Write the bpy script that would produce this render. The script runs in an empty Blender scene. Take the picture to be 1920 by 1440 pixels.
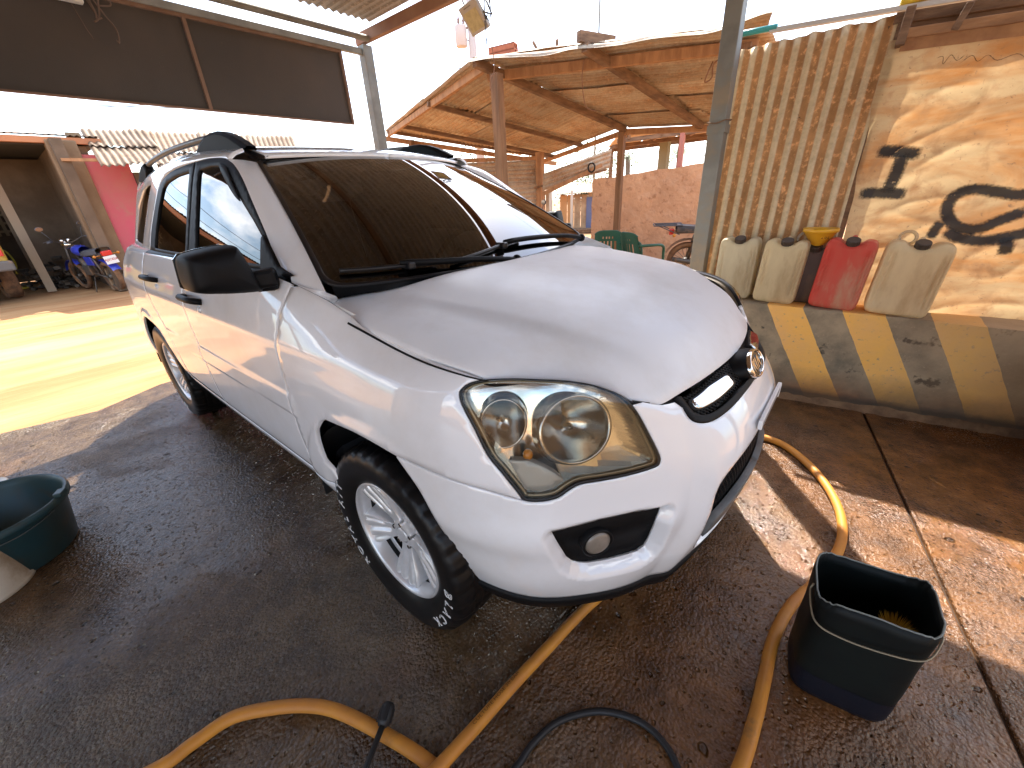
import bpy, bmesh, math, random
import numpy as np
from mathutils import Vector, Matrix, noise as mnoise
from mathutils.geometry import delaunay_2d_cdt
random.seed(7); rng = np.random.RandomState(7)
C = bpy.context.scene.collection
scene = bpy.context.scene
rad = math.radians

# ---------------------------------------------------------------- camera
cam_d = bpy.data.cameras.new("camera"); cam_o = bpy.data.objects.new("camera", cam_d); C.objects.link(cam_o)
cam_d.sensor_width = 36.0; cam_d.lens = 14.083; cam_d.clip_start = .02; cam_d.clip_end = 3000
_R = Vector((.772371, .633289, -.048874)); _U = Vector((-.236320, .357937, .903346)); _F = Vector((-.589572, .686168, -.426119))
cam_o.matrix_world = Matrix(((_R.x, _U.x, -_F.x, .98755), (_R.y, _U.y, -_F.y, -1.37042), (_R.z, _U.z, -_F.z, 1.39717), (0, 0, 0, 1)))
scene.camera = cam_o

# ---------------------------------------------------------------- light: high sun behind the shed, hazy cloudy sky
SUN_EL, SUN_AZ = 53.0, math.atan2(.80, -.595)
world = bpy.data.worlds.new("World"); scene.world = world; world.use_nodes = True
wn = world.node_tree.nodes; wl = world.node_tree.links; wn.clear()
w_out = wn.new("ShaderNodeOutputWorld"); w_bg = wn.new("ShaderNodeBackground"); w_bg.inputs[1].default_value = .15
w_sky = wn.new("ShaderNodeTexSky"); w_sky.sky_type = 'NISHITA'; w_sky.sun_disc = False
w_sky.sun_elevation = rad(SUN_EL); w_sky.sun_rotation = math.pi/2-SUN_AZ
w_sky.air_density = 1.0; w_sky.dust_density = 1.6; w_sky.ozone_density = 1.0
w_tc = wn.new("ShaderNodeTexCoord"); w_mp = wn.new("ShaderNodeMapping"); w_mp.inputs['Scale'].default_value = (2.1, 2.1, 4.2)
w_no = wn.new("ShaderNodeTexNoise"); w_no.inputs['Scale'].default_value = 1.5; w_no.inputs['Detail'].default_value = 9; w_no.inputs['Roughness'].default_value = .56
w_rp = wn.new("ShaderNodeValToRGB"); w_rp.color_ramp.elements[0].position = .49; w_rp.color_ramp.elements[1].position = .62
w_mx = wn.new("ShaderNodeMixRGB"); w_mx.inputs[2].default_value = (8.6, 8.7, 9.0, 1)
wl.new(w_tc.outputs['Generated'], w_mp.inputs[0]); wl.new(w_mp.outputs[0], w_no.inputs[0]); wl.new(w_no.outputs[0], w_rp.inputs[0])
wl.new(w_rp.outputs[0], w_mx.inputs[0]); wl.new(w_sky.outputs[0], w_mx.inputs[1]); wl.new(w_mx.outputs[0], w_bg.inputs[0]); wl.new(w_bg.outputs[0], w_out.inputs[0])
sun_d = bpy.data.lights.new("sun", 'SUN'); sun_d.energy = 3.9; sun_d.angle = rad(.53); sun_d.color = (1.0, .945, .86)
sun_o = bpy.data.objects.new("sun", sun_d); C.objects.link(sun_o)
sun_o.location = (-12, 16, 26)
_sd = Vector((math.cos(SUN_AZ)*math.cos(rad(SUN_EL)), math.sin(SUN_AZ)*math.cos(rad(SUN_EL)), math.sin(rad(SUN_EL))))
sun_o.rotation_euler = _sd.to_track_quat('Z', 'Y').to_euler()
vs = scene.view_settings; vs.view_transform = 'Standard'; vs.look = 'None'; vs.exposure = 1.88; vs.gamma = 1.0; vs.use_curve_mapping = False
scene.cycles.max_bounces = 10; scene.cycles.diffuse_bounces = 5; scene.cycles.glossy_bounces = 5; scene.cycles.transparent_max_bounces = 12
scene.cycles.sample_clamp_indirect = 6.0; scene.cycles.use_denoising = True

# ---------------------------------------------------------------- mesh helpers
class MB:
    """collects triangles, quads and n-gons of one mesh"""
    def __init__(s): s.v = []; s.f = []; s.sm = []
    def add(s, verts, faces, smooth=False, m=None):
        o = len(s.v)
        if m is not None: verts = [tuple(m @ Vector(p)) for p in verts]
        s.v += [tuple(map(float, p)) for p in verts]
        s.f += [tuple(i+o for i in f) for f in faces]; s.sm += [smooth]*len(faces); return s
    def box(s, c, d, m=None, rz=0, ry=0, rx=0):
        x, y, z = d[0]/2, d[1]/2, d[2]/2
        vs_ = [(-x, -y, -z), (x, -y, -z), (x, y, -z), (-x, y, -z), (-x, -y, z), (x, -y, z), (x, y, z), (-x, y, z)]
        mm = Matrix.Translation(c) @ Matrix.Rotation(rz, 4, 'Z') @ Matrix.Rotation(ry, 4, 'Y') @ Matrix.Rotation(rx, 4, 'X')
        if m is not None: mm = m @ mm
        return s.add(vs_, [(0, 3, 2, 1), (4, 5, 6, 7), (0, 1, 5, 4), (1, 2, 6, 5), (2, 3, 7, 6), (3, 0, 4, 7)], False, mm)
    def bar(s, a, b, w, h=None, up=(0, 0, 1)):
        """rectangular bar from a to b"""
        a = Vector(a); b = Vector(b); h = h or w; z = (b-a); L = z.length; z.normalize(); u = Vector(up)
        if abs(z.dot(u)) > .95: u = Vector((1, 0, 0)) if abs(z.x) < .9 else Vector((0, 1, 0))
        x = u.cross(z).normalized(); y = z.cross(x)
        m = Matrix(((x.x, y.x, z.x, (a.x+b.x)/2), (x.y, y.y, z.y, (a.y+b.y)/2), (x.z, y.z, z.z, (a.z+b.z)/2), (0, 0, 0, 1)))
        return s.box((0, 0, 0), (w, h, L), m)
    def tube(s, pts, r, n=10, caps=True, closed=False, smooth=True):
        pts = [Vector(p) for p in pts]; N = len(pts); rr = r if hasattr(r, '__len__') else [r]*N
        T = []
        for i in range(N):
            a = pts[(i-1) % N] if (closed or i > 0) else pts[i]; b = pts[(i+1) % N] if (closed or i < N-1) else pts[i]
            T.append((b-a).normalized())
        u = Vector((0, 0, 1)); 
        if abs(T[0].dot(u)) > .9: u = Vector((1, 0, 0))
        x = u.cross(T[0]).normalized(); V = []
        for i in range(N):
            x = (x-T[i]*x.dot(T[i])).normalized(); y = T[i].cross(x)
            for k in range(n):
                a = 2*math.pi*k/n; V.append(pts[i]+(x*math.cos(a)+y*math.sin(a))*rr[i])
        F = []
        for i in range(N if closed else N-1):
            j = (i+1) % N
            for k in range(n): F.append((i*n+k, i*n+(k+1) % n, j*n+(k+1) % n, j*n+k))
        if caps and not closed: F.append(tuple(reversed(range(n)))); F.append(tuple((N-1)*n+k for k in range(n)))
        return s.add(V, F, smooth)
    def cyl(s, a, b, r, r2=None, n=20, smooth=True): return s.tube([a, b], [r, r if r2 is None else r2], n, smooth=smooth)
    def lathe(s, prof, n=32, m=None, closed=False, smooth=True, a0=0, a1=2*math.pi):
        """prof: (radius, height) list turned about local z"""
        full = abs(a1-a0-2*math.pi) < 1e-6; k = n if full else n+1
        V = [(r*math.cos(a0+(a1-a0)*i/n), r*math.sin(a0+(a1-a0)*i/n), z) for r, z in prof for i in range(k)]
        F = []; P = len(prof)
        for j in range(P if closed else P-1):
            j2 = (j+1) % P
            for i in range(n):
                i2 = (i+1) % k
                F.append((j*k+i, j*k+i2, j2*k+i2, j2*k+i))
        return s.add(V, F, smooth, m)
    def grid(s, nu, nv, fn, smooth=True, wrap=False):
        V = [fn(i/(nu-1 if not wrap else nu), j/(nv-1)) for i in range(nu) for j in range(nv)]
        F = []
        for i in range(nu if wrap else nu-1):
            i2 = (i+1) % nu
            for j in range(nv-1): F.append((i*nv+j, i2*nv+j, i2*nv+j+1, i*nv+j+1))
        return s.add(V, F, smooth)
    def prism(s, poly, d, m=None, z0=0., smooth=False):
        """polygon (x, y) extruded from z0 to z0+d"""
        n = len(poly); V = [(x, y, z0) for x, y in poly]+[(x, y, z0+d) for x, y in poly]
        F = [tuple(reversed(range(n))), tuple(range(n, 2*n))]+[(i, (i+1) % n, n+(i+1) % n, n+i) for i in range(n)]
        return s.add(V, F, smooth, m)
    def ball(s, c, r, n=12, k=8, sc=(1, 1, 1), m=None):
        mm = Matrix.Translation(c)
        if m is not None: mm = m @ mm
        prof = [(r*math.sin(math.pi*i/k)+1e-5, -r*math.cos(math.pi*i/k)) for i in range(k+1)]
        V = [(a*math.cos(2*math.pi*i/n)*sc[0], a*math.sin(2*math.pi*i/n)*sc[1], z*sc[2]) for a, z in prof for i in range(n)]
        F = [(j*n+i, j*n+(i+1) % n, (j+1)*n+(i+1) % n, (j+1)*n+i) for j in range(k) for i in range(n)]
        return s.add(V, F, True, mm)

def mesh_of(mb, name, bevel=0, seg=2, merge=False):
    me = bpy.data.meshes.new(name); me.from_pydata(mb.v, [], mb.f)
    me.polygons.foreach_set('use_smooth', mb.sm)
    if bevel or merge:
        bm = bmesh.new(); bm.from_mesh(me)
        if merge: bmesh.ops.remove_doubles(bm, verts=bm.verts, dist=1e-4)
        if bevel:
            es = [e for e in bm.edges if len(e.link_faces) == 2 and e.calc_face_angle(0) > .5]
            bmesh.ops.bevel(bm, geom=es, offset=bevel, segments=seg, affect='EDGES', profile=.5, clamp_overlap=True)
        bm.to_mesh(me); bm.free()
    me.update(); return me

def tag(o, label=None, cat=None, group=None, kind=None):
    if label: o['label'] = label
    if cat: o['category'] = cat
    if group: o['group'] = group
    if kind: o['kind'] = kind
    return o
def thing(name, label, cat, loc=(0, 0, 0), rz=0, group=None, world=False):
    o = bpy.data.objects.new(name, None); C.objects.link(o); o.empty_display_size = .1
    o.location = loc; o.rotation_euler = (0, 0, rz); tag(o, label, cat, group)
    if world: WORLDROOT[o.name] = Matrix.Translation(-Vector(loc))
    return o
WORLDROOT = {}
def obj(name, mb, m, parent=None, bevel=0, seg=2, label=None, merge=False, kind=None):
    me = mb if isinstance(mb, bpy.types.Mesh) else mesh_of(mb, name, bevel, seg, merge)
    if m is not None and not me.materials:
        for q in (m if isinstance(m, (list, tuple)) else [m]): me.materials.append(q)
    o = bpy.data.objects.new(name, me); C.objects.link(o)
    if parent is not None:
        o.parent = parent
        if parent.name in WORLDROOT: o.matrix_parent_inverse = WORLDROOT[parent.name]
    if label: o['label'] = label
    if kind: o['kind'] = kind
    return o
def copy_tree(o, parent=None):
    c = o.copy(); C.objects.link(c)
    if parent is not None: c.parent = parent
    if o.name in WORLDROOT: WORLDROOT[c.name] = WORLDROOT[o.name]
    for ch in list(o.children): copy_tree(ch, c)
    return c
def smooth_path(pts, n=8, closed=False):
    """Catmull-Rom through points"""
    P = [Vector(p) for p in pts]; N = len(P); out = []
    for i in range(N if closed else N-1):
        p0 = P[(i-1) % N] if (closed or i > 0) else P[0]*2-P[1]; p1 = P[i]; p2 = P[(i+1) % N]
        p3 = P[(i+2) % N] if (closed or i+2 < N) else P[-1]*2-P[-2]
        for k in range(n):
            t = k/n
            out.append(.5*((2*p1)+(p2-p0)*t+(2*p0-5*p1+4*p2-p3)*t*t+(3*p1-p0-3*p2+p3)*t**3))
    if not closed: out.append(P[-1])
    return out
def text_mesh(txt, size, depth=0., outline=0., bold=0., align='CENTER'):
    cu = bpy.data.curves.new("lettering", 'FONT'); cu.body = txt; cu.size = size; cu.align_x = align; cu.align_y = 'CENTER'
    if outline: cu.fill_mode = 'NONE'; cu.bevel_depth = outline; cu.bevel_resolution = 0
    else: cu.extrude = depth; cu.offset = bold
    cu.resolution_u = 3
    o = bpy.data.objects.new("lettering", cu); C.objects.link(o)
    bpy.context.view_layer.update()
    me = bpy.data.meshes.new_from_object(o.evaluated_get(bpy.context.evaluated_depsgraph_get()))
    bpy.data.objects.remove(o); bpy.data.curves.remove(cu); return me

# ---------------------------------------------------------------- materials
def mat(name, col, rough=.6, metal=0., col2=None, scale=6., lo=.38, hi=.62, detail=6, stretch=(1, 1, 1),
        dirt=None, dscale=2., dlo=.5, dhi=.65, bump=0., bscale=60., coat=0., crough=.05, spec=.5, rough2=None,
        trans=0., ior=1.45, emis=None, estr=0., bdist=.01, sss=0.):
    m = bpy.data.materials.new(name); m.use_nodes = True; nt = m.node_tree; N = nt.nodes; L = nt.links
    b = N['Principled BSDF']; b.inputs['Base Color'].default_value = (*col, 1); b.inputs['Roughness'].default_value = rough
    b.inputs['Metallic'].default_value = metal; b.inputs['Coat Weight'].default_value = coat; b.inputs['Coat Roughness'].default_value = crough
    b.inputs['Specular IOR Level'].default_value = spec; b.inputs['Transmission Weight'].default_value = trans; b.inputs['IOR'].default_value = ior
    if emis: b.inputs['Emission Color'].default_value = (*emis, 1); b.inputs['Emission Strength'].default_value = estr
    tc = mp = None
    if col2 or dirt or bump or rough2 is not None:
        tc = N.new("ShaderNodeTexCoord"); mp = N.new("ShaderNodeMapping"); mp.inputs['Scale'].default_value = stretch
        L.new(tc.outputs['Object'], mp.inputs[0])
    def nz(sc, lo, hi, det=6, rgh=.6, src=None):
        n = N.new("ShaderNodeTexNoise"); n.inputs['Scale'].default_value = sc; n.inputs['Detail'].default_value = det; n.inputs['Roughness'].default_value = rgh
        L.new((src or mp).outputs[0], n.inputs[0]); r = N.new("ShaderNodeMapRange"); r.inputs[1].default_value = lo; r.inputs[2].default_value = hi
        L.new(n.outputs[0], r.inputs[0]); return r
    cur = None
    if col2:
        r = nz(scale, lo, hi, detail); x = N.new("ShaderNodeMixRGB"); x.inputs[1].default_value = (*col, 1); x.inputs[2].default_value = (*col2, 1)
        L.new(r.outputs[0], x.inputs[0]); cur = x
        if rough2 is not None:
            q = N.new("ShaderNodeMapRange"); q.inputs[3].default_value = rough; q.inputs[4].default_value = rough2; L.new(r.outputs[0], q.inputs[0]); L.new(q.outputs[0], b.inputs['Roughness'])
    if dirt:
        r = nz(dscale, dlo, dhi, 8, .65); x = N.new("ShaderNodeMixRGB"); x.inputs[1].default_value = (*col, 1); x.inputs[2].default_value = (*dirt, 1)
        if cur: L.new(cur.outputs[0], x.inputs[1])
        L.new(r.outputs[0], x.inputs[0]); cur = x
    if cur: L.new(cur.outputs[0], b.inputs['Base Color'])
    if bump:
        n = N.new("ShaderNodeTexNoise"); n.inputs['Scale'].default_value = bscale; n.inputs['Detail'].default_value = 8; L.new(mp.outputs[0], n.inputs[0])
        bp_ = N.new("ShaderNodeBump"); bp_.inputs['Strength'].default_value = bump; bp_.inputs['Distance'].default_value = bdist
        L.new(n.outputs[0], bp_.inputs['Height']); L.new(bp_.outputs[0], b.inputs['Normal'])
    return m
def add_translucency(m, f):
    nt = m.node_tree; N = nt.nodes; L = nt.links; b = N['Principled BSDF']; out = N['Material Output']
    t = N.new("ShaderNodeBsdfTranslucent"); x = N.new("ShaderNodeMixShader"); x.inputs[0].default_value = f
    if b.inputs['Base Color'].links: L.new(b.inputs['Base Color'].links[0].from_socket, t.inputs[0])
    else: t.inputs[0].default_value = b.inputs['Base Color'].default_value
    L.new(b.outputs[0], x.inputs[1]); L.new(t.outputs[0], x.inputs[2]); L.new(x.outputs[0], out.inputs[0]); return m
def glass_mat(name, tint, rough=0., ior=1.5, boost=1.0):
    """thin glass: fresnel reflection over a tinted see-through pane"""
    m = bpy.data.materials.new(name); m.use_nodes = True; nt = m.node_tree; N = nt.nodes; L = nt.links
    N.remove(N['Principled BSDF']); out = N['Material Output']
    t = N.new("ShaderNodeBsdfTransparent"); t.inputs[0].default_value = (*tint, 1)
    g = N.new("ShaderNodeBsdfGlossy"); g.inputs['Roughness'].default_value = rough; g.inputs[0].default_value = (1, 1, 1, 1)
    f = N.new("ShaderNodeFresnel"); f.inputs[0].default_value = ior
    mu = N.new("ShaderNodeMath"); mu.operation = 'MULTIPLY'; mu.use_clamp = True; mu.inputs[1].default_value = boost
    x = N.new("ShaderNodeMixShader"); L.new(f.outputs[0], mu.inputs[0]); L.new(mu.outputs[0], x.inputs[0]); L.new(t.outputs[0], x.inputs[1]); L.new(g.outputs[0], x.inputs[2]); L.new(x.outputs[0], out.inputs[0])
    return m
# ---------------------------------------------------------------- smooth surfaces of the car body
def nspline(xk, Y):
    """natural cubic spline through rows of Y at knots xk; returns a function of x"""
    xk = np.asarray(xk, float); Y = np.asarray(Y, float); n = len(xk)
    h = np.diff(xk); A = np.zeros((n, n)); B = np.zeros_like(Y)
    A[0, 0] = A[-1, -1] = 1
    for i in range(1, n-1):
        A[i, i-1] = h[i-1]; A[i, i] = 2*(h[i-1]+h[i]); A[i, i+1] = h[i]
        B[i] = 6*((Y[i+1]-Y[i])/h[i] - (Y[i]-Y[i-1])/h[i-1])
    M = np.linalg.solve(A, B.reshape(n, -1)).reshape(Y.shape)
    def f(x):
        x = np.asarray(x, float)
        i = np.clip(np.searchsorted(xk, x)-1, 0, n-2)
        t = x-xk[i]; u = xk[i+1]-x; hh = h[i]
        ex = (slice(None),)+(None,)*(Y.ndim-1)
        t = t[ex]; u = u[ex]; hh = hh[ex]
        return (M[i]*u**3+M[i+1]*t**3)/(6*hh) + (Y[i]/hh-M[i]*hh/6)*u + (Y[i+1]/hh-M[i+1]*hh/6)*t
    return f

class Surf:
    """tensor natural-spline surface; grid G[i][j] = (x, y, z) over knots s (i) and v (j)"""
    def __init__(self, s, v, G, disp=None, flip=False):
        self.s = np.asarray(s, float); self.v = np.asarray(v, float)
        self.G = np.asarray(G, float); self.disp = disp; self.flip = flip
        n = 161; self.vv = np.linspace(self.v[0], self.v[-1], n)
        # spline along v at each s-knot on a fine v raster, then along s
        D = nspline(self.v, np.swapaxes(self.G, 0, 1))(self.vv)      # n x ns x 3
        self.fs = nspline(self.s, np.swapaxes(D, 0, 1))               # s -> n x 3
    def raw(self, S, V):
        S = np.atleast_1d(np.asarray(S, float)); V = np.atleast_1d(np.asarray(V, float))
        out = np.empty((len(S), 3))
        for a in range(0, len(S), 4000):
            C = self.fs(S[a:a+4000])                                   # m x n x 3
            t = (V[a:a+4000]-self.vv[0])/(self.vv[1]-self.vv[0])
            i = np.clip(np.floor(t).astype(int), 1, len(self.vv)-3); w = (t-i)[:, None]
            k = np.arange(len(C))
            p0, p1, p2, p3 = C[k, i-1], C[k, i], C[k, i+1], C[k, i+2]
            out[a:a+4000] = p1 + .5*w*(p2-p0 + w*(2*p0-5*p1+4*p2-p3 + w*(3*(p1-p2)+p3-p0)))
        return out
    def nrm(self, S, V, f=None):
        f = f or self.raw; e = 1e-3
        n = np.cross(f(S+e, V)-f(S-e, V), f(S, V+e)-f(S, V-e))
        if self.flip: n = -n
        return n/np.maximum(np.linalg.norm(n, axis=1, keepdims=True), 1e-12)
    def P(self, S, V):
        S = np.atleast_1d(np.asarray(S, float)); V = np.atleast_1d(np.asarray(V, float))
        p = self.raw(S, V)
        if self.disp is not None:
            p = p + self.nrm(S, V)*self.disp(S, V, p)[:, None]
        return p
    def N(self, S, V):
        return self.nrm(np.atleast_1d(np.asarray(S, float)), np.atleast_1d(np.asarray(V, float)), self.P)

def sst(a, b, x):
    t = np.clip((x-a)/(b-a), 0, 1); return t*t*(3-2*t)

# ---- lower body: s runs from the tail round the right flank to the nose, v from sill to belt
VK = [.36, .45, .55, .66, .76, .86, .97, 1.09, 1.20]
ZS = [.36, .45, .55, .66, .76, .86, .97, 1.09, 1.20]
YS = np.array([.862, .893, .908, .912, .912, .913, .911, .884, .832])
def side(x, dy=0., z=ZS, y=YS, top=0.):
    return [(x, -(yy+dy+top*(k/8)**2), zz) for k, (yy, zz) in enumerate(zip(y, z))]
def col(x, y, z):
    n = 9
    b = lambda q: q if hasattr(q, '__len__') else [q]*n
    return list(zip(b(x), [-t for t in b(y)], b(z)))
ZF = [.33, .42, .53, .64, .73, .80, .85, .885, .91]
W_COLS = [
 (-4.60, col([-3.46, -3.52, -3.55, -3.55, -3.53, -3.50, -3.47, -3.44, -3.40], 0., ZS)),
 (-4.20, col([-3.44, -3.50, -3.53, -3.53, -3.51, -3.48, -3.45, -3.42, -3.37], .40, ZS)),
 (-3.85, col([-3.36, -3.41, -3.44, -3.44, -3.42, -3.39, -3.36, -3.32, -3.27], [.66, .68, .69, .69, .69, .69, .68, .66, .63], ZS)),
 (-3.45, col([-3.17, -3.20, -3.22, -3.22, -3.21, -3.20, -3.18, -3.15, -3.10], [.83, .86, .875, .875, .87, .865, .855, .83, .775], ZS)),
 (-3.00, side(-2.93, -.004, top=-.022)),
 (-2.63, side(-2.63, -.006)),
 (-2.00, side(-2.00, 0)),
 (-1.46, side(-1.46, .002)),
 (-.90, side(-.90, .001)),
 (-.45, side(-.45, 0, top=.003)),
 (-.15, col(-.15, [.855, .888, .903, .910, .912, .910, .898, .868, .80], [.36, .45, .55, .66, .76, .86, .95, 1.04, 1.13])),
 (.10, col(.10, [.832, .866, .885, .898, .903, .898, .882, .850, .775], [.36, .45, .55, .66, .76, .86, .935, 1.0, 1.065])),
 (.30, col([0.29, 0.29, 0.29, 0.29, 0.29, 0.291, 0.293, 0.296, 0.3], [0.825, 0.85, 0.864, 0.872, 0.874, 0.868, 0.856, 0.834, 0.785], [0.355, 0.445, 0.545, 0.655, 0.755, 0.851, 0.921, 0.983, 1.04])),
 (.50, col([0.465, 0.488, 0.5, 0.5, 0.487, 0.471, 0.458, 0.444, 0.425], [0.775, 0.8, 0.808, 0.806, 0.794, 0.78, 0.764, 0.749, 0.73], [0.34, 0.43, 0.53, 0.64, 0.74, 0.831, 0.912, 0.98, 1.033])),
 (.68, col([0.597, 0.62, 0.636, 0.635, 0.621, 0.604, 0.586, 0.569, 0.545], [0.672, 0.686, 0.69, 0.684, 0.676, 0.668, 0.66, 0.654, 0.645], [0.335, 0.425, 0.53, 0.64, 0.74, 0.827, 0.901, 0.962, 1.01])),
 (.86, col([0.702, 0.73, 0.748, 0.748, 0.735, 0.715, 0.693, 0.675, 0.65], [0.532, 0.54, 0.542, 0.538, 0.53, 0.524, 0.519, 0.52, 0.52], [0.33, 0.42, 0.53, 0.64, 0.73, 0.803, 0.862, 0.907, 0.945])),
 (1.04, col([0.764, 0.798, 0.824, 0.828, 0.818, 0.797, 0.77, 0.746, 0.718], [0.36, 0.362, 0.362, 0.36, 0.357, 0.355, 0.356, 0.357, 0.36], [0.33, 0.42, 0.53, 0.64, 0.72, 0.781, 0.829, 0.862, 0.892])),
 (1.22, col([.795, .834, .860, .866, .860, .840, .812, .782, .747], .18, [.33, .42, .53, .64, .725, .79, .84, .875, .90])),
 (1.40, col([.805, .846, .871, .876, .870, .850, .824, .795, .765], 0., ZF)),
]
def mir(c): return [(x, -y, z) for x, y, z in c]
W_S = [c[0] for c in W_COLS]+[1.58, 1.76]
W_G = [c[1] for c in W_COLS]+[mir(W_COLS[-2][1]), mir(W_COLS[-3][1])]

ARCH_F = (0.01, .335, .447); ARCH_R = (-2.63, .335, .437)
def w_disp(S, V, p):
    x, y, z = p[:, 0], p[:, 1], p[:, 2]
    d = np.zeros(len(x))
    # door moulding: a proud band along the doors
    zl = .745+.018*(x+2.1)/1.7
    band = sst(-.052, -.040, z-zl)*(1-sst(.030, .046, z-zl))*sst(-2.14, -2.10, x)*(1-sst(-.44, -.40, x))
    d += .006*band
    # arch lips
    for cx, cz, r in (ARCH_F, ARCH_R):
        q = np.hypot(x-cx, z-cz)-r
        d += .010*(1-sst(.028, .062, q))*(1-sst(.05, .20, x-cx))*sst(-.05, 0, q+.05)
    # shoulder crease above the doors
    d += .004*np.exp(-((z-.99)/.03)**2)*(1-sst(-.2, .2, x))
    # nose: the middle of the bumper stands proud of the lamp corners
    edge = .385+.06*np.clip((.74-z)/.3, 0, 1)
    d += .022*(1-sst(edge-.035, edge+.050, np.abs(y)))*(x > .4)*(1-sst(.66, .93, z))
    # bumper roll below the lamps
    d += .012*np.exp(-((z-.60)/.055)**2)*sst(.18, .34, x)*sst(.40, .55, np.abs(y))
    # fog lamp recess
    if FOG_POLY is not None:
        d -= FOG_DEPTH*(1-sst(-.004, .034, poly_sd(S, V, FOG_POLY)))
    return d

def poly_sd(S, V, poly):
    """signed distance (negative inside) of points to a polygon in the (s, v) plane"""
    P = np.stack([S, V], 1); best = np.full(len(S), 1e9); ins = np.zeros(len(S), bool)
    n = len(poly)
    for i in range(n):
        a = np.array(poly[i]); b = np.array(poly[(i+1) % n]); ab = b-a
        t = np.clip(((P-a)@ab)/(ab@ab+1e-12), 0, 1)
        best = np.minimum(best, np.linalg.norm(P-a-t[:, None]*ab, axis=1))
        c = ((a[1] > P[:, 1]) != (b[1] > P[:, 1]))
        with np.errstate(divide='ignore', invalid='ignore'):
            xx = a[0]+(P[:, 1]-a[1])*(ab[0])/(ab[1] if ab[1] != 0 else 1e-12)
        ins ^= c & (P[:, 0] < xx)
    return np.where(ins, -best, best)
FOG_POLY = None; FOG_DEPTH = .035
W_SURF = Surf(W_S, VK, W_G, w_disp)

# ---- bonnet: knots x (s) by lateral position (v in -1..1 across, mapped to y)
HX = [-.30, -.15, 0., .15, .30, .42, .52, .60, .67, .72, .765, .79]
HC = [1.170, 1.158, 1.146, 1.130, 1.108, 1.083, 1.055, 1.026, .992, .957, .912, .875]    # centre height
HV = [-1.06, -.92, -.84, -.72, -.6, -.4, 0., .4, .6, .72, .84, .92, 1.06]
HD = [.110, .052, .042, .034, .020, .007, 0]                                              # drop below centre, edge to centre
H_G = []
for hx, hc in zip(HX, HC):
    row = []
    wid = .815-.03*sst(0, .8, hx)
    k = 1-.55*sst(.2, .55, hx)+.5*sst(.62, .78, hx)
    bow = .0
    for j, v in enumerate(HV):
        dd = HD[j] if j < 7 else HD[12-j]
        xb = hx-.215*abs(v)**2*sst(.0, .72, hx) - .09*abs(v)**2*(1-sst(-.3, .2, hx))
        row.append((xb, v*wid, hc-dd*k))
    H_G.append(row)
H_SURF = Surf(HX, [.8*v for v in HV], H_G, None)

# ---- glasshouse flank: s along x, v from belt up to the roof ditch
GS = [-3.35, -2.9, -2.3, -1.7, -1.2, -.80, -.45, -.10]
GV = [1.17, 1.25, 1.36, 1.47, 1.56, 1.60, 1.635, 1.658]
GYB = [.838, .809, .767, .724, .686, .667, .640, .600]
G_G = []
for gx, off, zo in zip(GS, [-.125, -.072, -.020, -.002, 0., -.004, -.012, -.02], [-.052, -.010, .010, .008, -.022, -.05, -.07, -.08]):
    G_G.append([(gx+(-.04*(gv-1.17) if gx < -3 else 0), -(yy+off), gv+zo*min(max((gv-1.575)/.083, 0), 1)) for gv, yy in zip(GV, GYB)])
G_SURF = Surf(GS, GV, G_G, None)

# ---- roof
RX = [-3.42, -3.25, -2.9, -2.3, -1.8, -1.4, -1.15, -.98, -.90]
RZ = [1.590, 1.632, 1.662, 1.684, 1.688, 1.676, 1.656, 1.628, 1.606]
RV = [-1, -.85, -.6, -.3, 0, .3, .6, .85, 1]
R_G = [[(rx-.10*abs(v)**2*sst(-1.7, -.9, rx)+.0*v, v*.592, rz-.016*abs(v)**2.4) for v in RV] for rx, rz in zip(RX, RZ)]
R_SURF = Surf(RX, [.592*v for v in RV], R_G, None)

# ---- windscreen: s across (-1..1), v from scuttle (0) to roof (1)
def ws_pt(u, v):
    bx = -.135-.125*abs(u)**2.2; bz = 1.150+.018*abs(u)**2; by = .757
    tx = -.925-.105*abs(u)**2.2; tz = 1.602-.020*abs(u)**2; ty = .553
    x = bx+(tx-bx)*v; y = (by+(ty-by)*v)*u; z = bz+(tz-bz)*v
    b = .030*4*v*(1-v)*(1-.35*u*u)
    return (x+b*.5, y, z+b*.85)
WSU = [-1, -.8, -.5, -.2, 0, .2, .5, .8, 1]; WSV = [-.06, 0, .2, .4, .6, .8, 1, 1.05]
WS_SURF = Surf([.7*u for u in WSU], [.9*v for v in WSV], [[ws_pt(u, v) for v in WSV] for u in WSU], None)
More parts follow.
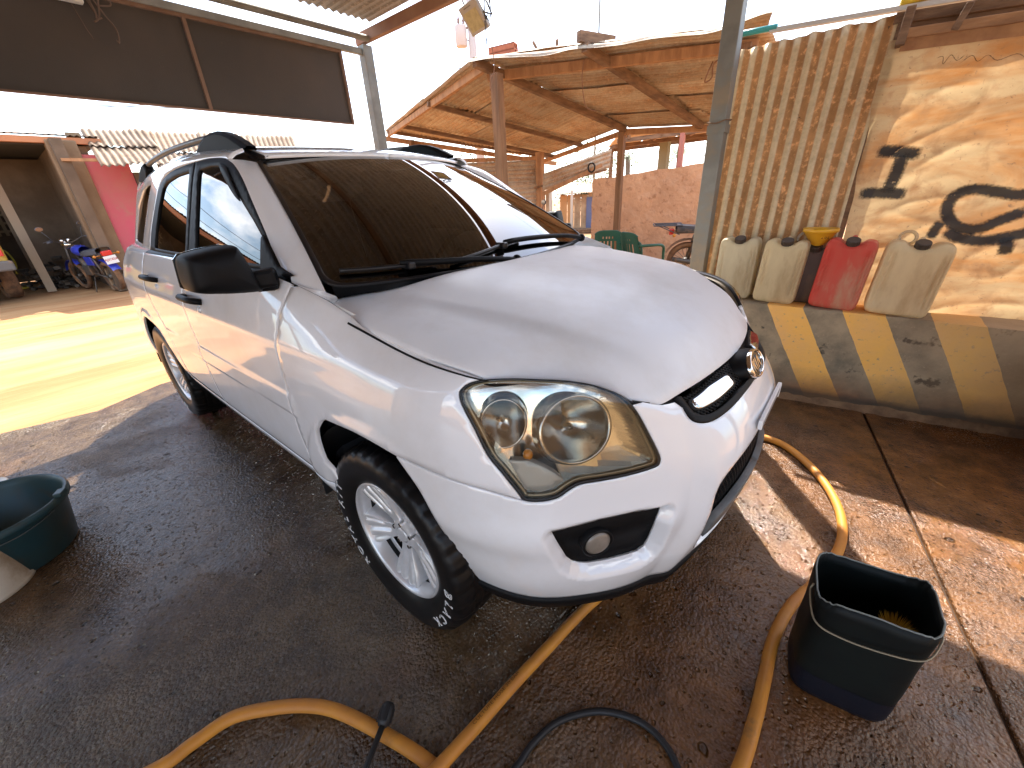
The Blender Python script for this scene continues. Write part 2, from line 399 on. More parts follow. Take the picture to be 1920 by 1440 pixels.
# ---------------------------------------------------------------- car: patches cut from the smooth surfaces
def area2(p): return sum(p[i][0]*p[(i+1) % len(p)][1]-p[(i+1) % len(p)][0]*p[i][1] for i in range(len(p)))/2
def ccw(p): return list(p) if area2(p) > 0 else list(reversed(p))
def curve2(pts, n=6, closed=False):
    return [(p.x, p.y) for p in smooth_path([(a, b, 0) for a, b in pts], n, closed)]
def resamp(poly, step):
    out = []
    for i in range(len(poly)):
        a = np.array(poly[i]); b = np.array(poly[(i+1) % len(poly)]); L = np.linalg.norm(b-a)
        if L < 1e-6: continue
        k = max(1, int(math.ceil(L/step)))
        for j in range(k): out.append(tuple(a+(b-a)*j/k))
    return out
def offset_poly(poly, d, keep=None):
    """shift a closed CCW polygon inwards by d"""
    n = len(poly); out = []
    for i in range(n):
        a = np.array(poly[i-1]); b = np.array(poly[i]); c = np.array(poly[(i+1) % n])
        if keep is not None and keep(b): out.append(tuple(b)); continue
        t1 = (b-a)/(np.linalg.norm(b-a)+1e-12); t2 = (c-b)/(np.linalg.norm(c-b)+1e-12)
        n1 = np.array([-t1[1], t1[0]]); n2 = np.array([-t2[1], t2[0]]); m = n1+n2; m /= max(np.linalg.norm(m), 1e-9)
        out.append(tuple(b+m*d/max(m@n1, .5)))
    return out
def rounded(poly, r, n=4):
    out = []; N = len(poly)
    for i in range(N):
        a = np.array(poly[i-1], float); b = np.array(poly[i], float); c = np.array(poly[(i+1) % N], float)
        ra = min(r, np.linalg.norm(a-b)*.45); rc = min(r, np.linalg.norm(c-b)*.45)
        p = b+(a-b)/np.linalg.norm(a-b)*ra; q = b+(c-b)/np.linalg.norm(c-b)*rc
        for k in range(n+1):
            t = k/n; out.append(tuple((1-t)**2*p+2*t*(1-t)*b+t*t*q))
    return out
def patch(surf, outer, holes=(), step=.02, gap=.002, flange=.013, off=0., mirror=False, seam=None, soft=.55, pt_off=None):
    """mesh of the piece of a surface inside `outer` and outside `holes`; seam(p) marks the centre line to weld with its own mirror image"""
    keep = (lambda p: seam(p)) if seam else None
    outer = offset_poly(resamp(ccw(outer), step), gap, keep); holes = [offset_poly(resamp(ccw(h), step), -gap) for h in holes]
    A = np.array(outer); lo = A.min(0); hi = A.max(0)
    gx = np.arange(lo[0]+step*.5, hi[0], step); gy = np.arange(lo[1]+step*.5, hi[1], step*.866)
    X, Y = np.meshgrid(gx, gy); X = X+(np.arange(len(gy)) % 2)[:, None]*step*.5
    X = X.ravel(); Y = Y.ravel()
    ok = poly_sd(X, Y, outer) < -.5*step
    for h in holes: ok &= poly_sd(X, Y, h) > .5*step
    vin = [Vector((x, y)) for x, y in outer]; edges = [(i, (i+1) % len(outer)) for i in range(len(outer))]
    for h in holes:
        o = len(vin); vin += [Vector((x, y)) for x, y in h]; edges += [(o+i, o+(i+1) % len(h)) for i in range(len(h))]
    nb = len(vin); vin += [Vector((x, y)) for x, y in zip(X[ok], Y[ok])]
    V, _, F, ov, _, _ = delaunay_2d_cdt(vin, edges, [], 0, 1e-7, True)
    V2 = np.array([(v.x, v.y) for v in V]); F = [tuple(f) for f in F]
    cen = np.array([V2[list(f)].mean(0) for f in F])
    good = poly_sd(cen[:, 0], cen[:, 1], outer) < 0
    for h in holes: good &= poly_sd(cen[:, 0], cen[:, 1], h) > 0
    F = [f for f, g in zip(F, good) if g]
    F = [f if area2([V2[i] for i in f]) > 0 else tuple(reversed(f)) for f in F]
    S, T = V2[:, 0], V2[:, 1]; N = surf.N(S, T); P = surf.P(S, T)+N*off
    if pt_off is not None: P = P+N*pt_off(S, T, P)[:, None]
    orig = {}
    for k, ids in enumerate(ov):
        for i in ids: orig[i] = k
    verts = [tuple(p) for p in P]; nors = [tuple(q) for q in N]; faces = list(F)
    loops = [list(range(len(outer)))]; o = len(outer)
    for h in holes: loops.append(list(range(o, o+len(h)))[::-1]); o += len(h)
    if flange:
        for lp in loops:
            ids = [orig.get(i) for i in lp]
            if None in ids: continue
            n = len(ids); fb = []
            for k, i in enumerate(ids):
                t = P[ids[(k+1) % n]]-P[ids[k-1]]; w = np.cross(t, N[i]); w /= max(np.linalg.norm(w), 1e-9)
                fb.append((len(verts), w)); verts.append(tuple(P[i])); nors.append(tuple((w+N[i]*.6)/np.linalg.norm(w+N[i]*.6)))
                verts.append(tuple(P[i]-N[i]*flange-w*.001)); nors.append(tuple(w))
            if soft:
                for (q, w), i in zip(fb, ids):
                    m = N[i]+w*soft; nors[i] = tuple(m/np.linalg.norm(m))
            for k in range(n):
                if seam and seam(V2[ids[k]]) and seam(V2[ids[(k+1) % n]]):
                    continue
                a, b = fb[k][0], fb[(k+1) % n][0]; faces.append((a, a+1, b+1, b))
    if seam:
        for i in range(len(V2)):
            if seam(V2[i]): 
                q = np.array(nors[i]); q[1] = 0; nors[i] = tuple(q/np.linalg.norm(q)); p = verts[i]; verts[i] = (p[0], 0., p[2])
        n0 = len(verts); verts += [(x, -y, z) for x, y, z in verts]; nors += [(x, -y, z) for x, y, z in nors]
        faces += [tuple(n0+i for i in reversed(f)) for f in faces]
    if mirror:
        verts = [(x, -y, z) for x, y, z in verts]; nors = [(x, -y, z) for x, y, z in nors]; faces = [tuple(reversed(f)) for f in faces]
    return verts, faces, nors
def patch_obj(name, m, parent, *a, **k):
    v, f, n = patch(*a, **k)
    me = bpy.data.meshes.new(name); me.from_pydata(v, [], f); me.polygons.foreach_set('use_smooth', [True]*len(f))
    me.update(); me.normals_split_custom_set_from_vertices(n)
    return obj(name, me, m, parent)
def both(name, m, parent, *a, **k):
    p = parent if isinstance(parent, (list, tuple)) else (parent, parent)
    lab = k.pop('label', None)
    r = [patch_obj(name, m, p[0], *a, **k), patch_obj(name, m, p[1], *a, mirror=True, **k)]
    if lab: r[0]['label'] = lab; r[1]['label'] = lab
    return r
def mirror_mb(mb):
    r = MB(); r.v = [(x, -y, z) for x, y, z in mb.v]; r.f = [tuple(reversed(f)) for f in mb.f]; r.sm = list(mb.sm); return r
def pair(name, mb, m, parent, bevel=0, label=None):
    p = parent if isinstance(parent, (list, tuple)) else (parent, parent)
    return [obj(name, mb, m, p[0], bevel, label=label), obj(name, mirror_mb(mb), m, p[1], bevel, label=label)]

# ---- car materials
PAINT = mat("car_white_paint", (.88, .885, .89), .38, coat=1., crough=.035, spec=.4, dirt=(.70, .67, .62), dscale=1.6, dlo=.50, dhi=.85)
PAINT.node_tree.nodes["Principled BSDF"].inputs["Coat IOR"].default_value = 1.72
PAINT_H = mat("bonnet_white_paint", (.88, .885, .885), .45, coat=.28, crough=.22, spec=.4, dirt=(.69, .66, .61), dscale=2.2, dlo=.46, dhi=.80)
BLACK = mat("black_trim_plastic", (.0055, .0055, .006), .5, spec=.2, bump=.06, bscale=900, bdist=.001)
MATT = mat("dark_underbody", (.008, .008, .008), .9)
RUBBER = mat("tyre_rubber", (.0055, .0055, .006), .36, spec=.3, col2=(.009, .008, .0075), scale=9, bump=.1, bscale=140, bdist=.002)
SEAL = mat("black_window_seal", (.010, .010, .011), .35)
ALLOY = mat("silver_alloy", (.76, .76, .775), .34, metal=.40, col2=(.66, .655, .64), scale=9, coat=.4, crough=.12)
CHROME = mat("chrome", (.80, .79, .77), .07, metal=1.)
LAMPIN = mat("lamp_reflector", (.72, .70, .65), .14, metal=.95, bump=.04, bscale=25)
BULB = mat("lamp_bulb_cap", (.16, .15, .14), .2, metal=.8)
BOWL = mat("lamp_bowl_metal", (.42, .405, .375), .17, metal=.95, bump=.05, bscale=60)
LAMPGREY = mat("lamp_textured_plastic", (.42, .41, .39), .35, metal=.25, bump=.25, bscale=420, bdist=.002)
AMBER = mat("amber_bulb", (.55, .20, .02), .2, coat=.5)
LENS = glass_mat("headlamp_lens", (.95, .925, .86), .03, 1.45, .9)
TINT = glass_mat("tinted_side_glass", (.022, .022, .024), .0, 1.52, 1.15)
SCREEN = glass_mat("tinted_windscreen", (.075, .072, .068), .0, 1.52, 1.65)
FOGGLASS = mat("fog_lamp_cover", (.20, .17, .135), .35, col2=(.25, .21, .17), scale=20, coat=.6, crough=.1)
SEATM = mat("grey_seat_cloth", (.11, .105, .10), .9)
WHITEINK = mat("white_tyre_lettering", (.72, .72, .70), .6)

car = thing('parked_suv', 'white five-door off-roader with tinted windows, parked wet under the carport', 'car', (-1.315, 0, 0), world=True)
lamp = [(.362, 1.109), (.384, 1.139), (.437, 1.157), (.512, 1.164), (.597, 1.170), (.668, 1.181), (.733, 1.189), (.776, 1.182), (.806, 1.169), (.83, 1.118), (.85, .979), (.862, .904), (.872, .845), (.869, .819), (.852, .804), (.772, .789), (.708, .783), (.659, .780), (.63, .768), (.601, .751), (.56, .744), (.518, .747), (.505, .765), (.469, .819), (.439, .863), (.408, .947), (.379, 1.029), (.364, 1.078)]
LAMP = curve2(lamp, 3, True)
fog = [(.584, .640), (.705, .652), (.803, .655), (.881, .646), (.87, .611), (.87, .568), (.869, .526), (.863, .504), (.846, .493), (.786, .491), (.737, .489), (.696, .491), (.673, .497), (.649, .512), (.628, .537), (.605, .589)]
FOG_POLY = fog
grl = [(1.004, 1.20), (1.002, 1.113), (1.003, 1.020), (1.020, .972), (1.068, .945), (1.16, .944), (1.26, .950), (1.40, .954)]
GRILLE = curve2(grl, 4)+[(1.40, 1.20)]
intk = [(1.40, .765), (1.30, .763), (1.195, .745), (1.109, .722), (1.052, .692), (1.028, .655), (1.022, .60), (1.016, .545), (1.025, .472), (1.065, .437), (1.20, .428), (1.40, .425)]
seam = lambda p: abs(p[0]-1.40) < 1e-5
arch_pts = [(-.235, .455), (-.252, .515), (-.276, .567), (-.286, .62), (-.278, .693), (-.252, .742), (-.222, .768), (-.173, .787), (-.043, .800), (.072, .797), (.16, .780), (.217, .702), (.248, .639), (.278, .578), (.302, .489), (.32, .375)]
A1 = curve2(arch_pts[:11], 4); A2 = curve2(arch_pts[10:], 4)
gapc = curve2([(.16, .780), (.249, .774), (.325, .766), (.388, .764), (.446, .760), (.518, .747)], 4)
fd = curve2([(-.367, 1.185), (-.380, 1.140), (-.392, 1.107), (-.408, 1.022), (-.430, .918), (-.444, .81), (-.458, .667), (-.450, .571), (-.440, .455)], 4)
shut_w = curve2([(-.095, 1.178), (.101, 1.176), (.304, 1.186), (.437, 1.157)], 4)

def seg(poly, a, b): 
    i = poly.index(min(poly, key=lambda p: (p[0]-a[0])**2+(p[1]-a[1])**2)); j = poly.index(min(poly, key=lambda p: (p[0]-b[0])**2+(p[1]-b[1])**2))
    return poly[i:j+1] if i <= j else poly[i:]+poly[:j+1]
lamp_outer = seg(LAMP, (.518, .747), (.437, 1.157))          # up the outer edge, tip to bonnet line
lamp_lower = seg(LAMP, (.835, 1.10), (.518, .747))           # from the inner top corner round the bottom
fender = fd[::-1]+[(-.33, 1.197), (-.20, 1.197), (-.11, 1.190)]+shut_w[1:]+lamp_outer[::-1]+gapc[::-1][1:]+A1[::-1][1:]
fender_o = both('front_fender', PAINT, car, W_SURF, fender, step=.02)
lipc = curve2([(.32, .375), (.44, .380), (.573, .367), (.708, .370), (.857, .365), (.955, .364), (1.05, .368), (1.2, .372), (1.40, .374)], 3)
bumper = gapc+lamp_lower[::-1][1:]+[(.870, 1.150), (.933, 1.144), (.985, 1.165), (1.004, 1.113)]+GRILLE[4:-1]+curve2(intk, 3)+lipc[::-1]+A2[::-1][1:-1]
# the bumper is pierced by grille and intake along the centre line: two closed pieces, upper and lower
upper = gapc+lamp_lower[::-1][1:]+[(.870, 1.152), (.933, 1.148), (.990, 1.168), (1.004, 1.113)]+GRILLE[5:-1]+[(1.40, .765)]+curve2(intk, 3)[1:]+lipc[::-1]+A2[::-1][1:-1]
bump_o = patch_obj('front_bumper', PAINT, car, W_SURF, upper, [fog], step=.0095, seam=seam)
# bonnet
hoodline = curve2([(-.235, -.715), (-.20, -.755), (-.13, -.775), (.0, -.787), (.182, -.792), (.36, -.792), (.473, -.788), (.572, -.768), (.595, -.730), (.622, -.675), (.648, -.627), (.675, -.584), (.697, -.559), (.715, -.542), (.741, -.522), (.755, -.492), (.765, -.459), (.765, -.38), (.765, -.295), (.765, -.18), (.766, 0.)], 4)
hood_rear = curve2([(-.06, 0), (-.068, -.2), (-.114, -.447), (-.185, -.59), (-.235, -.715)], 4)
hseam = lambda p: abs(p[1]) < 1e-5
def hood_off(S, T, P):
    # two soft creases running from the scuttle to the grille corners, and a shallow dent by the grille
    a = np.abs(T); c = .60-.16*np.clip((S+.1)/.8, 0, 1)-.05*np.clip((S-.5)/.25, 0, 1)
    w = sst(.02, .12, S+.2)*(1-sst(.66, .76, S))
    return .017*w*(1-sst(c-.01, c+.055, a))
bonnet = patch_obj('bonnet', PAINT_H, car, H_SURF, hoodline+hood_rear[:-1], step=.016, seam=hseam, pt_off=hood_off)
# doors and flanks
B = -1.462
rdoor_rear = curve2([(-2.32, 1.195), (-2.285, 1.05), (-2.21, .90), (-2.135, .76), (-2.10, .62), (-2.085, .455)], 4)
door_f = fd+[(B, .455), (B, .80), (B, 1.195), (-.372, 1.195)]
fdoor = both('front_door', PAINT, car, W_SURF, door_f, step=.014)
rdoor = both('rear_door', PAINT, car, W_SURF, [(B, 1.195), (B, .455)]+rdoor_rear[::-1], step=.02)
arc = [(ARCH_R[0]+ARCH_R[2]*math.cos(a), ARCH_R[1]+ARCH_R[2]*math.sin(a)) for a in np.linspace(.16, math.pi-.2, 30)]
quarter = both('rear_quarter', PAINT, car, W_SURF, rdoor_rear+[(-2.07, .42)]+arc+[(-3.12, .385), (-3.62, .385), (-3.62, 1.197)], step=.022)
both('side_sill', PAINT, car, W_SURF, [(-.262, .372), (-.245, .450), (-2.16, .450), (-2.18, .372)], step=.03)
tail = patch_obj('tailgate', PAINT, car, W_SURF, [(-3.625, .385), (-3.625, 1.197), (-4.6, 1.197), (-4.6, .385)], step=.05, seam=lambda p: abs(p[0]+4.6) < 1e-5)
# glasshouse
frameF = [(-.390, 1.178), (-.50, 1.236), (-.597, 1.315), (-.759, 1.437), (-.845, 1.499), (-.942, 1.551), (-1.032, 1.584), (-1.125, 1.603), (-1.295, 1.612), (-1.459, 1.608)]
frameR = [(-1.459, 1.608), (-1.814, 1.596), (-2.002, 1.580), (-2.094, 1.556), (-2.15, 1.525), (-2.22, 1.43), (-2.295, 1.317), (-2.32, 1.20)]
FF = curve2(frameF, 4); FR = curve2(frameR, 4)
bF = min(FF, key=lambda p: abs(p[0]-(-1.455)))
topF = [p for p in FF if p[0] > -1.452]+[(-1.455, 1.609)]
glF = rounded([(-1.385, 1.566), (-1.221, 1.572), (-1.125, 1.564), (-.997, 1.521), (-.870, 1.441), (-.72, 1.360), (-.60, 1.288), (-.60, 1.222), (-1.345, 1.222)], .02)
glR = rounded([(-1.53, 1.571), (-1.768, 1.566), (-1.955, 1.549), (-2.025, 1.527), (-2.10, 1.423), (-2.155, 1.30), (-2.17, 1.222), (-1.51, 1.222)], .025)
frF = both('window_frame', BLACK, fdoor, G_SURF, topF+[(-1.455, 1.205), (-.42, 1.205)], [glF], step=.022, gap=.0015)
frR = both('window_frame', BLACK, rdoor, G_SURF, [(-1.468, 1.205), (-1.468, 1.608)]+[p for p in FR if p[0] < -1.475]+[(-2.32, 1.205)], [glR], step=.022, gap=.0015)
both('door_glass', TINT, fdoor, G_SURF, offset_poly(ccw(glF), -.006), step=.035, gap=0, flange=0, off=-.007)
both('door_glass', TINT, rdoor, G_SURF, offset_poly(ccw(glR), -.006), step=.035, gap=0, flange=0, off=-.007)
# bright line round the front window and a smoked visor over its top corner
vis = [(-1.10, 1.572), (-1.02, 1.549), (-.95, 1.503), (-.865, 1.445), (-.84, 1.425), (-.90, 1.446), (-.99, 1.492), (-1.08, 1.545)]
both('wind_visor', BLACK, fdoor, G_SURF, curve2(vis, 3, True), step=.02, gap=0, flange=.004, off=.006)
qgl = rounded([(-2.41, 1.560), (-2.60, 1.560), (-2.80, 1.542), (-3.12, 1.448), (-3.22, 1.269), (-3.23, 1.232), (-2.66, 1.225), (-2.60, 1.30), (-2.50, 1.452), (-2.43, 1.545)], .03)
upq = [p for p in FF if p[0] < -1.02]+FR[1:]+[(-2.325, 1.199), (-3.34, 1.199), (-3.34, 1.655), (-1.03, 1.655)]
upo = both('roof_pillar', PAINT, car, G_SURF, upq, [qgl], step=.024)
both('quarter_glass', TINT, quarter, G_SURF, offset_poly(ccw(qgl), -.006), step=.04, gap=0, flange=0, off=-.004)
# windscreen pillar: loft between the door frame line and the glass edge
def loft(a, b, n, bulge, ends=(0, 0)):
    a = [Vector(p) for p in a]; b = [Vector(p) for p in b]; mb = MB()
    def fn(u, v):
        i = min(int(u*(len(a)-1)), len(a)-2); t = u*(len(a)-1)-i
        pa = a[i].lerp(a[i+1], t); pb = b[i].lerp(b[i+1], t); p = pa.lerp(pb, v)
        return p+Vector((.55, -.62, .42))*bulge*4*v*(1-v)*(1 if bulge else 0)*min(1, u*6+.2)
    mb.grid(len(a)*2, n, fn); return mb
ka = [p for p in FF if p[0] >= -1.04]
PA = G_SURF.P([p[0]+.0 for p in ka], [p[1] for p in ka])
tt = np.linspace(0, 1, len(ka))
PB = WS_SURF.P([-.722]*len(ka), list(.9*(-.03+1.0*tt)))
pil = loft(PA, PB, 7, .010); pair('windscreen_pillar', pil, PAINT, car)
# fender top: fills up to the bonnet corner and the foot of the pillar
fa_ = [tuple(p) for p in W_SURF.P(np.linspace(-.385, -.085, 12), np.full(12, 1.196))]
kb = smooth_path([tuple(PA[0]), tuple((PA[0]+PB[0])/2), tuple(PB[0]), tuple(H_SURF.P([-.232], [-.712])[0]), tuple(H_SURF.P([-.190], [-.757])[0]), tuple(H_SURF.P([-.13], [-.782])[0]), fa_[-1]], 4)
ftm = loft(fa_, [kb[min(int(round(i*(len(kb)-1)/11)), len(kb)-1)] for i in range(12)], 4, 0); pair('fender_top', ftm, PAINT, car)
# roof, ditch strips
roofp = [(-3.42, -.548), (-.905, -.548), (-.905, 0), (-3.42, 0)]
patch_obj('roof_panel', PAINT, car, R_SURF, roofp, step=.03, seam=hseam)
dm = MB(); st = np.linspace(-3.34, -1.06, 40)
ga = G_SURF.P(st, np.full(40, 1.656)); rb = R_SURF.P(st+.06*(st+3.34)/2.3, np.full(40, -.546))
ga[:, 2] -= .004; rb[:, 2] -= .004
ga = np.vstack([ga, [(-1.035, -.585, 1.583)]]); rb = np.vstack([rb, [(-.985, -.535, 1.592)]])
dm.grid(41, 3, lambda u, v: tuple(ga[int(round(u*40))]*(1-v)+rb[int(round(u*40))]*v+np.array([0, 0, -.006*4*v*(1-v)])))
pair('roof_ditch_strip', dm, SEAL, car)
# header between roof skin and windscreen
hs = np.linspace(-.54, .54, 30); ra = R_SURF.P(np.full(30, -.912), hs); rb2 = WS_SURF.P(hs*.72/.56, np.full(30, .902))
hm2 = MB(); hm2.grid(30, 4, lambda u, v: tuple(ra[int(round(u*29))]*(1-v)+rb2[int(round(u*29))]*v+np.array([.006*math.sin(math.pi*v), 0, .004*math.sin(math.pi*v)]))); obj('roof_header', hm2, PAINT, car)
# windscreen
ws_out = rounded([(-.722, -.01), (.722, -.01), (.722, .905), (-.722, .905)], .07, 6); ws_in = rounded([(-.685, .028), (.685, .028), (.685, .878), (-.685, .878)], .06, 6)
ws_g = rounded([(-.705, .0), (.705, .0), (.705, .893), (-.705, .893)], .065, 6)
wsc = patch_obj('windscreen', SCREEN, car, WS_SURF, ws_g, step=.05, gap=0, flange=0, off=.001)
patch_obj('windscreen_seal', SEAL, wsc, WS_SURF, ws_out, [ws_g], step=.03, gap=0, flange=.01, off=.004)
patch_obj('dark_glass_band', SEAL, wsc, WS_SURF, ws_g, [ws_in], step=.03, gap=0, flange=0, off=-.004)
# scuttle between bonnet and glass
ca = H_SURF.P([p[0]-.004 for p in hood_rear], [p[1] for p in hood_rear]); uu = np.linspace(0, -.70, len(hood_rear)); cb = WS_SURF.P(uu, np.full(len(uu), .012))
ca = np.vstack([ca*[1, -1, 1], ca[::-1]][::1]) if False else np.vstack([(ca*[1, -1, 1])[::-1], ca[1:]]); cb = np.vstack([(cb*[1, -1, 1])[::-1], cb[1:]])
cm = MB(); k = len(ca); cm.grid(k, 4, lambda u, v: tuple(ca[int(round(u*(k-1)))]*(1-v)+cb[int(round(u*(k-1)))]*v+np.array([0, 0, -.012+.004*v])))
scut = obj('scuttle_panel', cm, BLACK, car)
# trim closing the step between door tops and glass line
for nm_, m_, s0, s1 in (('belt_moulding', BLACK, -.40, -2.315), ('quarter_shoulder', PAINT, -2.32, -3.34)):
    bs_ = np.linspace(s0, s1, 40); w0 = W_SURF.P(bs_, np.full(40, 1.190))-W_SURF.N(bs_, np.full(40, 1.19))*.004; w1 = G_SURF.P(bs_, np.full(40, 1.207))-G_SURF.N(bs_, np.full(40, 1.207))*.004
    bm3 = MB(); bm3.grid(40, 4, lambda u, v: tuple(w0[int(round(u*39))]*(1-v)+w1[int(round(u*39))]*v+np.array([0, -.006*math.sin(math.pi*v), .004*math.sin(math.pi*v)]))); pair(nm_, bm3, m_, car)
# rear window and a plain rear wall
rg = MB(); gv = np.linspace(1.2, 1.655, 8); ge = G_SURF.P(np.full(8, -3.345), gv)
rg.grid(9, 8, lambda u, v: (ge[int(round(v*7))][0]-.10*(1-(2*u-1)**2), ge[int(round(v*7))][1]*(1-2*u), ge[int(round(v*7))][2]))
obj('rear_window', rg, TINT, car)
# dark ribbons added to stand for the shade down in the panel gaps
gs = MB()
def ribbon(surf, pts, w=.012, off=-.011, mir=True):
    pts = resamp_open(pts, .025); A = np.array(pts); t = np.gradient(A, axis=0); t /= np.linalg.norm(t, axis=1, keepdims=True)+1e-9
    nn = np.stack([-t[:, 1], t[:, 0]], 1)
    L = A+nn*w; Rr = A-nn*w; vs_ = []
    for q in (L, Rr):
        vs_.append(surf.P(q[:, 0], q[:, 1])+surf.N(q[:, 0], q[:, 1])*off)
    n = len(A); V = [tuple(p) for p in vs_[0]]+[tuple(p) for p in vs_[1]]
    F = [(i, i+1, n+i+1, n+i) for i in range(n-1)]
    gs.add(V, F, True)
    if mir: gs.add([(x, -y, z) for x, y, z in V], F, True)
def resamp_open(p, step):
    out = []
    for a, b in zip(p[:-1], p[1:]):
        a = np.array(a); b = np.array(b); n = max(1, int(np.linalg.norm(b-a)/step))
        out += [tuple(a+(b-a)*k/n) for k in range(n)]
    return out+[tuple(p[-1])]
for pl in (fd, [(B-.003, .455), (B-.003, 1.195)], rdoor_rear, gapc, [(-.24, .4525), (-2.10, .4525)], lamp_lower, lamp_outer, [(.85, 1.15), (.99, 1.165)]): ribbon(W_SURF, pl)
ribbon(H_SURF, hoodline[:-12], .008, -.014)
ribbon(W_SURF, curve2([(-.095, 1.166), (.101, 1.163), (.304, 1.171), (.437, 1.150)], 4), .0032, .0022)  # thin black line laid over the fender skin as the bonnet gap's shade
obj('gap_seal', gs, MATT, car)

# ---- headlamps
lo_ = ccw(LAMP); li_ = offset_poly(resamp(lo_, .012), .0085)
hl = both('headlight', LAMPIN, car, W_SURF, li_, step=.012, gap=0, flange=0,
          pt_off=lambda S, T, P: -.012-.075*sst(0, .055, -poly_sd(S, T, li_))-.06*(1-sst(.070, .105, np.linalg.norm(P-W_SURF.P([.678], [.935])[0], axis=1)))-.04*(1-sst(.045, .07, np.linalg.norm(P-W_SURF.P([.475], [.955])[0], axis=1))))
for o in hl: o['label'] = 'large headlamp bowl with yellowed edge'
both('lamp_seal', SEAL, hl, W_SURF, lo_, [li_], step=.012, gap=.001, flange=.012, off=.002)
both('lamp_lens', LENS, hl, W_SURF, li_, step=.014, gap=0, flange=0, pt_off=lambda S, T, P: .003+.012*sst(0, .05, -poly_sd(S, T, li_)))
rim2 = offset_poly(resamp(li_, .012), .008)
both('lamp_bezel', mat("yellowed_bezel", (.22, .18, .12), .3, metal=.5), hl, W_SURF, li_, [rim2], step=.010, gap=0, flange=.02, off=-.006)
corner = [(.520, .772), (.56, .764), (.592, .772), (.62, .79), (.60, .812), (.57, .834), (.535, .852), (.488, .850)]
both('lamp_corner_insert', LAMPGREY, hl, W_SURF, corner, step=.014, gap=0, flange=.03, off=-.010)
def bowl(c, n, r, depth, name, sc=1.0, up=Vector((0, 0, 1))):
    c = Vector(c); n = Vector(n).normalized(); y = (up-n*up.dot(n)).normalized(); x = y.cross(n)
    M = Matrix(((x.x, y.x, n.x, c.x), (x.y, y.y, n.y, c.y), (x.z, y.z, n.z, c.z), (0, 0, 0, 1))) @ Matrix.Diagonal((1, sc, 1, 1))
    mb = MB(); prof = [(r*t, -depth*(1-t*t)) for t in np.linspace(.10, 1, 18)]+[(r*1.03, .003), (r*1.10, .002), (r*1.15, -.006), (r*1.2, -.03)]
    mb.lathe(prof, 36, M); bb = MB(); bb.lathe([(0.001, .0), (r*.09, -.003), (r*.12, -.012), (r*.12, -.045), (r*.08, -.06)], 20, M @ Matrix.Translation((0, 0, -depth*.40)))
    return mb, bb
n1 = W_SURF.N([.68], [.93])[0]; p1 = W_SURF.P([.678], [.935])[0]
d1 = np.array([.80, -.50, .30]); 
m1, b1 = bowl(p1-n1*.040+np.array([-.004, 0, 0]), d1, .088, .075, 'bowl', .90)
pair('reflector', m1, BOWL, hl); pair('lamp_bulb', b1, BULB, hl)
n2 = W_SURF.N([.47], [.96])[0]; p2 = W_SURF.P([.475], [.955])[0]
m2, b2 = bowl(p2-n2*.040, np.array([.70, -.70, .14]), .052, .045, 'bowl', 1.15)
pair('reflector', m2, BOWL, hl); pair('lamp_bulb', b2, BULB, hl)
am = MB(); q = W_SURF.P([.535], [.86])[0]-W_SURF.N([.535], [.86])[0]*.03; am.ball(q, .013, 10, 6, (1, 1, 1.2)); pair('indicator_bulb', am, AMBER, hl)
# ---- fog lamps
fo = both('fog_lamp_surround', BLACK, car, W_SURF, fog, step=.012, gap=-.002, flange=0, off=-.012, pt_off=lambda S, T, P: .004*np.sin(S*260)*np.sin(T*260))
fm = MB(); fp = W_SURF.P([.708], [.575])[0]; fn_ = np.array([.82, -.56, .02]); fn_ = fn_/np.linalg.norm(fn_)
def frame(c, n, up=Vector((0, 0, 1))):
    c = Vector(c); n = Vector(n).normalized(); y = (up-n*up.dot(n)).normalized(); x = y.cross(n)
    return Matrix(((x.x, y.x, n.x, c.x), (x.y, y.y, n.y, c.y), (x.z, y.z, n.z, c.z), (0, 0, 0, 1)))
FM = frame(fp+fn_*.004, fn_)
fm.lathe([(.001, .010), (.015, .0095), (.028, .007), (.036, .002), (.037, -.03)], 32, FM); pair('fog_lamp', fm, FOGGLASS, fo)
fr = MB(); fr.lathe([(.037, -.03), (.0375, .004), (.041, .006), (.045, .002), (.046, -.03)], 32, FM); pair('fog_lamp_ring', fr, BLACK, fo)
# ---- grille
gin = [(1.026, 1.20), (1.024, 1.113), (1.028, 1.050), (1.046, 1.012), (1.090, .990), (1.168, .988), (1.270, .991), (1.40, .994)]
GIN = curve2(gin, 4)+[(1.40, 1.20)]
gsurr = patch_obj('grille', BLACK, car, W_SURF, curve2(grl, 4)+[(1.40, .994)]+curve2(gin, 4)[::-1], step=.012, gap=.0005, flange=.02, off=.003, seam=seam)
patch_obj('grille_back', MATT, gsurr, W_SURF, GIN, step=.03, gap=-.004, flange=0, off=-.045, seam=seam)
gm = MB()
def lat(a, b):
    """one wire of the diamond mesh, on the grille surface"""
    n = 5; s_ = np.linspace(a[0], b[0], n); v_ = np.linspace(a[1], b[1], n); p = W_SURF.P(s_, v_)-W_SURF.N(s_, v_)*.016
    for sg in (1, -1): gm.tube([(x, sg*y, z) for x, y, z in p], .0016, 4, caps=False)
for i in range(64):
    for dirn in (1, -1):
        s0 = 1.00+i*.0145; pts = [(s0+dirn*t, .98+t*2.9) for t in np.linspace(0, .09, 28)]
        ins = [p for p in pts if 1.026 < p[0] <= 1.40 and p[1] < 1.2 and poly_sd(np.array([p[0]]), np.array([p[1]]), GIN)[0] < .004]
        if len(ins) > 1: lat(ins[0], ins[-1])
obj('grille_mesh', gm, mat("grille_mesh_black", (.03, .029, .028), .35, metal=.4), gsurr)
bars = rounded([(1.042, 1.085), (1.055, 1.064), (1.14, 1.050), (1.245, 1.046), (1.250, 1.128), (1.146, 1.158), (1.048, 1.146)], .018)
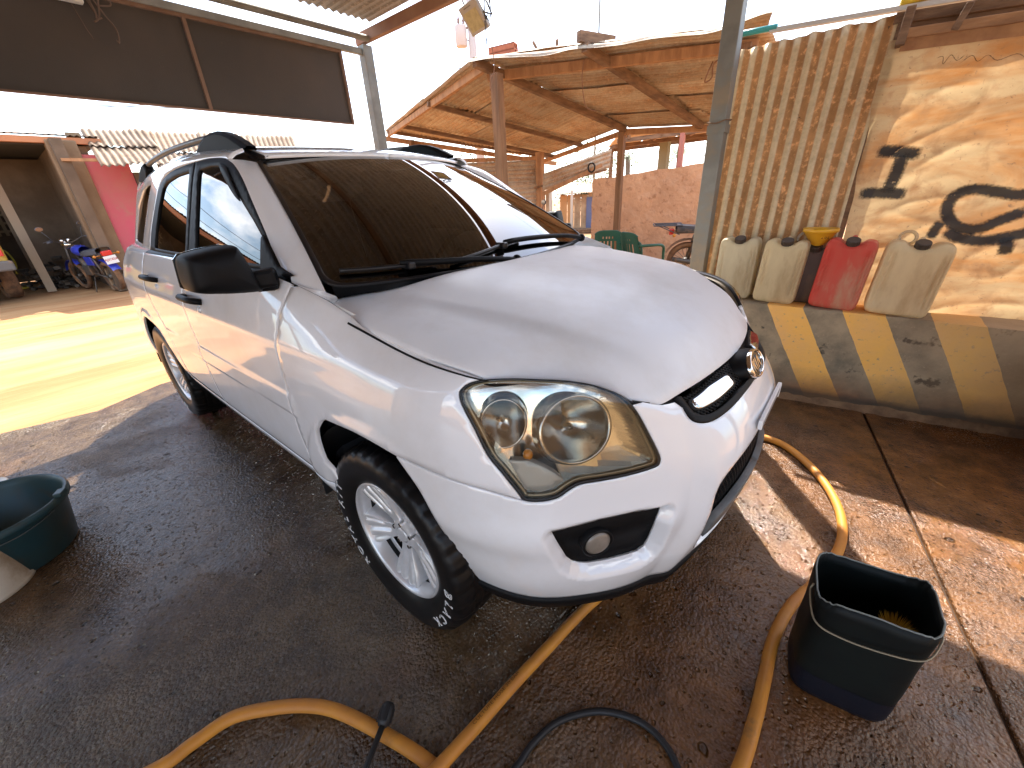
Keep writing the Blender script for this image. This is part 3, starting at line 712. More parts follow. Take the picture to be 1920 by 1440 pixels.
barb = offset_poly(ccw(bars), -.014)
bb_ = both('grille_bar', BLACK, gsurr, W_SURF, barb, step=.012, gap=0, flange=.03, off=.0)
both('chrome_strip', mat('soft_chrome', (.60, .585, .56), .14, metal=1.), bb_, W_SURF, bars, step=.010, gap=0, flange=.004, off=.001, pt_off=lambda S, T, P: .014*sst(-.01, .045, -poly_sd(S, T, ccw(bars))))
bn = W_SURF.N([1.40], [1.055])[0]; bp_c = W_SURF.P([1.40], [1.055])[0]; bn = np.array([.875, 0, .484]); BM = frame(bp_c+bn*.012+np.array([.004, 0, 0]), bn)
bh = MB(); bh.lathe([(.001, .0), (.060, .0), (.074, -.006), (.082, -.02), (.088, -.05)], 40, BM @ Matrix.Diagonal((1.05, .62, 1, 1))); obj('badge_holder', bh, BLACK, gsurr)
bd = MB(); bd.lathe([(.059, .000), (.0585, .005), (.063, .009), (.070, .006), (.072, -.003)], 48, BM @ Matrix.Diagonal((1.06, .60, 1, 1)))
bd.lathe([(.001, .0012), (.060, .0012)], 40, BM @ Matrix.Diagonal((1, .54, 1, 1))) if False else None
for a, b, w in [((-.036, -.019), (-.036, .019), .008), ((-.033, -.001), (-.017, .019), .007), ((-.028, .004), (-.014, -.019), .007), ((-.003, -.019), (-.003, .019), .008), ((.010, -.019), (.022, .019), .007), ((.022, .019), (.036, -.019), .007)]:
    pa, pb = BM @ Vector((a[0], a[1], .003)), BM @ Vector((b[0], b[1], .003)); bd.bar(pa, pb, w, .003, up=BM.to_3x3() @ Vector((0, 0, 1)))
bdo = obj('badge', bd, CHROME, gsurr, label='oval chrome badge with three upright letters')
bk = MB(); bk.lathe([(.001, .0018), (.060, .0018)], 40, BM @ Matrix.Diagonal((1.06, .60, 1, 1))); obj('badge_ground', bk, mat("badge_dark_ground", (.05, .045, .04), .25, metal=.6), bdo)
# lower intake with a grey bar, number plate bracket
io = curve2(intk, 3)+[]
inlet = patch_obj('lower_intake', MATT, car, W_SURF, io, step=.03, gap=-.004, flange=0, off=-.05, seam=seam)
wm = MB()
for i in range(46):
    for dirn in (1, -1):
        s0 = 1.0+i*.02; pts = [(s0+dirn*t, .44+t*1.3) for t in np.linspace(0, .24, 40)]
        ins = [p for p in pts if p[0] <= 1.40 and poly_sd(np.array([p[0]]), np.array([p[1]]), io)[0] < .004]
        if len(ins) > 1:
            n = 6; s_ = np.linspace(ins[0][0], ins[-1][0], n); v_ = np.linspace(ins[0][1], ins[-1][1], n); p = W_SURF.P(s_, v_)-W_SURF.N(s_, v_)*.03
            for sg in (1, -1): wm.tube([(x, sg*y, z) for x, y, z in p], .002, 4, caps=False)
obj('intake_mesh', wm, BLACK, inlet)
GREYP = mat("scuffed_grey_plastic", (.085, .088, .085), .5, col2=(.14, .14, .135), scale=14)
patch_obj('intake_bar', GREYP, inlet, W_SURF, [(1.06, .475), (1.12, .462), (1.40, .455), (1.40, .565), (1.2, .56), (1.075, .535)], step=.03, gap=0, flange=.02, off=-.004, seam=seam)
pb_ = MB(); pb_.box((0, 0, 0), (.32, .030, .012), frame(W_SURF.P([1.40], [.79])[0]+np.array([.006, 0, 0]), (1, 0, 0)))
pb_.box((.145, -.010, .002), (.026, .042, .010), frame(W_SURF.P([1.40], [.79])[0]+np.array([.006, 0, 0]), (1, 0, 0)))
obj('number_plate_bracket', pb_, PAINT, car, bevel=.003)
# black lip under the bumper
vm = MB(); L_ = resamp_open(lipc, .03); A_ = np.array(L_); p0 = W_SURF.P(A_[:, 0], A_[:, 1]); nn = W_SURF.nrm(A_[:, 0], A_[:, 1])
rows = [p0-nn*.012, p0+nn*.004+[0, 0, -.002], p0+nn*.006+[0, 0, -.012], p0-nn*.012+[0, 0, -.060], p0-nn*.05+[0, 0, -.095], p0-nn*.25+[0, 0, -.11]]
vm.grid(len(A_), 6, lambda u, v: tuple(rows[int(round(v*5))][int(round(u*(len(A_)-1)))])); pair('bumper_lip', vm, BLACK, car)
# ---- arches, underbody, cabin
for (cx, cz, r) in (ARCH_F, ARCH_R):
    lm = MB(); lm.grid(24, 5, lambda u, v: (cx+(r+.012)*math.cos(math.pi*(1.0-1.0*u)), -.893+(.28*max(0, -math.cos(math.pi*(1-u))*-1-.1) if cx > -1 else 0)*(1-v)+.36*v, cz+(r+.012)*math.sin(math.pi*(1.0-1.0*u))))
    lm.box((cx, -.52, .55), (1.0, .03, .75)); pair('arch_liner', lm, MATT, car)
ub = MB(); ub.box((-1.35, 0, .32), (1.9, 1.55, .10)); ub.box((-1.55, 0, .36), (3.7, 1.0, .14)); ub.box((-3.25, 0, .36), (.3, 1.4, .12)); ub.box((.42, 0, .42), (.30, .9, .2))
obj('underbody', ub, MATT, car)
cb_ = MB(); cb_.box((-1.85, 0, .62), (2.9, 1.66, .5)); obj('cabin_floor', cb_, SEATM, car, bevel=.03)
for sy in (-.37, .37):
    sm = MB(); sm.box((-1.25, sy, .92), (.5, .5, .16)); sm.box((-1.47, sy, 1.18), (.14, .48, .55), ry=-.22); sm.box((-1.56, sy, 1.50), (.09, .26, .17), ry=-.15)
    obj('front_seat', sm, SEATM, car, bevel=.04, seg=3)
rs = MB(); rs.box((-2.45, 0, 1.12), (.16, 1.3, .6), ry=-.22); rs.box((-2.2, 0, .9), (.5, 1.3, .15)); obj('rear_seat', rs, SEATM, car, bevel=.04, seg=3)
dash = MB(); dash.grid(3, 8, lambda u, v: (-.36-.40*min(1, v*1.6), (2*u-1)*.70, 1.10-.02*v-.10*max(0, v-.62)/.38)); dash.box((-.70, 0, .95), (.22, 1.36, .24)); dash.box((-.62, .36, 1.085), (.20, .34, .07))
obj('dashboard', dash, mat("dark_dash", (.035, .034, .033), .7), car)
stw = MB(); SM = frame((-.86, .37, 1.08), (-.86, 0, .5)); stw.tube([SM @ Vector((.185*math.cos(a), .185*math.sin(a), 0)) for a in np.linspace(0, 2*math.pi, 40)[:-1]], .014, 8, closed=True); stw.lathe([(.001, .03), (.05, .02), (.06, -.02)], 18, SM); stw.bar(SM @ Vector((-.18, 0, 0)), SM @ Vector((.18, 0, 0)), .03, .012)
obj('steering_wheel', stw, BLACK, car)
ivm = MB(); ivm.box((-.92, 0, 1.50), (.03, .22, .07)); obj('cabin_mirror', ivm, BLACK, car, bevel=.01)

# ---- door mirrors
mp_ = [(-1.068, 1.276), (-1.054, 1.290), (-1.010, 1.298), (-.938, 1.305), (-.924, 1.300), (-.908, 1.239), (-.894, 1.173), (-.890, 1.158), (-.98, 1.168), (-1.062, 1.184), (-1.076, 1.198)]
def pillow(outline, n_rings, prof, axis_fn):
    """closed form: outline shrinks ring by ring; prof gives (shrink 0..1, height)"""
    P = np.array(rounded(ccw(outline), .03, 4)); c = P.mean(0); mb = MB(); n = len(P); V = []
    for sh, h in prof: V += [axis_fn(*(c+(p-c)*(1-sh)), h) for p in P]
    F = [(j*n+i, j*n+(i+1) % n, (j+1)*n+(i+1) % n, (j+1)*n+i) for j in range(len(prof)-1) for i in range(n)]
    F.append(tuple((len(prof)-1)*n+i for i in range(n))); F.append(tuple(reversed(range(n))))
    return mb.add(V, F, True)
mm_ = pillow(mp_, 0, [(.10, -.09), (.03, -.085), (0, -.05), (0, -.01), (.03, .018), (.10, .036), (.24, .048), (.5, .056), (.8, .059)], lambda y, z, h: (-.452+h, y, z))
fm_l = MB(); fm_l.v = [(-.52-(abs(y)-.893)*.96+(x+.44)*.25, .955-(x+.44)*.9-.0*(abs(y)-.893), z-.01) for x, y, z in mm_.v]; fm_l.f = [tuple(reversed(f)) for f in mm_.f]; fm_l.sm = list(mm_.sm)
mo = [obj('door_mirror', mm_, BLACK, car, label='black door mirror folded out'), obj('door_mirror', fm_l, BLACK, car, label='black door mirror folded back')]
am_ = MB(); am_.bar((-.465, -.925, 1.195), (-.425, -.845, 1.20), .065, .055); am_.bar((-.47, -.90, 1.180), (-.42, -.85, 1.182), .05, .045)
sail = [(-.375, 1.168), (-.355, 1.160), (-.30, 1.145), (-.50, 1.262), (-.565, 1.300), (-.56, 1.18)]
pair('mirror_arm', am_, BLACK, mo, bevel=.012)
sp_ = [(-.372, 1.200), (-.47, 1.222), (-.52, 1.258), (-.60, 1.312), (-.612, 1.30), (-.60, 1.21), (-.59, 1.178), (-.50, 1.172)]
both('mirror_base', BLACK, mo, G_SURF, sp_, step=.02, gap=0, flange=.012, off=.012)
mg = MB(); mg.prism([(y, z) for y, z in mp_], .004, Matrix(((0, 0, 1, -.546), (1, 0, 0, 0), (0, 1, 0, 0), (0, 0, 0, 1)))); obj('mirror_glass', mg, CHROME, mo[0])
# ---- handles
for (s0, s1, v, par) in ((-1.405, -1.175, 1.042, fdoor), (-2.165, -1.935, 1.070, rdoor)):
    hm = MB(); ss_ = np.linspace(s0, s1, 13); P_ = W_SURF.P(ss_, np.full(13, v)); N_ = W_SURF.N(ss_, np.full(13, v))
    h = np.array([.004, .020, .032, .038, .040, .040, .040, .040, .040, .038, .032, .020, .004])
    pts = P_+N_*h[:, None]; hm.tube([tuple(p) for p in pts], [.013]+[.0145]*11+[.013], 10)
    ho = pair('door_handle', hm, BLACK, par)
    dm_ = MB(); dp = W_SURF.P([(s0+s1)/2], [v-.004])[0]; dn = W_SURF.N([(s0+s1)/2], [v])[0]; dm_.lathe([(.028, .001), (.022, .004), (.001, .001)], 20, frame(dp, dn) @ Matrix.Diagonal((1.5, 1, 1, 1)))
    kc = MB(); kp = W_SURF.P([s1-.03], [v-.035])[0]; kc.lathe([(.016, 0), (.013, .008), (.001, .010)], 16, frame(kp, dn)); pair('lock_cover', kc, PAINT, par)
# ---- roof rails
for sg in (1,):
    rm = MB(); rp = smooth_path([(-1.46, -.560, 1.706), (-1.7, -.558, 1.716), (-2.2, -.556, 1.722), (-2.6, -.558, 1.708), (-2.86, -.560, 1.680)], 6); rm.tube(rp, .015, 10)
    ro = pair('roof_rail', rm, mat("grey_rail", (.20, .195, .185), .4, metal=.4), car)
    pm_ = MB(); prof = [(-1.05, 1.632), (-1.11, 1.658), (-1.18, 1.684), (-1.26, 1.706), (-1.33, 1.717), (-1.42, 1.720), (-1.50, 1.716), (-1.58, 1.702), (-1.68, 1.672), (-1.3, 1.650), (-1.15, 1.634)]
    def pod(pr): 
        mb = MB(); n = len(pr); V = []
        for y, k in ((-.592, .90), (-.582, 1.), (-.548, 1.), (-.536, .9)):
            cx = sum(p[0] for p in pr)/n; V += [(cx+(x-cx)*k, y, z if k == 1 else z-.012) for x, z in pr]
        F = [(j*n+i, (j+1)*n+i, (j+1)*n+(i+1) % n, j*n+(i+1) % n) for j in range(3) for i in range(n)]; F.append(tuple(range(n))); F.append(tuple(reversed(range(3*n, 4*n)))); return mb.add(V, F, False)
    pair('rail_foot', pod(prof), BLACK, ro, bevel=.008)
    pr2 = [(-2.74, 1.66), (-2.76, 1.702), (-2.84, 1.694), (-2.92, 1.672), (-3.05, 1.624), (-3.0, 1.61), (-2.8, 1.62)]
    pair('rail_foot', pod(pr2), BLACK, ro, bevel=.008)
# ---- wipers and washer jets
def wiper(bl, arm, name='wiper'):
    b = MB(); P_ = [WS_SURF.P([s], [v])[0]+WS_SURF.N([s], [v])[0]*.014 for s, v in bl]; b.tube(smooth_path(P_, 5), .008, 6); w = obj('wiper', b, SEAL, car)
    a = MB(); Q = [WS_SURF.P([s], [v])[0]+WS_SURF.N([s], [v])[0]*h for s, v, h in arm]; a.tube(smooth_path(Q, 4), [.012]*(4*(len(arm)-1))+[.008], 6); a.ball(Q[0], .02, 10, 6); obj('wiper_arm', a, BLACK, w)
    c = MB(); m_ = P_[len(P_)//2]; c.box(m_, (.05, .03, .025)); obj('wiper_joint', c, SEAL, w, bevel=.006)
wiper([(-.665, .05), (-.56, .045), (-.46, .043), (-.36, .036)], [(-.02, -.02, .02), (-.2, .012, .026), (-.36, .03, .026), (-.49, .044, .028)])
wiper([(-.30, .03), (-.16, .052), (-.02, .075), (.12, .09)], [(.60, -.02, .02), (.45, .03, .026), (.2, .07, .026), (-.01, .078, .028)])
for v in (-.245, .255):
    nz_ = MB(); p = H_SURF.P([0.], [v])[0]; nz_.box(p+np.array([0, 0, .004]), (.030, .018, .012), ry=.2); obj('washer_jet', nz_, SEAL, car, bevel=.004)
# ---- wheels
def wheel_parts():
    R0 = .353; tw = .118
    ty = MB(); N = 180
    prof = [(.214, -.095), (.223, -.110), (.240, -.124), (.268, -.133), (.300, -.1355), (.324, -.131), (.342, -.116)]
    tread = [(-.088), (-.075), (-.068), (-.066), (-.050), (-.034), (-.031), (-.016), (0.), (.016), (.031), (.034), (.05), (.066), (.068), (.075), (.088)]
    rows = [(r, z, 0) for r, z in prof]+[(R0, z, 1) for z in tread]+[(r, -z, 0) for r, z in prof[::-1]]
    V = []
    for k, (r, z, t) in enumerate(rows):
        for i in range(N):
            rr = r; 
            if t:
                g = 0
                if abs(abs(z)-.067) < .003 or abs(abs(z)-.0325) < .003: g = .008
                ph = (i+int(abs(z)*90)*2) % 6
                if ph in (0,) and abs(z) > .01: g = .007
                if abs(z) > .07 and (i % 6) in (0, 1): g = .008
                rr = r-g-.004*(abs(z)/.088)**3
            elif k in (6, len(rows)-7): rr = r-(.007 if (i % 6) in (0, 1) else 0)
            a = 2*math.pi*i/N; V.append((rr*math.cos(a), rr*math.sin(a), -z))
    n = N; K = len(rows)
    F = [(k*n+i, (k+1)*n+i, (k+1)*n+(i+1) % n, k*n+(i+1) % n) for k in range(K-1) for i in range(n)]
    ty.add(V, F, True)
    for rr_ in (.262, .306): pass
    ri = MB(); ri.lathe([(.224, .104), (.2245, .112), (.220, .1155), (.2135, .113), (.209, .104), (.204, .085), (.2025, .066)], 64); bl = MB(); bl.lathe([(.2025, .066), (.200, .03), (.197, -.09), (.215, -.105), (.222, -.10)], 48)
    fa = MB(); nr, na = 56, 360; idx = {}; V = []
    def depth(r, a):
        s = (a/(2*math.pi/5)) % 1.0; s = min(s, 1-s)*2*math.pi/5      # angle from spoke centre
        d = s*r                                                        # lateral distance
        w = .030+.036*sst(.06, .20, r)
        ridge = 1-sst(w-.004, w+.007, d)
        groove = math.exp(-(d/.008)**2)*.012*sst(.075, .10, r)+.008*math.exp(-((d-.026-.016*sst(.08, .2, r))/.006)**2)*sst(.09, .13, r)
        base = .070+.018*sst(.05, .16, r)+.012*sst(.14, .205, r)
        z = base-.050*(1-ridge)-groove
        hub = 1-sst(.040, .060, r); z = z*(1-hub)+.078*hub
        return z, ridge, hub
    for j in range(nr):
        r = .030+(.2075-.030)*j/(nr-1)
        for i in range(na):
            a = 2*math.pi*i/na; z, rg_, hb = depth(r, a); V.append((r*math.cos(a), r*math.sin(a), z))
    F = []
    for j in range(nr-1):
        r = .030+(.2075-.030)*(j+.5)/(nr-1)
        for i in range(na):
            z, rg_, hb = depth(r, 2*math.pi*(i+.5)/na)
            if .066 < r < .180 and rg_ < .02: continue
            F.append((j*na+i, j*na+(i+1) % na, (j+1)*na+(i+1) % na, (j+1)*na+i))
    fa.add(V, F, True)
    cp = MB(); cp.lathe([(.001, .0815), (.024, .081), (.0285, .078), (.0295, .070)], 32)
    nt = MB()
    nt.cyl((.046, 0, .06), (.046, 0, .081), .0085, n=6, smooth=False)
    br = MB(); br.lathe([(.07, .005), (.190, .005), (.194, -.03)], 40); br.lathe([(.001, -.02), (.20, -.02)], 30)
    return ty, ri, fa, cp, nt, br, bl
ty, ri, fa, cp, nt, br, bl = wheel_parts()
WM = {}
for nme, mb, m in (('wheel', ri, ALLOY), ('tyre', ty, RUBBER), ('spokes', fa, ALLOY), ('hub_cap', cp, ALLOY), ('wheel_nut', nt, CHROME), ('brake_disc', br, MATT), ('rim_barrel', bl, MATT)):
    WM[nme] = mesh_of(mb, nme); WM[nme].materials.append(m)
def ring_text(txt, a0, r0, size, spacing):
    """raised outline letters round the tyre wall; a0 start angle (deg), clockwise seen from outside"""
    out = MB(); a = a0
    for ch in txt:
        if ch == ' ': a -= spacing*.6; continue
        me = text_mesh(ch, size, outline=.00115)
        vv = np.array([v.co[:] for v in me.vertices]); fs = [tuple(p.vertices) for p in me.polygons]
        th = math.radians(a); c, s = math.cos(th), math.sin(th)
        V = []
        for x, y, z in vv:
            x *= 1.12
            ta = th-x/r0; rr = r0+y; zz = .1360-.0030*max(0, (rr-.298)/.018)**2-.0042*max(0, (.298-rr)/.03)**2+z*.8
            V.append((rr*math.cos(ta), rr*math.sin(ta), zz))
        out.add(V, fs, False); a -= spacing; bpy.data.meshes.remove(me)
    return out
t1 = ring_text("ROYAL A/T", 226, .293, .046, 9.2); t2 = ring_text("BLACK", -2, .292, .046, 10.5)
t1.add(t2.v, t2.f); WM['lettering'] = mesh_of(t1, 'tyre_lettering'); WM['lettering'].materials.append(WHITEINK)
for (x, sg, yy, spin) in ((0, -1, -.768, .0), (-2.63, -1, -.768, .6), (0, 1, .768, .3), (-2.63, 1, .768, 1.1)):
    w = obj('wheel', WM['wheel'], None, car)
    base = Matrix.Translation((x, yy, .352)) @ (Matrix.Rotation(math.pi/2, 4, 'X') if sg < 0 else Matrix.Rotation(-math.pi/2, 4, 'X'))
    w.matrix_basis = base; nk = 0
    for nme in ('tyre', 'spokes', 'hub_cap', 'brake_disc', 'rim_barrel', 'lettering')+('wheel_nut',)*5:
        c = obj({'lettering': 'tyre_lettering'}.get(nme, nme), WM[nme], None, w)
        if nme == 'spokes': c.rotation_euler = (0, 0, spin+rad(18+36))
        if nme == 'wheel_nut': c.rotation_euler = (0, 0, spin+rad(18+36)+2*math.pi*(nk+.5)/5); nk += 1
        if nme == 'lettering': c.rotation_euler = (0, 0, spin); c['label'] = 'raised white outlined tyre lettering'
# ---------------------------------------------------------------- ground
def concrete_mat(name, c1, c2, mud, wet=.5):
    m = bpy.data.materials.new(name); m.use_nodes = True; nt = m.node_tree; N = nt.nodes; L = nt.links; b = N['Principled BSDF']
    tc = N.new("ShaderNodeTexCoord")
    def noise(sc, det=8, r=.6, st=None):
        n = N.new("ShaderNodeTexNoise"); n.inputs['Scale'].default_value = sc; n.inputs['Detail'].default_value = det; n.inputs['Roughness'].default_value = r
        if st:
            mp = N.new("ShaderNodeMapping"); mp.inputs['Scale'].default_value = st; L.new(tc.outputs['Object'], mp.inputs[0]); L.new(mp.outputs[0], n.inputs[0])
        else: L.new(tc.outputs['Object'], n.inputs[0])
        return n.outputs[0]
    def rng_(src, a, b_, lo=0., hi=1., smooth=False):
        r = N.new("ShaderNodeMapRange"); r.inputs[1].default_value = a; r.inputs[2].default_value = b_; r.inputs[3].default_value = lo; r.inputs[4].default_value = hi
        if smooth: r.interpolation_type = 'SMOOTHSTEP'
        L.new(src, r.inputs[0]); return r.outputs[0]
    def mixc(f, a, b_):
        x = N.new("ShaderNodeMixRGB")
        for i, q in ((1, a), (2, b_)):
            if isinstance(q, tuple): x.inputs[i].default_value = (*q, 1)
            else: L.new(q, x.inputs[i])
        L.new(f, x.inputs[0]); return x.outputs[0]
    def mth(op, a, b_):
        x = N.new("ShaderNodeMath"); x.operation = op
        for i, q in ((0, a), (1, b_)):
            if isinstance(q, (int, float)): x.inputs[i].default_value = q
            else: L.new(q, x.inputs[i])
        return x.outputs[0]
    big = noise(.9, 5, .55); mid = noise(7, 8, .65); fine = noise(120, 6, .7)
    # exposed aggregate
    vo = N.new("ShaderNodeTexVoronoi"); vo.inputs['Scale'].default_value = 95; L.new(tc.outputs['Object'], vo.inputs[0])
    agg = N.new("ShaderNodeSeparateColor"); L.new(vo.outputs['Color'], agg.inputs[0])
    col = mixc(rng_(mid, .36, .64), c1, c2)
    col = mixc(rng_(agg.outputs[0], .80, 1.0, 0, .42), col, (.20, .155, .12))
    col = mixc(rng_(fine, .40, .62, 0, .5), col, tuple(q*.45 for q in c2))
    sx = N.new("ShaderNodeSeparateXYZ"); L.new(tc.outputs['Object'], sx.inputs[0])
    mudf = mth('ADD', rng_(big, .42, .66), rng_(sx.outputs[0], .25, 1.3, -.45, .85))
    cl = N.new("ShaderNodeClamp"); L.new(mudf, cl.inputs[0]); mudc = mixc(rng_(mid, .3, .66), mud, tuple(q*.32 for q in mud))
    col = mixc(mth('MULTIPLY', cl.outputs[0], .72), col, mudc)
    # pits
    v2 = N.new("ShaderNodeTexVoronoi"); v2.inputs['Scale'].default_value = 17; v2.inputs['Randomness'].default_value = 1.0
    wob = N.new("ShaderNodeMixRGB"); wob.blend_type = 'ADD'; wob.inputs[0].default_value = .035; L.new(tc.outputs['Object'], wob.inputs[1])
    nw = N.new("ShaderNodeTexNoise"); nw.inputs['Scale'].default_value = 14; L.new(tc.outputs['Object'], nw.inputs[0]); L.new(nw.outputs['Color'], wob.inputs[2]); L.new(wob.outputs[0], v2.inputs[0])
    v2c = N.new("ShaderNodeSeparateColor"); L.new(v2.outputs['Color'], v2c.inputs[0])
    rad_ = rng_(v2c.outputs[0], .70, 1.0, 0.02, .26)
    pit = mth('SUBTRACT', 1., rng_(mth('DIVIDE', v2.outputs['Distance'], rad_), .55, 1.05, 0, 1, True))
    pit = mth('MULTIPLY', pit, rng_(v2c.outputs[0], .70, .74))
    v3 = N.new("ShaderNodeTexVoronoi"); v3.inputs['Scale'].default_value = 55; L.new(wob.outputs[0], v3.inputs[0]); v3c = N.new("ShaderNodeSeparateColor"); L.new(v3.outputs['Color'], v3c.inputs[0])
    pit3 = mth('MULTIPLY', mth('SUBTRACT', 1., rng_(v3.outputs['Distance'], .14, .38, 0, 1, True)), rng_(v3c.outputs[0], .66, .70))
    col = mixc(mth('MULTIPLY', pit, .65), col, tuple(q*.25 for q in c2))
    L.new(col, b.inputs['Base Color'])
    # water film: smooth where the big noise is high, damp elsewhere
    wetf = rng_(noise(1.35, 4, .5, (1, 1, 1)), .40, .56, 0, 1, True)
    def pool(x, y, r):
        v = N.new("ShaderNodeVectorMath"); v.operation = 'DISTANCE'; L.new(tc.outputs['Object'], v.inputs[0]); v.inputs[1].default_value = (x, y, 0); return rng_(mth('ADD', v.outputs['Value'], mth('MULTIPLY', noise(2.6, 6, .6), .9*r)), r*.75, r*1.5, 1., 0., True)
    for (px_, py_, pr_) in ((-1.35, -1.15, .95), (-2.0, -.9, .8), (1.02, .02, .30), (.95, -.2, .25)): wetf = mth('MAXIMUM', wetf, pool(px_, py_, pr_))
    rough = mth('ADD', rng_(wetf, 0, 1, .24, .07), rng_(fine, .3, .7, -.04, .07))
    L.new(rough, b.inputs['Roughness']); b.inputs['Specular IOR Level'].default_value = .62
    h = mth('ADD', mth('MULTIPLY', fine, .35), mth('MULTIPLY', noise(38, 6, .65, (1, .45, 1)), 1.25))
    h = mth('SUBTRACT', h, mth('MULTIPLY', vo.outputs['Distance'], .55))
    h = mth('MULTIPLY', h, rng_(wetf, 0, 1, 1.0, .34))
    h = mth('SUBTRACT', mth('SUBTRACT', h, mth('MULTIPLY', pit, 1.1)), mth('MULTIPLY', pit3, .7))
    bp_ = N.new("ShaderNodeBump"); bp_.inputs['Strength'].default_value = 1.0; bp_.inputs['Distance'].default_value = .011; L.new(h, bp_.inputs['Height']); L.new(bp_.outputs[0], b.inputs['Normal'])
    return m
CONC = concrete_mat("wet_stained_concrete", (.150, .094, .046), (.056, .031, .014), (.26, .100, .026))
DIRT = mat("dry_orange_dirt", (.41, .215, .092), .95, col2=(.30, .135, .048), scale=1.1, lo=.36, hi=.66, detail=10, stretch=(2.2, .35, 1), dirt=(.48, .29, .135), dscale=.8, dlo=.48, dhi=.70, bump=.5, bscale=22, bdist=.02)
g = MB(); g.grid(80, 80, lambda u, v: (-80+160*u, -80+160*v, -.022)); tag(obj('dirt_ground', g, DIRT), kind='structure')
# two cast slabs with an open joint running past the car's nose
ja, jb = Vector((1.18, 2.25)), Vector((1.72, -.60)); jd = (jb-ja).normalized(); jn = Vector((-jd.y, jd.x))
far = jb+jd*5
fl = bpy.data.objects.new('concrete_floor', None); C.objects.link(fl); fl['kind'] = 'structure'
edge = [(-3.62, 2.25)]+[(-3.55+.10*math.sin(k*1.7)+.05*math.sin(k*4.1), 2.25-.45*k) for k in range(1, 20)]
def slab(poly):
    mb = MB(); mb.prism(poly, .06, z0=-.06); return mb
w_ = .007
left_p = [(p[0], p[1]) for p in (ja-jn*w_, jb-jn*w_, far-jn*w_)]+[(-3.6, far.y)]+edge[::-1]
right_p = [(p[0], p[1]) for p in (ja+jn*w_, jb+jn*w_, far+jn*w_)]+[(6.5, far.y), (6.5, 2.25)]
if area2(left_p) < 0: left_p = left_p[::-1]
if area2(right_p) < 0: right_p = right_p[::-1]
obj('slab', slab(left_p), CONC, fl, bevel=.006, seg=2); obj('slab', slab(right_p), CONC, fl, bevel=.006, seg=2)
jm = MB(); jm.box(((ja.x+far.x)/2, (ja.y+far.y)/2, -.035), (.03, (far-ja).length, .03), rz=math.atan2(jd.y, jd.x)-math.pi/2); obj('joint_filler', jm, mat("joint_dirt", (.05, .028, .016), .9, bump=.4, bscale=60), fl)
# ---------------------------------------------------------------- striped kerb wall
def stripe_mat():
    m = mat("striped_wall_paint", (.2, .2, .2), .8, bump=.5, bscale=55, bdist=.006); nt = m.node_tree; N = nt.nodes; L = nt.links; b = N['Principled BSDF']
    tc = N.new("ShaderNodeTexCoord"); sx = N.new("ShaderNodeSeparateXYZ"); L.new(tc.outputs['Object'], sx.inputs[0])
    def mth(op, a, b_=0.):
        x = N.new("ShaderNodeMath"); x.operation = op
        for i, q in ((0, a), (1, b_)):
            if isinstance(q, (int, float)): x.inputs[i].default_value = q
            else: L.new(q, x.inputs[i])
        return x.outputs[0]
    def noise(sc, lo, hi, det=8, st=(1, 1, 1)):
        mp = N.new("ShaderNodeMapping"); mp.inputs['Scale'].default_value = st; L.new(tc.outputs['Object'], mp.inputs[0])
        n = N.new("ShaderNodeTexNoise"); n.inputs['Scale'].default_value = sc; n.inputs['Detail'].default_value = det; n.inputs['Roughness'].default_value = .65; L.new(mp.outputs[0], n.inputs[0])
        r = N.new("ShaderNodeMapRange"); r.inputs[1].default_value = lo; r.inputs[2].default_value = hi; L.new(n.outputs[0], r.inputs[0]); return r.outputs[0]
    def mixc(f, a, c):
        x = N.new("ShaderNodeMixRGB")
        for i, q in ((1, a), (2, c)):
            if isinstance(q, tuple): x.inputs[i].default_value = (*q, 1)
            else: L.new(q, x.inputs[i])
        L.new(f, x.inputs[0]); return x.outputs[0]
    q = mth('ADD', sx.outputs[0], mth('MULTIPLY', sx.outputs[2], .543)); q = mth('ADD', q, mth('MULTIPLY', mth('SUBTRACT', noise(9, 0, 1), .5), .018))
    fr = mth('FRACT', mth('DIVIDE', mth('SUBTRACT', q, .951), .402)); yel = mth('LESS_THAN', fr, .5)
    yc = mixc(noise(3.2, .40, .66), (.92, .50, .11), (.82, .47, .17)); yc = mixc(noise(40, .60, .70), yc, (.42, .30, .18))
    bc = mixc(noise(4, .36, .62), (.17, .142, .10), (.38, .295, .19)); bc = mixc(noise(60, .60, .68), bc, (.36, .27, .18)); bc = mixc(noise(7, .62, .68, 4), bc, (.03, .028, .025))
    col = mixc(yel, bc, yc)
    # bare mortar showing at the right end, rust-red splash along the foot
    right = N.new("ShaderNodeMapRange"); right.inputs[1].default_value = 1.45; right.inputs[2].default_value = 2.15; L.new(mth('ADD', q, mth('MULTIPLY', noise(5, 0, 1), .3)), right.inputs[0])
    col = mixc(mth('MULTIPLY', right.outputs[0], .55), col, (.36, .235, .125))
    foot = N.new("ShaderNodeMapRange"); foot.inputs[1].default_value = .20; foot.inputs[2].default_value = .02; L.new(mth('ADD', sx.outputs[2], mth('MULTIPLY', noise(6, 0, 1), -.14)), foot.inputs[0])
    col = mixc(mth('MULTIPLY', foot.outputs[0], .8), col, mixc(noise(3, .4, .6), (.21, .075, .022), (.10, .065, .042)))
    foot2 = N.new("ShaderNodeMapRange"); foot2.inputs[1].default_value = .075; foot2.inputs[2].default_value = .04; L.new(mth('ADD', sx.outputs[2], mth('MULTIPLY', noise(8, 0, 1), -.05)), foot2.inputs[0])
    col = mixc(mth('MULTIPLY', foot2.outputs[0], .8), col, (.05, .036, .026))
    L.new(col, b.inputs['Base Color']); return m
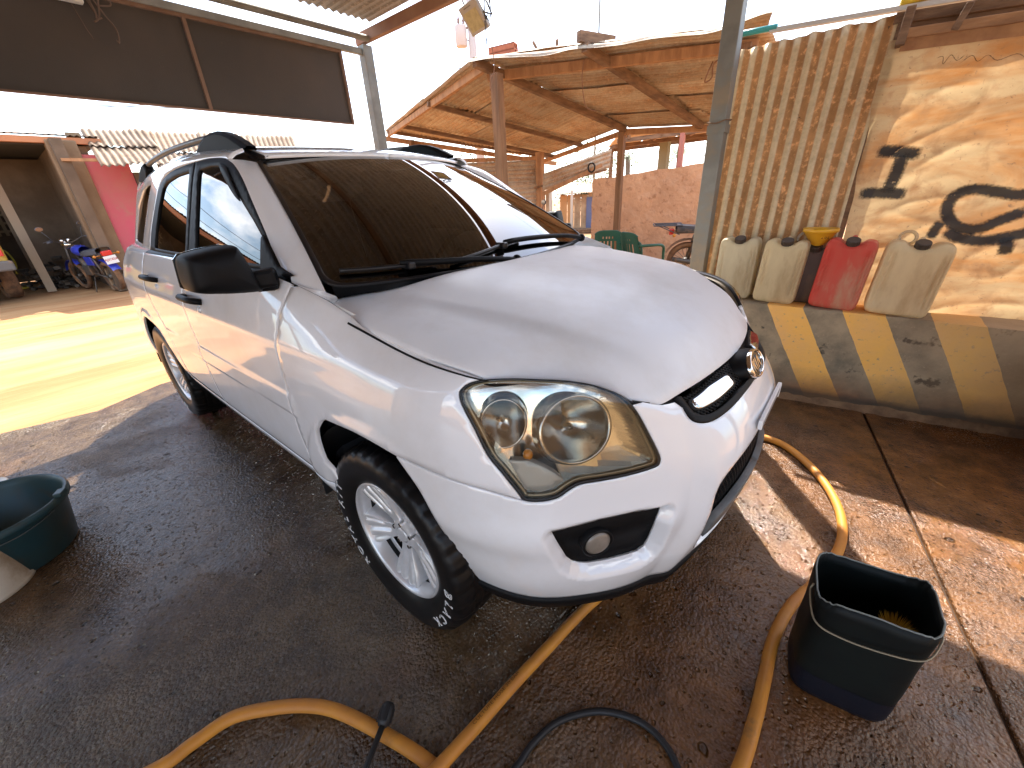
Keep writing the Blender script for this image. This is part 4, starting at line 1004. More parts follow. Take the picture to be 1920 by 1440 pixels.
def wall_face(u, v):
    x = -1.6+3.62*u; z = .65*v; yb = 1.785+max(-.12, (x-.82)*.15); y = yb*(1-v)+1.752*v
    n = mnoise.noise(Vector((x*4, z*4, 3)))*.006+mnoise.noise(Vector((x*13, z*13, 7)))*.003
    if v > .97: n *= .4
    return (x, y+n, z)
wf = MB(); wf.grid(150, 30, wall_face)
wf.grid(150, 6, lambda u, v: (-1.6+3.62*u, 1.752+.30*v, .65+.004*mnoise.noise(Vector((u*30, v*2, 0)))*(1 if v > 0 else 0)))
wf.box((-1.61, 1.9, .325), (.02, .3, .65)); wf.box((.2, 2.06, .325), (3.62, .02, .648))
wall = obj('striped_wall', wf, stripe_mat(), merge=True); tag(wall, 'low concrete wall painted in worn yellow and black diagonal stripes', 'wall')
MORTAR = mat("mud_mortar", (.20, .12, .065), .95, col2=(.10, .055, .03), scale=8, bump=.8, bscale=30, bdist=.02)
mf = MB(); mf.grid(120, 5, lambda u, v: (-.6+2.66*u, 1.785+max(-.12, (-.6+2.66*u-.82)*.15)-.005-(.030+.035*abs(mnoise.noise(Vector((u*25, 1, 0)))))*v, (.030+.06*u**3+.018*mnoise.noise(Vector((u*40, 0, 0))))*(1-v)**1.6-.004))
tag(obj('mortar_fillet', mf, MORTAR), kind='structure')
rw = MB(); rw.box((2.10, 1.55, .325), (.14, .9, .65)); tag(obj('return_wall', rw, bpy.data.materials['striped_wall_paint'], bevel=.01), 'short striped wall stub returning from the end of the striped wall', 'wall')

# ---------------------------------------------------------------- iron sheet screen and tarpaulin behind the wall
def TP(x, z, o=0.): return Vector((x, 2.0+(z-.62)*.14-o, z))       # leaning plane of the screen; o comes towards the car
def rust_iron(name, base, rust, freq=None, axis='X', rough=.45, metal=.35, amt=.5, holes=False, tw=.95, vary=0.):
    """galvanised sheet, rust gathered in the troughs of the corrugation and in drifting patches"""
    m = mat(name, base, rough, metal, bump=.25, bscale=70, bdist=.003); nt = m.node_tree; N = nt.nodes; L = nt.links; b = N['Principled BSDF']
    tc = N.new("ShaderNodeTexCoord")
    def noise(sc, lo, hi, det=8, st=(1, 1, 1)):
        mp = N.new("ShaderNodeMapping"); mp.inputs['Scale'].default_value = st; L.new(tc.outputs['Object'], mp.inputs[0])
        n = N.new("ShaderNodeTexNoise"); n.inputs['Scale'].default_value = sc; n.inputs['Detail'].default_value = det; n.inputs['Roughness'].default_value = .68; L.new(mp.outputs[0], n.inputs[0])
        r = N.new("ShaderNodeMapRange"); r.inputs[1].default_value = lo; r.inputs[2].default_value = hi; L.new(n.outputs[0], r.inputs[0]); return r.outputs[0]
    def mixc(f, a, c):
        x = N.new("ShaderNodeMixRGB")
        for i, q in ((1, a), (2, c)):
            if isinstance(q, tuple): x.inputs[i].default_value = (*q, 1)
            else: L.new(q, x.inputs[i])
        L.new(f, x.inputs[0]); return x.outputs[0]
    at = N.new("ShaderNodeAttribute"); at.attribute_name = 'trough'
    mx = N.new("ShaderNodeMath"); mx.operation = 'MULTIPLY_ADD'; mx.inputs[1].default_value = tw; mx.use_clamp = True; tr_ = N.new('ShaderNodeMapRange'); tr_.interpolation_type = 'SMOOTHSTEP'; tr_.inputs[1].default_value = .30; tr_.inputs[2].default_value = .62; L.new(at.outputs['Fac'], tr_.inputs[0]); L.new(tr_.outputs[0], mx.inputs[0]); L.new(noise(2.6, .72-amt*.5, .98-amt*.4), mx.inputs[2])
    rc = mixc(noise(5, .35, .65), rust, tuple(q*.55 for q in rust)); rc = mixc(noise(28, .52, .66), rc, tuple(min(1, q*1.5+.03) for q in rust))
    col = mixc(mx.outputs[0], mixc(noise(30, .4, .7), base, tuple(q*.72 for q in base)), rc)
    col = mixc(noise(17, .66, .72), col, (.06, .035, .02))
    if vary:
        oi = N.new("ShaderNodeObjectInfo"); hv = N.new("ShaderNodeHueSaturation"); vr = N.new("ShaderNodeMapRange"); vr.inputs[3].default_value = 1-vary*.55; vr.inputs[4].default_value = 1+vary*.35; L.new(oi.outputs['Random'], vr.inputs[0]); L.new(vr.outputs[0], hv.inputs['Value']); L.new(col, hv.inputs['Color']); col = hv.outputs[0]
    L.new(col, b.inputs['Base Color'])
    iv = N.new("ShaderNodeMath"); iv.operation = 'MULTIPLY_ADD'; iv.inputs[1].default_value = -metal; iv.inputs[2].default_value = metal; L.new(mx.outputs[0], iv.inputs[0]); L.new(iv.outputs[0], b.inputs['Metallic'])
    rr = N.new("ShaderNodeMapRange"); rr.inputs[3].default_value = rough; rr.inputs[4].default_value = .9; L.new(mx.outputs[0], rr.inputs[0]); L.new(rr.outputs[0], b.inputs['Roughness'])
    return m
def corrugated(name, m, parent, O, U, V, nU, nV, pitch=.076, amp=.009, warp=.01, seed=0, thick=.0012, ragged=0., label=None):
    """corrugated sheet: ridges run along V, waves across U. O corner, U and V edge vectors"""
    O = Vector(O); U = Vector(U); V = Vector(V); n = U.cross(V).normalized(); W = U.length; k = max(2, int(round(W/pitch))); nu = k*8+1
    mb = MB(); tr = []
    for i in range(nu):
        for j in range(nV):
            u = i/(nu-1); v = j/(nV-1); ph = u*k*2*math.pi
            w_ = warp*(mnoise.noise(Vector((u*1.7+seed, v*2.3, seed*1.3)))*1.6+.5*mnoise.noise(Vector((u*6+seed, v*5, seed))))
            vv = v
            if ragged and j in (0, nV-1): vv += ragged*mnoise.noise(Vector((u*9, seed, j)))/V.length
            mb.v.append(tuple(O+U*u+V*vv+n*(amp*math.cos(ph)+w_))); tr.append(.5-.5*math.cos(ph))
    for i in range(nu-1):
        for j in range(nV-1): mb.f.append((i*nV+j, (i+1)*nV+j, (i+1)*nV+j+1, i*nV+j+1)); mb.sm.append(True)
    # thickness: a back skin joined round the edge
    N0 = len(mb.v); mb.v += [tuple(Vector(p)-n*thick) for p in mb.v]; mb.f += [tuple(N0+q for q in reversed(f)) for f in mb.f]; mb.sm += [True]*(len(mb.f)//2); tr += tr
    rim = [(i*nV) for i in range(nu)]+[(nu-1)*nV+j for j in range(1, nV)]+[i*nV+nV-1 for i in range(nu-2, -1, -1)]+[j for j in range(nV-2, 0, -1)]
    for a, b in zip(rim, rim[1:]+rim[:1]): mb.f.append((b, a, a+N0, b+N0)); mb.sm.append(False)
    me = mesh_of(mb, name); at = me.attributes.new('trough', 'FLOAT', 'POINT'); at.data.foreach_set('value', tr)
    return obj(name, me, m, parent, label=label)
IRON_G = rust_iron("galvanised_iron_rust_troughs", (.60, .45, .26), (.50, .245, .09), rough=.40, metal=.10, amt=.30)
IRON_R = rust_iron("rusty_roof_iron", (.50, .41, .30), (.42, .24, .125), rough=.6, metal=.05, amt=.62, tw=.28, vary=.5)
IRON_L = rust_iron("brown_roof_iron", (.21, .145, .09), (.17, .095, .05), rough=.7, metal=.05, amt=.5, tw=.5, vary=.4)
IRON_C = rust_iron("carport_roof_iron", (.36, .335, .30), (.30, .26, .21), rough=.5, metal=.1, amt=.5)
ws_ = thing('iron_screen', 'upright corrugated iron sheet with rust in its troughs, behind the pale jerrycans', 'screen', (.45, 2.03, .62), world=True)
corrugated('iron_sheet', IRON_G, ws_, TP(.075, .55, .012), TP(.862, .55, .012)-TP(.075, .55, .012), TP(.075, 2.19, .012)-TP(.075, .55, .012), 0, 26, .0785, .0105, .012, 3.1, ragged=.02)
WOOD_D = mat("dark_weathered_wood", (.13, .075, .045), .9, col2=(.24, .14, .08), scale=4, stretch=(1, 1, 5), bump=.4, bscale=30)
WOOD_O = mat("dusty_orange_wood", (.40, .215, .105), .9, col2=(.24, .125, .065), scale=3, stretch=(1, 4, 4), bump=.4, bscale=26, dirt=(.14, .08, .05), dscale=5, dlo=.55, dhi=.7)
WOOD_B = mat("brown_post_wood", (.16, .085, .045), .88, col2=(.28, .15, .075), scale=2.2, stretch=(6, 6, .6), bump=.35, bscale=34)
bb = MB(); bb.bar(TP(.10, 2.16, -.03), TP(2.3, 2.03, -.03), .05, .06); bb.bar(TP(.18, .6, -.03), TP(.13, 2.2, -.03), .05, .05); bb.bar(TP(.872, .6, -.02), TP(.875, 2.17, -.02), .075, .03); obj('screen_frame', bb, WOOD_D, ws_)
tealm = mat("teal_pipe", (.04, .30, .30), .4); pp = MB(); pp.cyl(TP(-.02, 2.285, .01), TP(.26, 2.272, .01), .017, n=14)
tag(obj('plastic_pipe', pp, tealm), 'teal plastic pipe lying along the top of the iron screen', 'pipe')
capm = MB(); capm.bar(TP(.22, 2.262, .0), TP(1.5, 2.168, .0), .04, .022); obj('screen_capping', capm, mat("pale_metal_capping", (.55, .54, .53), .45, metal=.3), ws_)

def tarp_mat():
    m = bpy.data.materials.new("dusty_beige_tarpaulin"); m.use_nodes = True; nt = m.node_tree; N = nt.nodes; L = nt.links; b = N['Principled BSDF']; out = N['Material Output']
    tc = N.new("ShaderNodeTexCoord")
    def noise(sc, lo, hi, det=8, st=(1, 1, 1)):
        mp = N.new("ShaderNodeMapping"); mp.inputs['Scale'].default_value = st; L.new(tc.outputs['Object'], mp.inputs[0])
        n = N.new("ShaderNodeTexNoise"); n.inputs['Scale'].default_value = sc; n.inputs['Detail'].default_value = det; n.inputs['Roughness'].default_value = .6; n.inputs['Distortion'].default_value = .6; L.new(mp.outputs[0], n.inputs[0])
        r = N.new("ShaderNodeMapRange"); r.inputs[1].default_value = lo; r.inputs[2].default_value = hi; L.new(n.outputs[0], r.inputs[0]); return r.outputs[0]
    def mixc(f, a, c):
        x = N.new("ShaderNodeMixRGB")
        for i, q in ((1, a), (2, c)):
            if isinstance(q, tuple): x.inputs[i].default_value = (*q, 1)
            else: L.new(q, x.inputs[i])
        L.new(f, x.inputs[0]); return x.outputs[0]
    col = mixc(noise(1.9, .44, .62, 9, (.8, 1, 2.4)), (.54, .385, .20), (.46, .205, .06)); col = mixc(noise(9, .5, .72), col, (.36, .20, .09)); col = mixc(noise(45, .62, .7), col, (.25, .15, .08))
    L.new(col, b.inputs['Base Color']); b.inputs['Roughness'].default_value = .6
    t = N.new("ShaderNodeBsdfTranslucent"); L.new(col, t.inputs[0]); x = N.new("ShaderNodeMixShader"); x.inputs[0].default_value = .30
    n = N.new("ShaderNodeTexNoise"); n.inputs['Scale'].default_value = 16; n.inputs['Detail'].default_value = 6; n.inputs['Distortion'].default_value = 1.2; L.new(tc.outputs['Object'], n.inputs[0])
    bp_ = N.new("ShaderNodeBump"); bp_.inputs['Strength'].default_value = .5; bp_.inputs['Distance'].default_value = .012; L.new(n.outputs[0], bp_.inputs['Height']); L.new(bp_.outputs[0], b.inputs['Normal'])
    L.new(b.outputs[0], x.inputs[1]); L.new(t.outputs[0], x.inputs[2]); L.new(x.outputs[0], out.inputs[0]); return m
TARP = tarp_mat()
def fold(x, z):
    p = Vector((x*2.2, 5.1, z*2.6)); a = mnoise.fractal(p, 1.0, 2.1, 4)
    r = 1-abs(mnoise.noise(Vector((x*3.1+z*1.1, 2, z*6.2-x*1.5)))); r2 = 1-abs(mnoise.noise(Vector((x*7-z*3, 9, z*9+x*2))))
    return .014*a+.016*r**5+.004*r2**6+.02*math.exp(-((z-1.12)/.03)**2)*.3+.035*math.exp(-((z-.75)/.2)**2)*mnoise.noise(Vector((x*3, 0, z*8)))
def tarp_pt(x, z, o=0.): return TP(x, z, .02+fold(x, z)+o)
def tarp_grid(u, v):
    z = .60+1.47*v-(.03*u)*v; xl = .868+.022*math.sin(v*5)+.015*mnoise.noise(Vector((v*8, 3, 1))); x = xl+(2.6-xl)*u; return tuple(tarp_pt(x, z))
tg = MB(); tg.grid(170, 150, tarp_grid)
tp = obj('tarpaulin', tg, TARP); tag(tp, 'creased orange-stained beige tarpaulin sprayed with big black letters', 'tarpaulin')
def ink_mat():
    m = bpy.data.materials.new("black_spray_paint"); m.use_nodes = True; nt = m.node_tree; N = nt.nodes; L = nt.links; b = N['Principled BSDF']; out = N['Material Output']
    b.inputs['Base Color'].default_value = (.012, .011, .011, 1); b.inputs['Roughness'].default_value = .6
    at = N.new("ShaderNodeAttribute"); at.attribute_name = 'ink'; tc = N.new("ShaderNodeTexCoord"); n = N.new("ShaderNodeTexNoise"); n.inputs['Scale'].default_value = 90; n.inputs['Detail'].default_value = 5; L.new(tc.outputs['Object'], n.inputs[0])
    a = N.new("ShaderNodeMath"); a.operation = 'MULTIPLY_ADD'; a.inputs[1].default_value = .8; L.new(n.outputs[0], a.inputs[0]); a.inputs[2].default_value = -.40
    s = N.new("ShaderNodeMath"); s.operation = 'ADD'; L.new(at.outputs['Fac'], s.inputs[0]); L.new(a.outputs[0], s.inputs[1])
    r = N.new("ShaderNodeMapRange"); r.inputs[1].default_value = .18; r.inputs[2].default_value = .80; r.inputs[4].default_value = .95; L.new(s.outputs[0], r.inputs[0])
    t = N.new("ShaderNodeBsdfTransparent"); x = N.new("ShaderNodeMixShader"); L.new(r.outputs[0], x.inputs[0]); L.new(t.outputs[0], x.inputs[1]); L.new(b.outputs[0], x.inputs[2]); L.new(x.outputs[0], out.inputs[0]); return m
INK = ink_mat()
def stroke(pts, w, name='spray_letter', strength=1., n=6):
    P = smooth_path([(x, 0, z) for x, z in pts], n) if len(pts) > 2 else [Vector((pts[0][0], 0, pts[0][1])).lerp(Vector((pts[1][0], 0, pts[1][1])), k/14) for k in range(15)]
    mb = MB(); ink = []; K = 9; N = len(P)
    for i, p in enumerate(P):
        t = (P[min(i+1, N-1)]-P[max(i-1, 0)]).normalized(); q = Vector((-t.z, 0, t.x))
        for k in range(K):
            s = (k/(K-1)*2-1); p2 = p+q*s*w; mb.v.append(tuple(tarp_pt(p2.x, p2.z, .0015))); e = min(1, min(i, N-1-i)/2.0+.15); ink.append(max(0, (1-abs(s)**2.2))*e*strength)
    for i in range(N-1):
        for k in range(K-1): mb.f.append((i*K+k, (i+1)*K+k, (i+1)*K+k+1, i*K+k+1)); mb.sm.append(True)
    me = mesh_of(mb, name); a = me.attributes.new('ink', 'FLOAT', 'POINT'); a.data.foreach_set('value', ink); return obj(name, me, INK, tp)
for pts, w in [([(.930, 1.528), (1.03, 1.512), (1.135, 1.490)], .030), ([(1.055, 1.512), (1.05, 1.40), (1.032, 1.295)], .030), ([(.900, 1.302), (1.02, 1.300), (1.132, 1.288)], .028),
               ([(1.62, 1.285), (1.56, 1.270), (1.484, 1.286), (1.40, 1.303), (1.338, 1.285), (1.312, 1.235), (1.330, 1.165), (1.385, 1.115), (1.46, 1.105), (1.53, 1.150), (1.62, 1.20)], .026),
               ([(1.285, 1.05), (1.295, 1.10), (1.310, 1.150)], .022), ([(1.335, 1.10), (1.40, 1.062), (1.50, 1.048), (1.60, 1.076), (1.66, 1.10)], .026), ([(1.575, 1.076), (1.585, 1.03), (1.598, .975)], .026)]:
    stroke(pts, w*1.4)
for pts in [[(1.06, 1.945), (1.09, 1.95), (1.10, 1.915), (1.12, 1.95), (1.15, 1.92), (1.18, 1.945)], [(1.16, 1.90), (1.20, 1.93), (1.23, 1.90), (1.26, 1.92), (1.30, 1.89), (1.36, 1.905), (1.40, 1.88)]]: stroke(pts, .0024, 'pencil_scribble', .62, 4)
fr_ = thing('timber_frame', 'brown timber rails nailed above the tarpaulin with orange cloth and a dark sheet for the shaded gap between them', 'frame', (1.6, 2.2, 2.05), world=True)
for (a, b, w, h, o) in [((.84, 2.172), (2.8, 2.02), .045, .05, .0), ((.88, 2.085), (2.8, 1.955), .05, .045, .04), ((.9, 2.20), (.895, 2.03), .05, .04, .05), ((1.13, 2.16), (1.10, 2.05), .04, .03, .05), ((1.60, 2.13), (1.57, 2.0), .04, .03, .05)]:
    m_ = MB(); m_.bar(TP(*a, o), TP(*b, o), w, h); obj('rail', m_, WOOD_O if o == .04 else WOOD_D, fr_, bevel=.004)
bc = MB(); bc.grid(40, 6, lambda u, v: tuple(TP(.87+1.9*u, 2.16-.13*u*1.0-.08*v, -.01+.006*mnoise.noise(Vector((u*20, v*3, 0)))))); obj('black_cloth', bc, mat("black_cloth", (.016, .013, .012), .9), fr_)  # first sheet is black to stand for the unlit gap between the rails
oc = MB(); oc.grid(60, 8, lambda u, v: tuple(TP(.90+1.8*u, 2.08-.12*u-.075*v, .05+.012*mnoise.noise(Vector((u*18, v*2, 4)))))); obj('orange_cloth', oc, mat("dusty_orange_cloth", (.42, .21, .09), .9, col2=(.28, .13, .06), scale=7), fr_)
yb_ = MB(); yb_.box(TP(.92, 2.242, -.02), (.16, .10, .035), rz=.1); tag(obj('yellow_crate', yb_, mat("yellow_plastic", (.62, .42, .03), .4), bevel=.01), 'yellow plastic crate lid on top of the screen', 'crate')

# ---------------------------------------------------------------- carport over the car
STEEL = mat("grey_steel_tube", (.23, .225, .195), .55, metal=.2, col2=(.16, .155, .135), scale=5, dirt=(.34, .25, .15), dscale=2.5, dlo=.55, dhi=.75)
BEAM = mat("red_oxide_beam", (.24, .115, .065), .75, col2=(.30, .17, .10), scale=3)
cp_ = thing('carport', 'carport with square steel posts, red oxide beams and a corrugated iron roof', 'carport', (0, 0, 0), world=True)
def post(x, y, h, w=.105, rz=0., nm='post', m=STEEL):
    mb = MB(); mb.box((x, y, h/2), (w, w, h), rz=rz); return obj(nm, mb, m, cp_, bevel=.006)
pr = post(.085, 1.90, 3.0, .10, 0); pl = post(-3.66, 1.90, 2.93, .11, 0); post(3.4, 1.90, 3.0); post(-3.66, -5.2, 2.93); post(3.4, -5.2, 2.93)
cj = MB(); cj.box((.085, 1.90, 1.72), (.112, .112, .05)); obj('weld_collar', cj, STEEL, pr)
hn = MB(); hn.tube(smooth_path([(.03, 1.845, 1.76), (.085, 1.838, 1.752), (.14, 1.845, 1.765), (.142, 1.95, 1.77), (.03, 1.955, 1.76)], 5, True), .004, 5, closed=True); tag(obj('rope_tie', hn, mat("brown_cord", (.20, .12, .07), .9)), 'brown cord tied round the right steel post', 'cord')
def beam(a, b, w, h, nm='beam', m=BEAM):
    mb = MB(); mb.bar(a, b, w, h); return obj(nm, mb, m, cp_, bevel=.004)
beam((-3.78, 1.905, 3.00), (3.5, 1.905, 3.00), .06, .10); beam((-3.66, 1.84, 2.87), (-3.66, -5.3, 2.87), .05, .055, m=STEEL)
beam((3.4, 1.84, 2.98), (3.4, -5.3, 2.95), .06, .10); beam((-3.5, -5.2, 2.98), (3.5, -5.2, 2.98), .06, .10)
for y in (.3, -1.3, -3.2): beam((-3.5, y, 3.045), (3.4, y, 3.045), .05, .05, 'purlin', WOOD_D)
tb = MB(); tb.tube([(-3.52, 1.86, 2.955), (-3.52, -5.2, 2.955)], .028, 10); obj('edge_tube', tb, STEEL, cp_)
rs0 = corrugated('roof_sheet', IRON_C, cp_, (-3.5, 1.93, 3.10), (0, -.80, 0), (7.3, 0, .06), 0, 24, .0765, .010, .006, 1.0)
for k in range(1, 9):
    c = rs0.copy(); C.objects.link(c); c.location = (random.uniform(-.05, .05), -.76*k, .004*(k % 2))
# black board hung under the rear beam
hb = thing('hanging_board', 'long dark brown board hung under the carport edge', 'board', (-3.66, -2.5, 2.2), world=True)
BOARD = mat("dark_board", (.050, .041, .034), .75, col2=(.072, .055, .043), scale=.7, bump=.12, bscale=120, dirt=(.10, .075, .055), dscale=40, dlo=.66, dhi=.74)
for y0, y1 in ((1.57, .235), (.205, -1.10), (-1.13, -2.6), (-2.63, -4.3)):
    pm_ = MB(); pm_.box((-3.675, (y0+y1)/2, 2.515), (.012, abs(y1-y0), .65)); obj('panel', pm_, BOARD, hb)
BAT = mat("brown_batten", (.15, .085, .055), .85, col2=(.20, .12, .08), scale=6)
for a, b, w in [((-3.66, 1.60, 2.84), (-3.66, -4.4, 2.84), .045), ((-3.66, 1.585, 2.82), (-3.66, 1.585, 2.19), .03), ((-3.66, .22, 2.82), (-3.66, .22, 2.19), .03), ((-3.66, -1.115, 2.82), (-3.66, -1.115, 2.19), .03), ((-3.66, -2.615, 2.82), (-3.66, -2.615, 2.19), .03), ((-3.66, 1.6, 2.192), (-3.66, -4.4, 2.192), .014)]:
    mb = MB(); mb.bar(a, b, .028, w); obj('batten', mb, BAT, hb, bevel=.003)
# ballast box with printed label, loose flex
bx = thing('ballast_box', 'white electrical box with a printed label fixed to the dark board', 'electrical box', (-3.60, -.56, 2.76), world=True)
b1 = MB(); b1.box((-3.60, -.56, 2.79), (.06, .33, .085)); obj('housing', b1, mat("white_box_paint", (.62, .60, .55), .5), bx, bevel=.005)
lb = MB(); 
for k, (yy, w) in enumerate(((-.46, .07), (-.57, .05), (-.66, .09))): lb.box((-3.5692, yy, 2.775), (.001, w, .008))
obj('printed_line', lb, mat("label_ink", (.05, .05, .05), .6), bx)
fx = MB(); fx.tube(smooth_path([(-3.62, -.39, 2.85), (-3.62, -.34, 2.70), (-3.61, -.37, 2.66), (-3.61, -.33, 2.70), (-3.61, -.30, 2.80), (-3.61, -.25, 2.84), (-3.61, -.24, 2.78), (-3.61, -.31, 2.76)], 6), .005, 6); fx.tube(smooth_path([(-3.62, -.35, 2.84), (-3.61, -.30, 2.72), (-3.61, -.26, 2.64), (-3.61, -.27, 2.56), (-3.60, -.285, 2.57)], 6), .005, 6); fx.tube(smooth_path([(-3.62, -.37, 2.86), (-3.61, -.345, 2.73), (-3.605, -.35, 2.68), (-3.605, -.32, 2.69)], 6), .0055, 6); fx.tube([(-3.61, -.46, 2.74), (-3.625, -.43, 2.62), (-3.63, -.41, 2.56)], .0025, 5)
tag(obj('loose_flex', fx, mat("brown_flex", (.13, .085, .06), .7)), 'tangle of brown flex hanging beside the white box', 'cable')
# floodlight on the front beam
fd_ = thing('floodlight', 'square floodlight with yellowed face hung on the carport beam', 'floodlight', (-2.1, 1.93, 2.80), world=True)
FMX = Matrix.Translation((-2.085, 1.97, 2.815)) @ Matrix.Rotation(rad(-14), 4, 'Z') @ Matrix.Rotation(rad(-52), 4, 'X') @ Matrix.Rotation(rad(0), 4, 'Z')
h1 = MB(); h1.box((0, 0, 0), (.27, .22, .035), FMX); h1.box((0, 0, .02), (.20, .16, .02), FMX); obj('housing', h1, mat("grey_alloy_housing", (.40, .37, .33), .5, metal=.3), fd_, bevel=.006)
h2 = MB(); h2.box((0, .012, -.0185), (.20, .145, .004), FMX); obj('lamp_face', h2, mat("yellowed_lamp_face", (.46, .38, .19), .3, col2=(.36, .29, .14), scale=30), fd_)
h4 = MB()
for k in range(5): h4.box((-.05+k*.022, -.088, -.0185), (.016, .008, .003), FMX)
obj('printed_line', h4, mat("grey_print", (.2, .18, .14), .6), fd_)
h3 = MB(); h3.tube([FMX @ Vector((-.14, 0, 0)), FMX @ Vector((-.15, .06, .06)), (-2.20, 1.93, 2.98)], .007, 6); h3.tube([FMX @ Vector((.14, 0, 0)), FMX @ Vector((.15, .06, .06)), (-1.98, 1.95, 2.98)], .007, 6); obj('bracket', h3, STEEL, fd_)
cl_ = MB()
for k in range(5):
    c0 = Vector((-1.94+.006*k, 1.96, 2.86)); cl_.tube([c0+Vector((.025*math.cos(a)*(1+.1*k), .02*math.sin(a*2+k)*.4, .085*math.sin(a)*(1+.06*k))) for a in np.linspace(0, 2*math.pi, 24)[:-1]], .0028, 5, closed=True)
cl_.tube(smooth_path([(-1.95, 1.96, 2.78), (-1.94, 1.96, 2.70), (-1.93, 1.96, 2.62)], 4), .0025, 5); cl_.tube(smooth_path([(-1.96, 1.96, 2.78), (-1.955, 1.96, 2.66), (-1.957, 1.96, 2.60), (-1.95, 1.96, 2.64)], 4), .004, 5)
tag(obj('coiled_cable', cl_, mat("dark_cable", (.05, .055, .06), .6)), 'coil of dark cable hanging beside the floodlight', 'cable')

# unseen wall added behind the camera to hold back light from that side
bwl = MB(); bwl.box((-1.9, -5.3, 1.45), (3.6, .16, 2.9)); tag(obj('bay_wall', bwl, mat("brown_render_wall", (.22, .15, .10), .9, col2=(.16, .11, .07), scale=1.2, bump=.4, bscale=20)), 'plain brown wall added out of view to cut the light from behind', 'wall')

yw = MB(); yw.box((6.8, -1.2, 1.3), (.2, 9.5, 2.6)); yw.box((6.69, -1.2, .35), (.03, 9.5, .7)); tag(obj('yard_wall', yw, mat("dusty_cream_wall", (.42, .30, .16), .9, col2=(.30, .18, .09), scale=1.1, bump=.3, bscale=12)), 'cream wall added out of view for bounce and reflections on the car front', 'wall')  # unseen wall added to give the car front bounce light and reflections
# ---------------------------------------------------------------- open shed of rusty iron behind the wall
PALE_O = mat("pale_orange_timber", (.44, .235, .11), .85, col2=(.30, .15, .07), scale=2.5, stretch=(5, 5, 1), bump=.3, bscale=40)  # paler orange timber for beams, rails and one post
sh = thing('open_shed', 'open shed with patched rusty iron roof on rough timber posts', 'shed', (-2.5, 4.8, 0), world=True)
SA, SB = Vector((-3.22, 3.18, 2.93)), Vector((-.30, 4.09, 2.78)); SQ, SQ2 = Vector((-2.72, 6.39, 2.40)), Vector((-.55, 7.05, 2.28)); SC, SD = Vector((-7.48, 4.83, 2.77)), Vector((-5.75, 8.05, 2.20))
def lerp(a, b, t): return a.lerp(b, t)
rows_r = 5
for k in range(rows_r):
    t0, t1 = k/rows_r-.01, (k+1)/rows_r+.035; e = random.uniform(.42, .58)
    for (a, b) in ((0.-.02*(k % 2), e+.04), (e-.03, 1.02)):
        p00 = lerp(SA, SB, a).lerp(lerp(SQ, SQ2, a), t0); p01 = lerp(SA, SB, b).lerp(lerp(SQ, SQ2, b), t0); p10 = lerp(SA, SB, a).lerp(lerp(SQ, SQ2, a), t1)
        up = Vector((0, 0, .010+.012*((k+int(a > .3)) % 2)+random.uniform(-.004, .03)))
        corrugated('roof_sheet', IRON_R, sh, p00+up, p10-p00, p01-p00, 0, 18, .09, .012, .014, 10+k*2.3+a, ragged=.035)
rows_l = 7
for k in range(rows_l):
    t0, t1 = k/rows_l-.01, (k+1)/rows_l+.03; e = random.uniform(.42, .6)
    for (a, b) in ((0., e+.03), (e-.03, 1.02)):
        p00 = lerp(SA, SC, a).lerp(lerp(SQ, SD, a), t0); p01 = lerp(SA, SC, b).lerp(lerp(SQ, SD, b), t0); p10 = lerp(SA, SC, a).lerp(lerp(SQ, SD, a), t1)
        if k == 6: pass
        up = Vector((0, 0, .006+.014*((k+int(a > .3)) % 2)+random.uniform(-.004, .03)))
        corrugated('roof_sheet', IRON_R, sh, p00+up, p10-p00, p01-p00, 0, 16, .09, .012, .016, 40+k*1.9+a, ragged=.04)
# curled sheet along the front edge
cm_ = MB(); trq = []
def curl(u, v):
    p = lerp(SA, SB, -.03+1.06*u)+Vector((.0, .03, -.005)); a = v*1.9
    return tuple(p+Vector((.07, -.22, -.035+.10*sst(.80, 1., u)+.03*mnoise.noise(Vector((u*5, 0, 0)))))*v+Vector((0, 0, -.02+.02*math.sin(math.pi*v)+.011*math.sin(v*24)+.012*mnoise.noise(Vector((u*11, v*4, 2))))))
cm_.grid(60, 22, curl); obj('edge_sheet', cm_, IRON_R, sh)
def timber(a, b, w=.07, h=None, m=WOOD_B, nm='beam', par=None):
    mb = MB(); mb.bar(a, b, w, h or w); return obj(nm, mb, m, par or sh, bevel=.004)
dn = Vector((0, 0, -.055))
timber(Vector((-2.92, 3.20, 0)), Vector((-2.92, 3.20, 2.74)), .115, nm='post'); timber(Vector((-2.76, 6.37, 0)), Vector((-2.76, 6.37, 2.33)), .105, nm='post')
timber(Vector((-.42, 4.3, 0)), Vector((-.42, 4.3, 2.7)), .11, nm='post'); timber(Vector((-1.15, 6.95, 0)), Vector((-1.15, 6.95, 2.3)), .10, nm='post')
timber(Vector((-5.14, 7.16, 0)), Vector((-5.14, 7.16, 2.25)), .15, m=PALE_O, nm='post'); timber(Vector((-7.2, 5.2, 0)), Vector((-7.2, 5.2, 2.6)), .10, nm='post')
timber(lerp(SA, SQ, .09)+dn+Vector((-.12, 0, -.02)), lerp(SB, SQ2, .09)+dn, .07, .10, m=PALE_O)
timber(lerp(SA, SC, 0)+dn+Vector((.1, .1, 0)), SC+dn, .06, .09, m=PALE_O)
timber(SA+Vector((.08, -.12, -.06)), SQ+dn, .075, .09, m=WOOD_D, nm='rafter')
timber(lerp(SA, SB, .50)+Vector((-.08, -.20, -.04)), lerp(SQ, SQ2, .55)+dn, .075, .09, m=WOOD_D, nm='rafter')
timber(lerp(SA, SB, .46)+Vector((-.02, -.20, .05)), lerp(SA, SB, .50)+Vector((.05, .22, .05)), .07, .10, m=WOOD_D, nm='rafter')
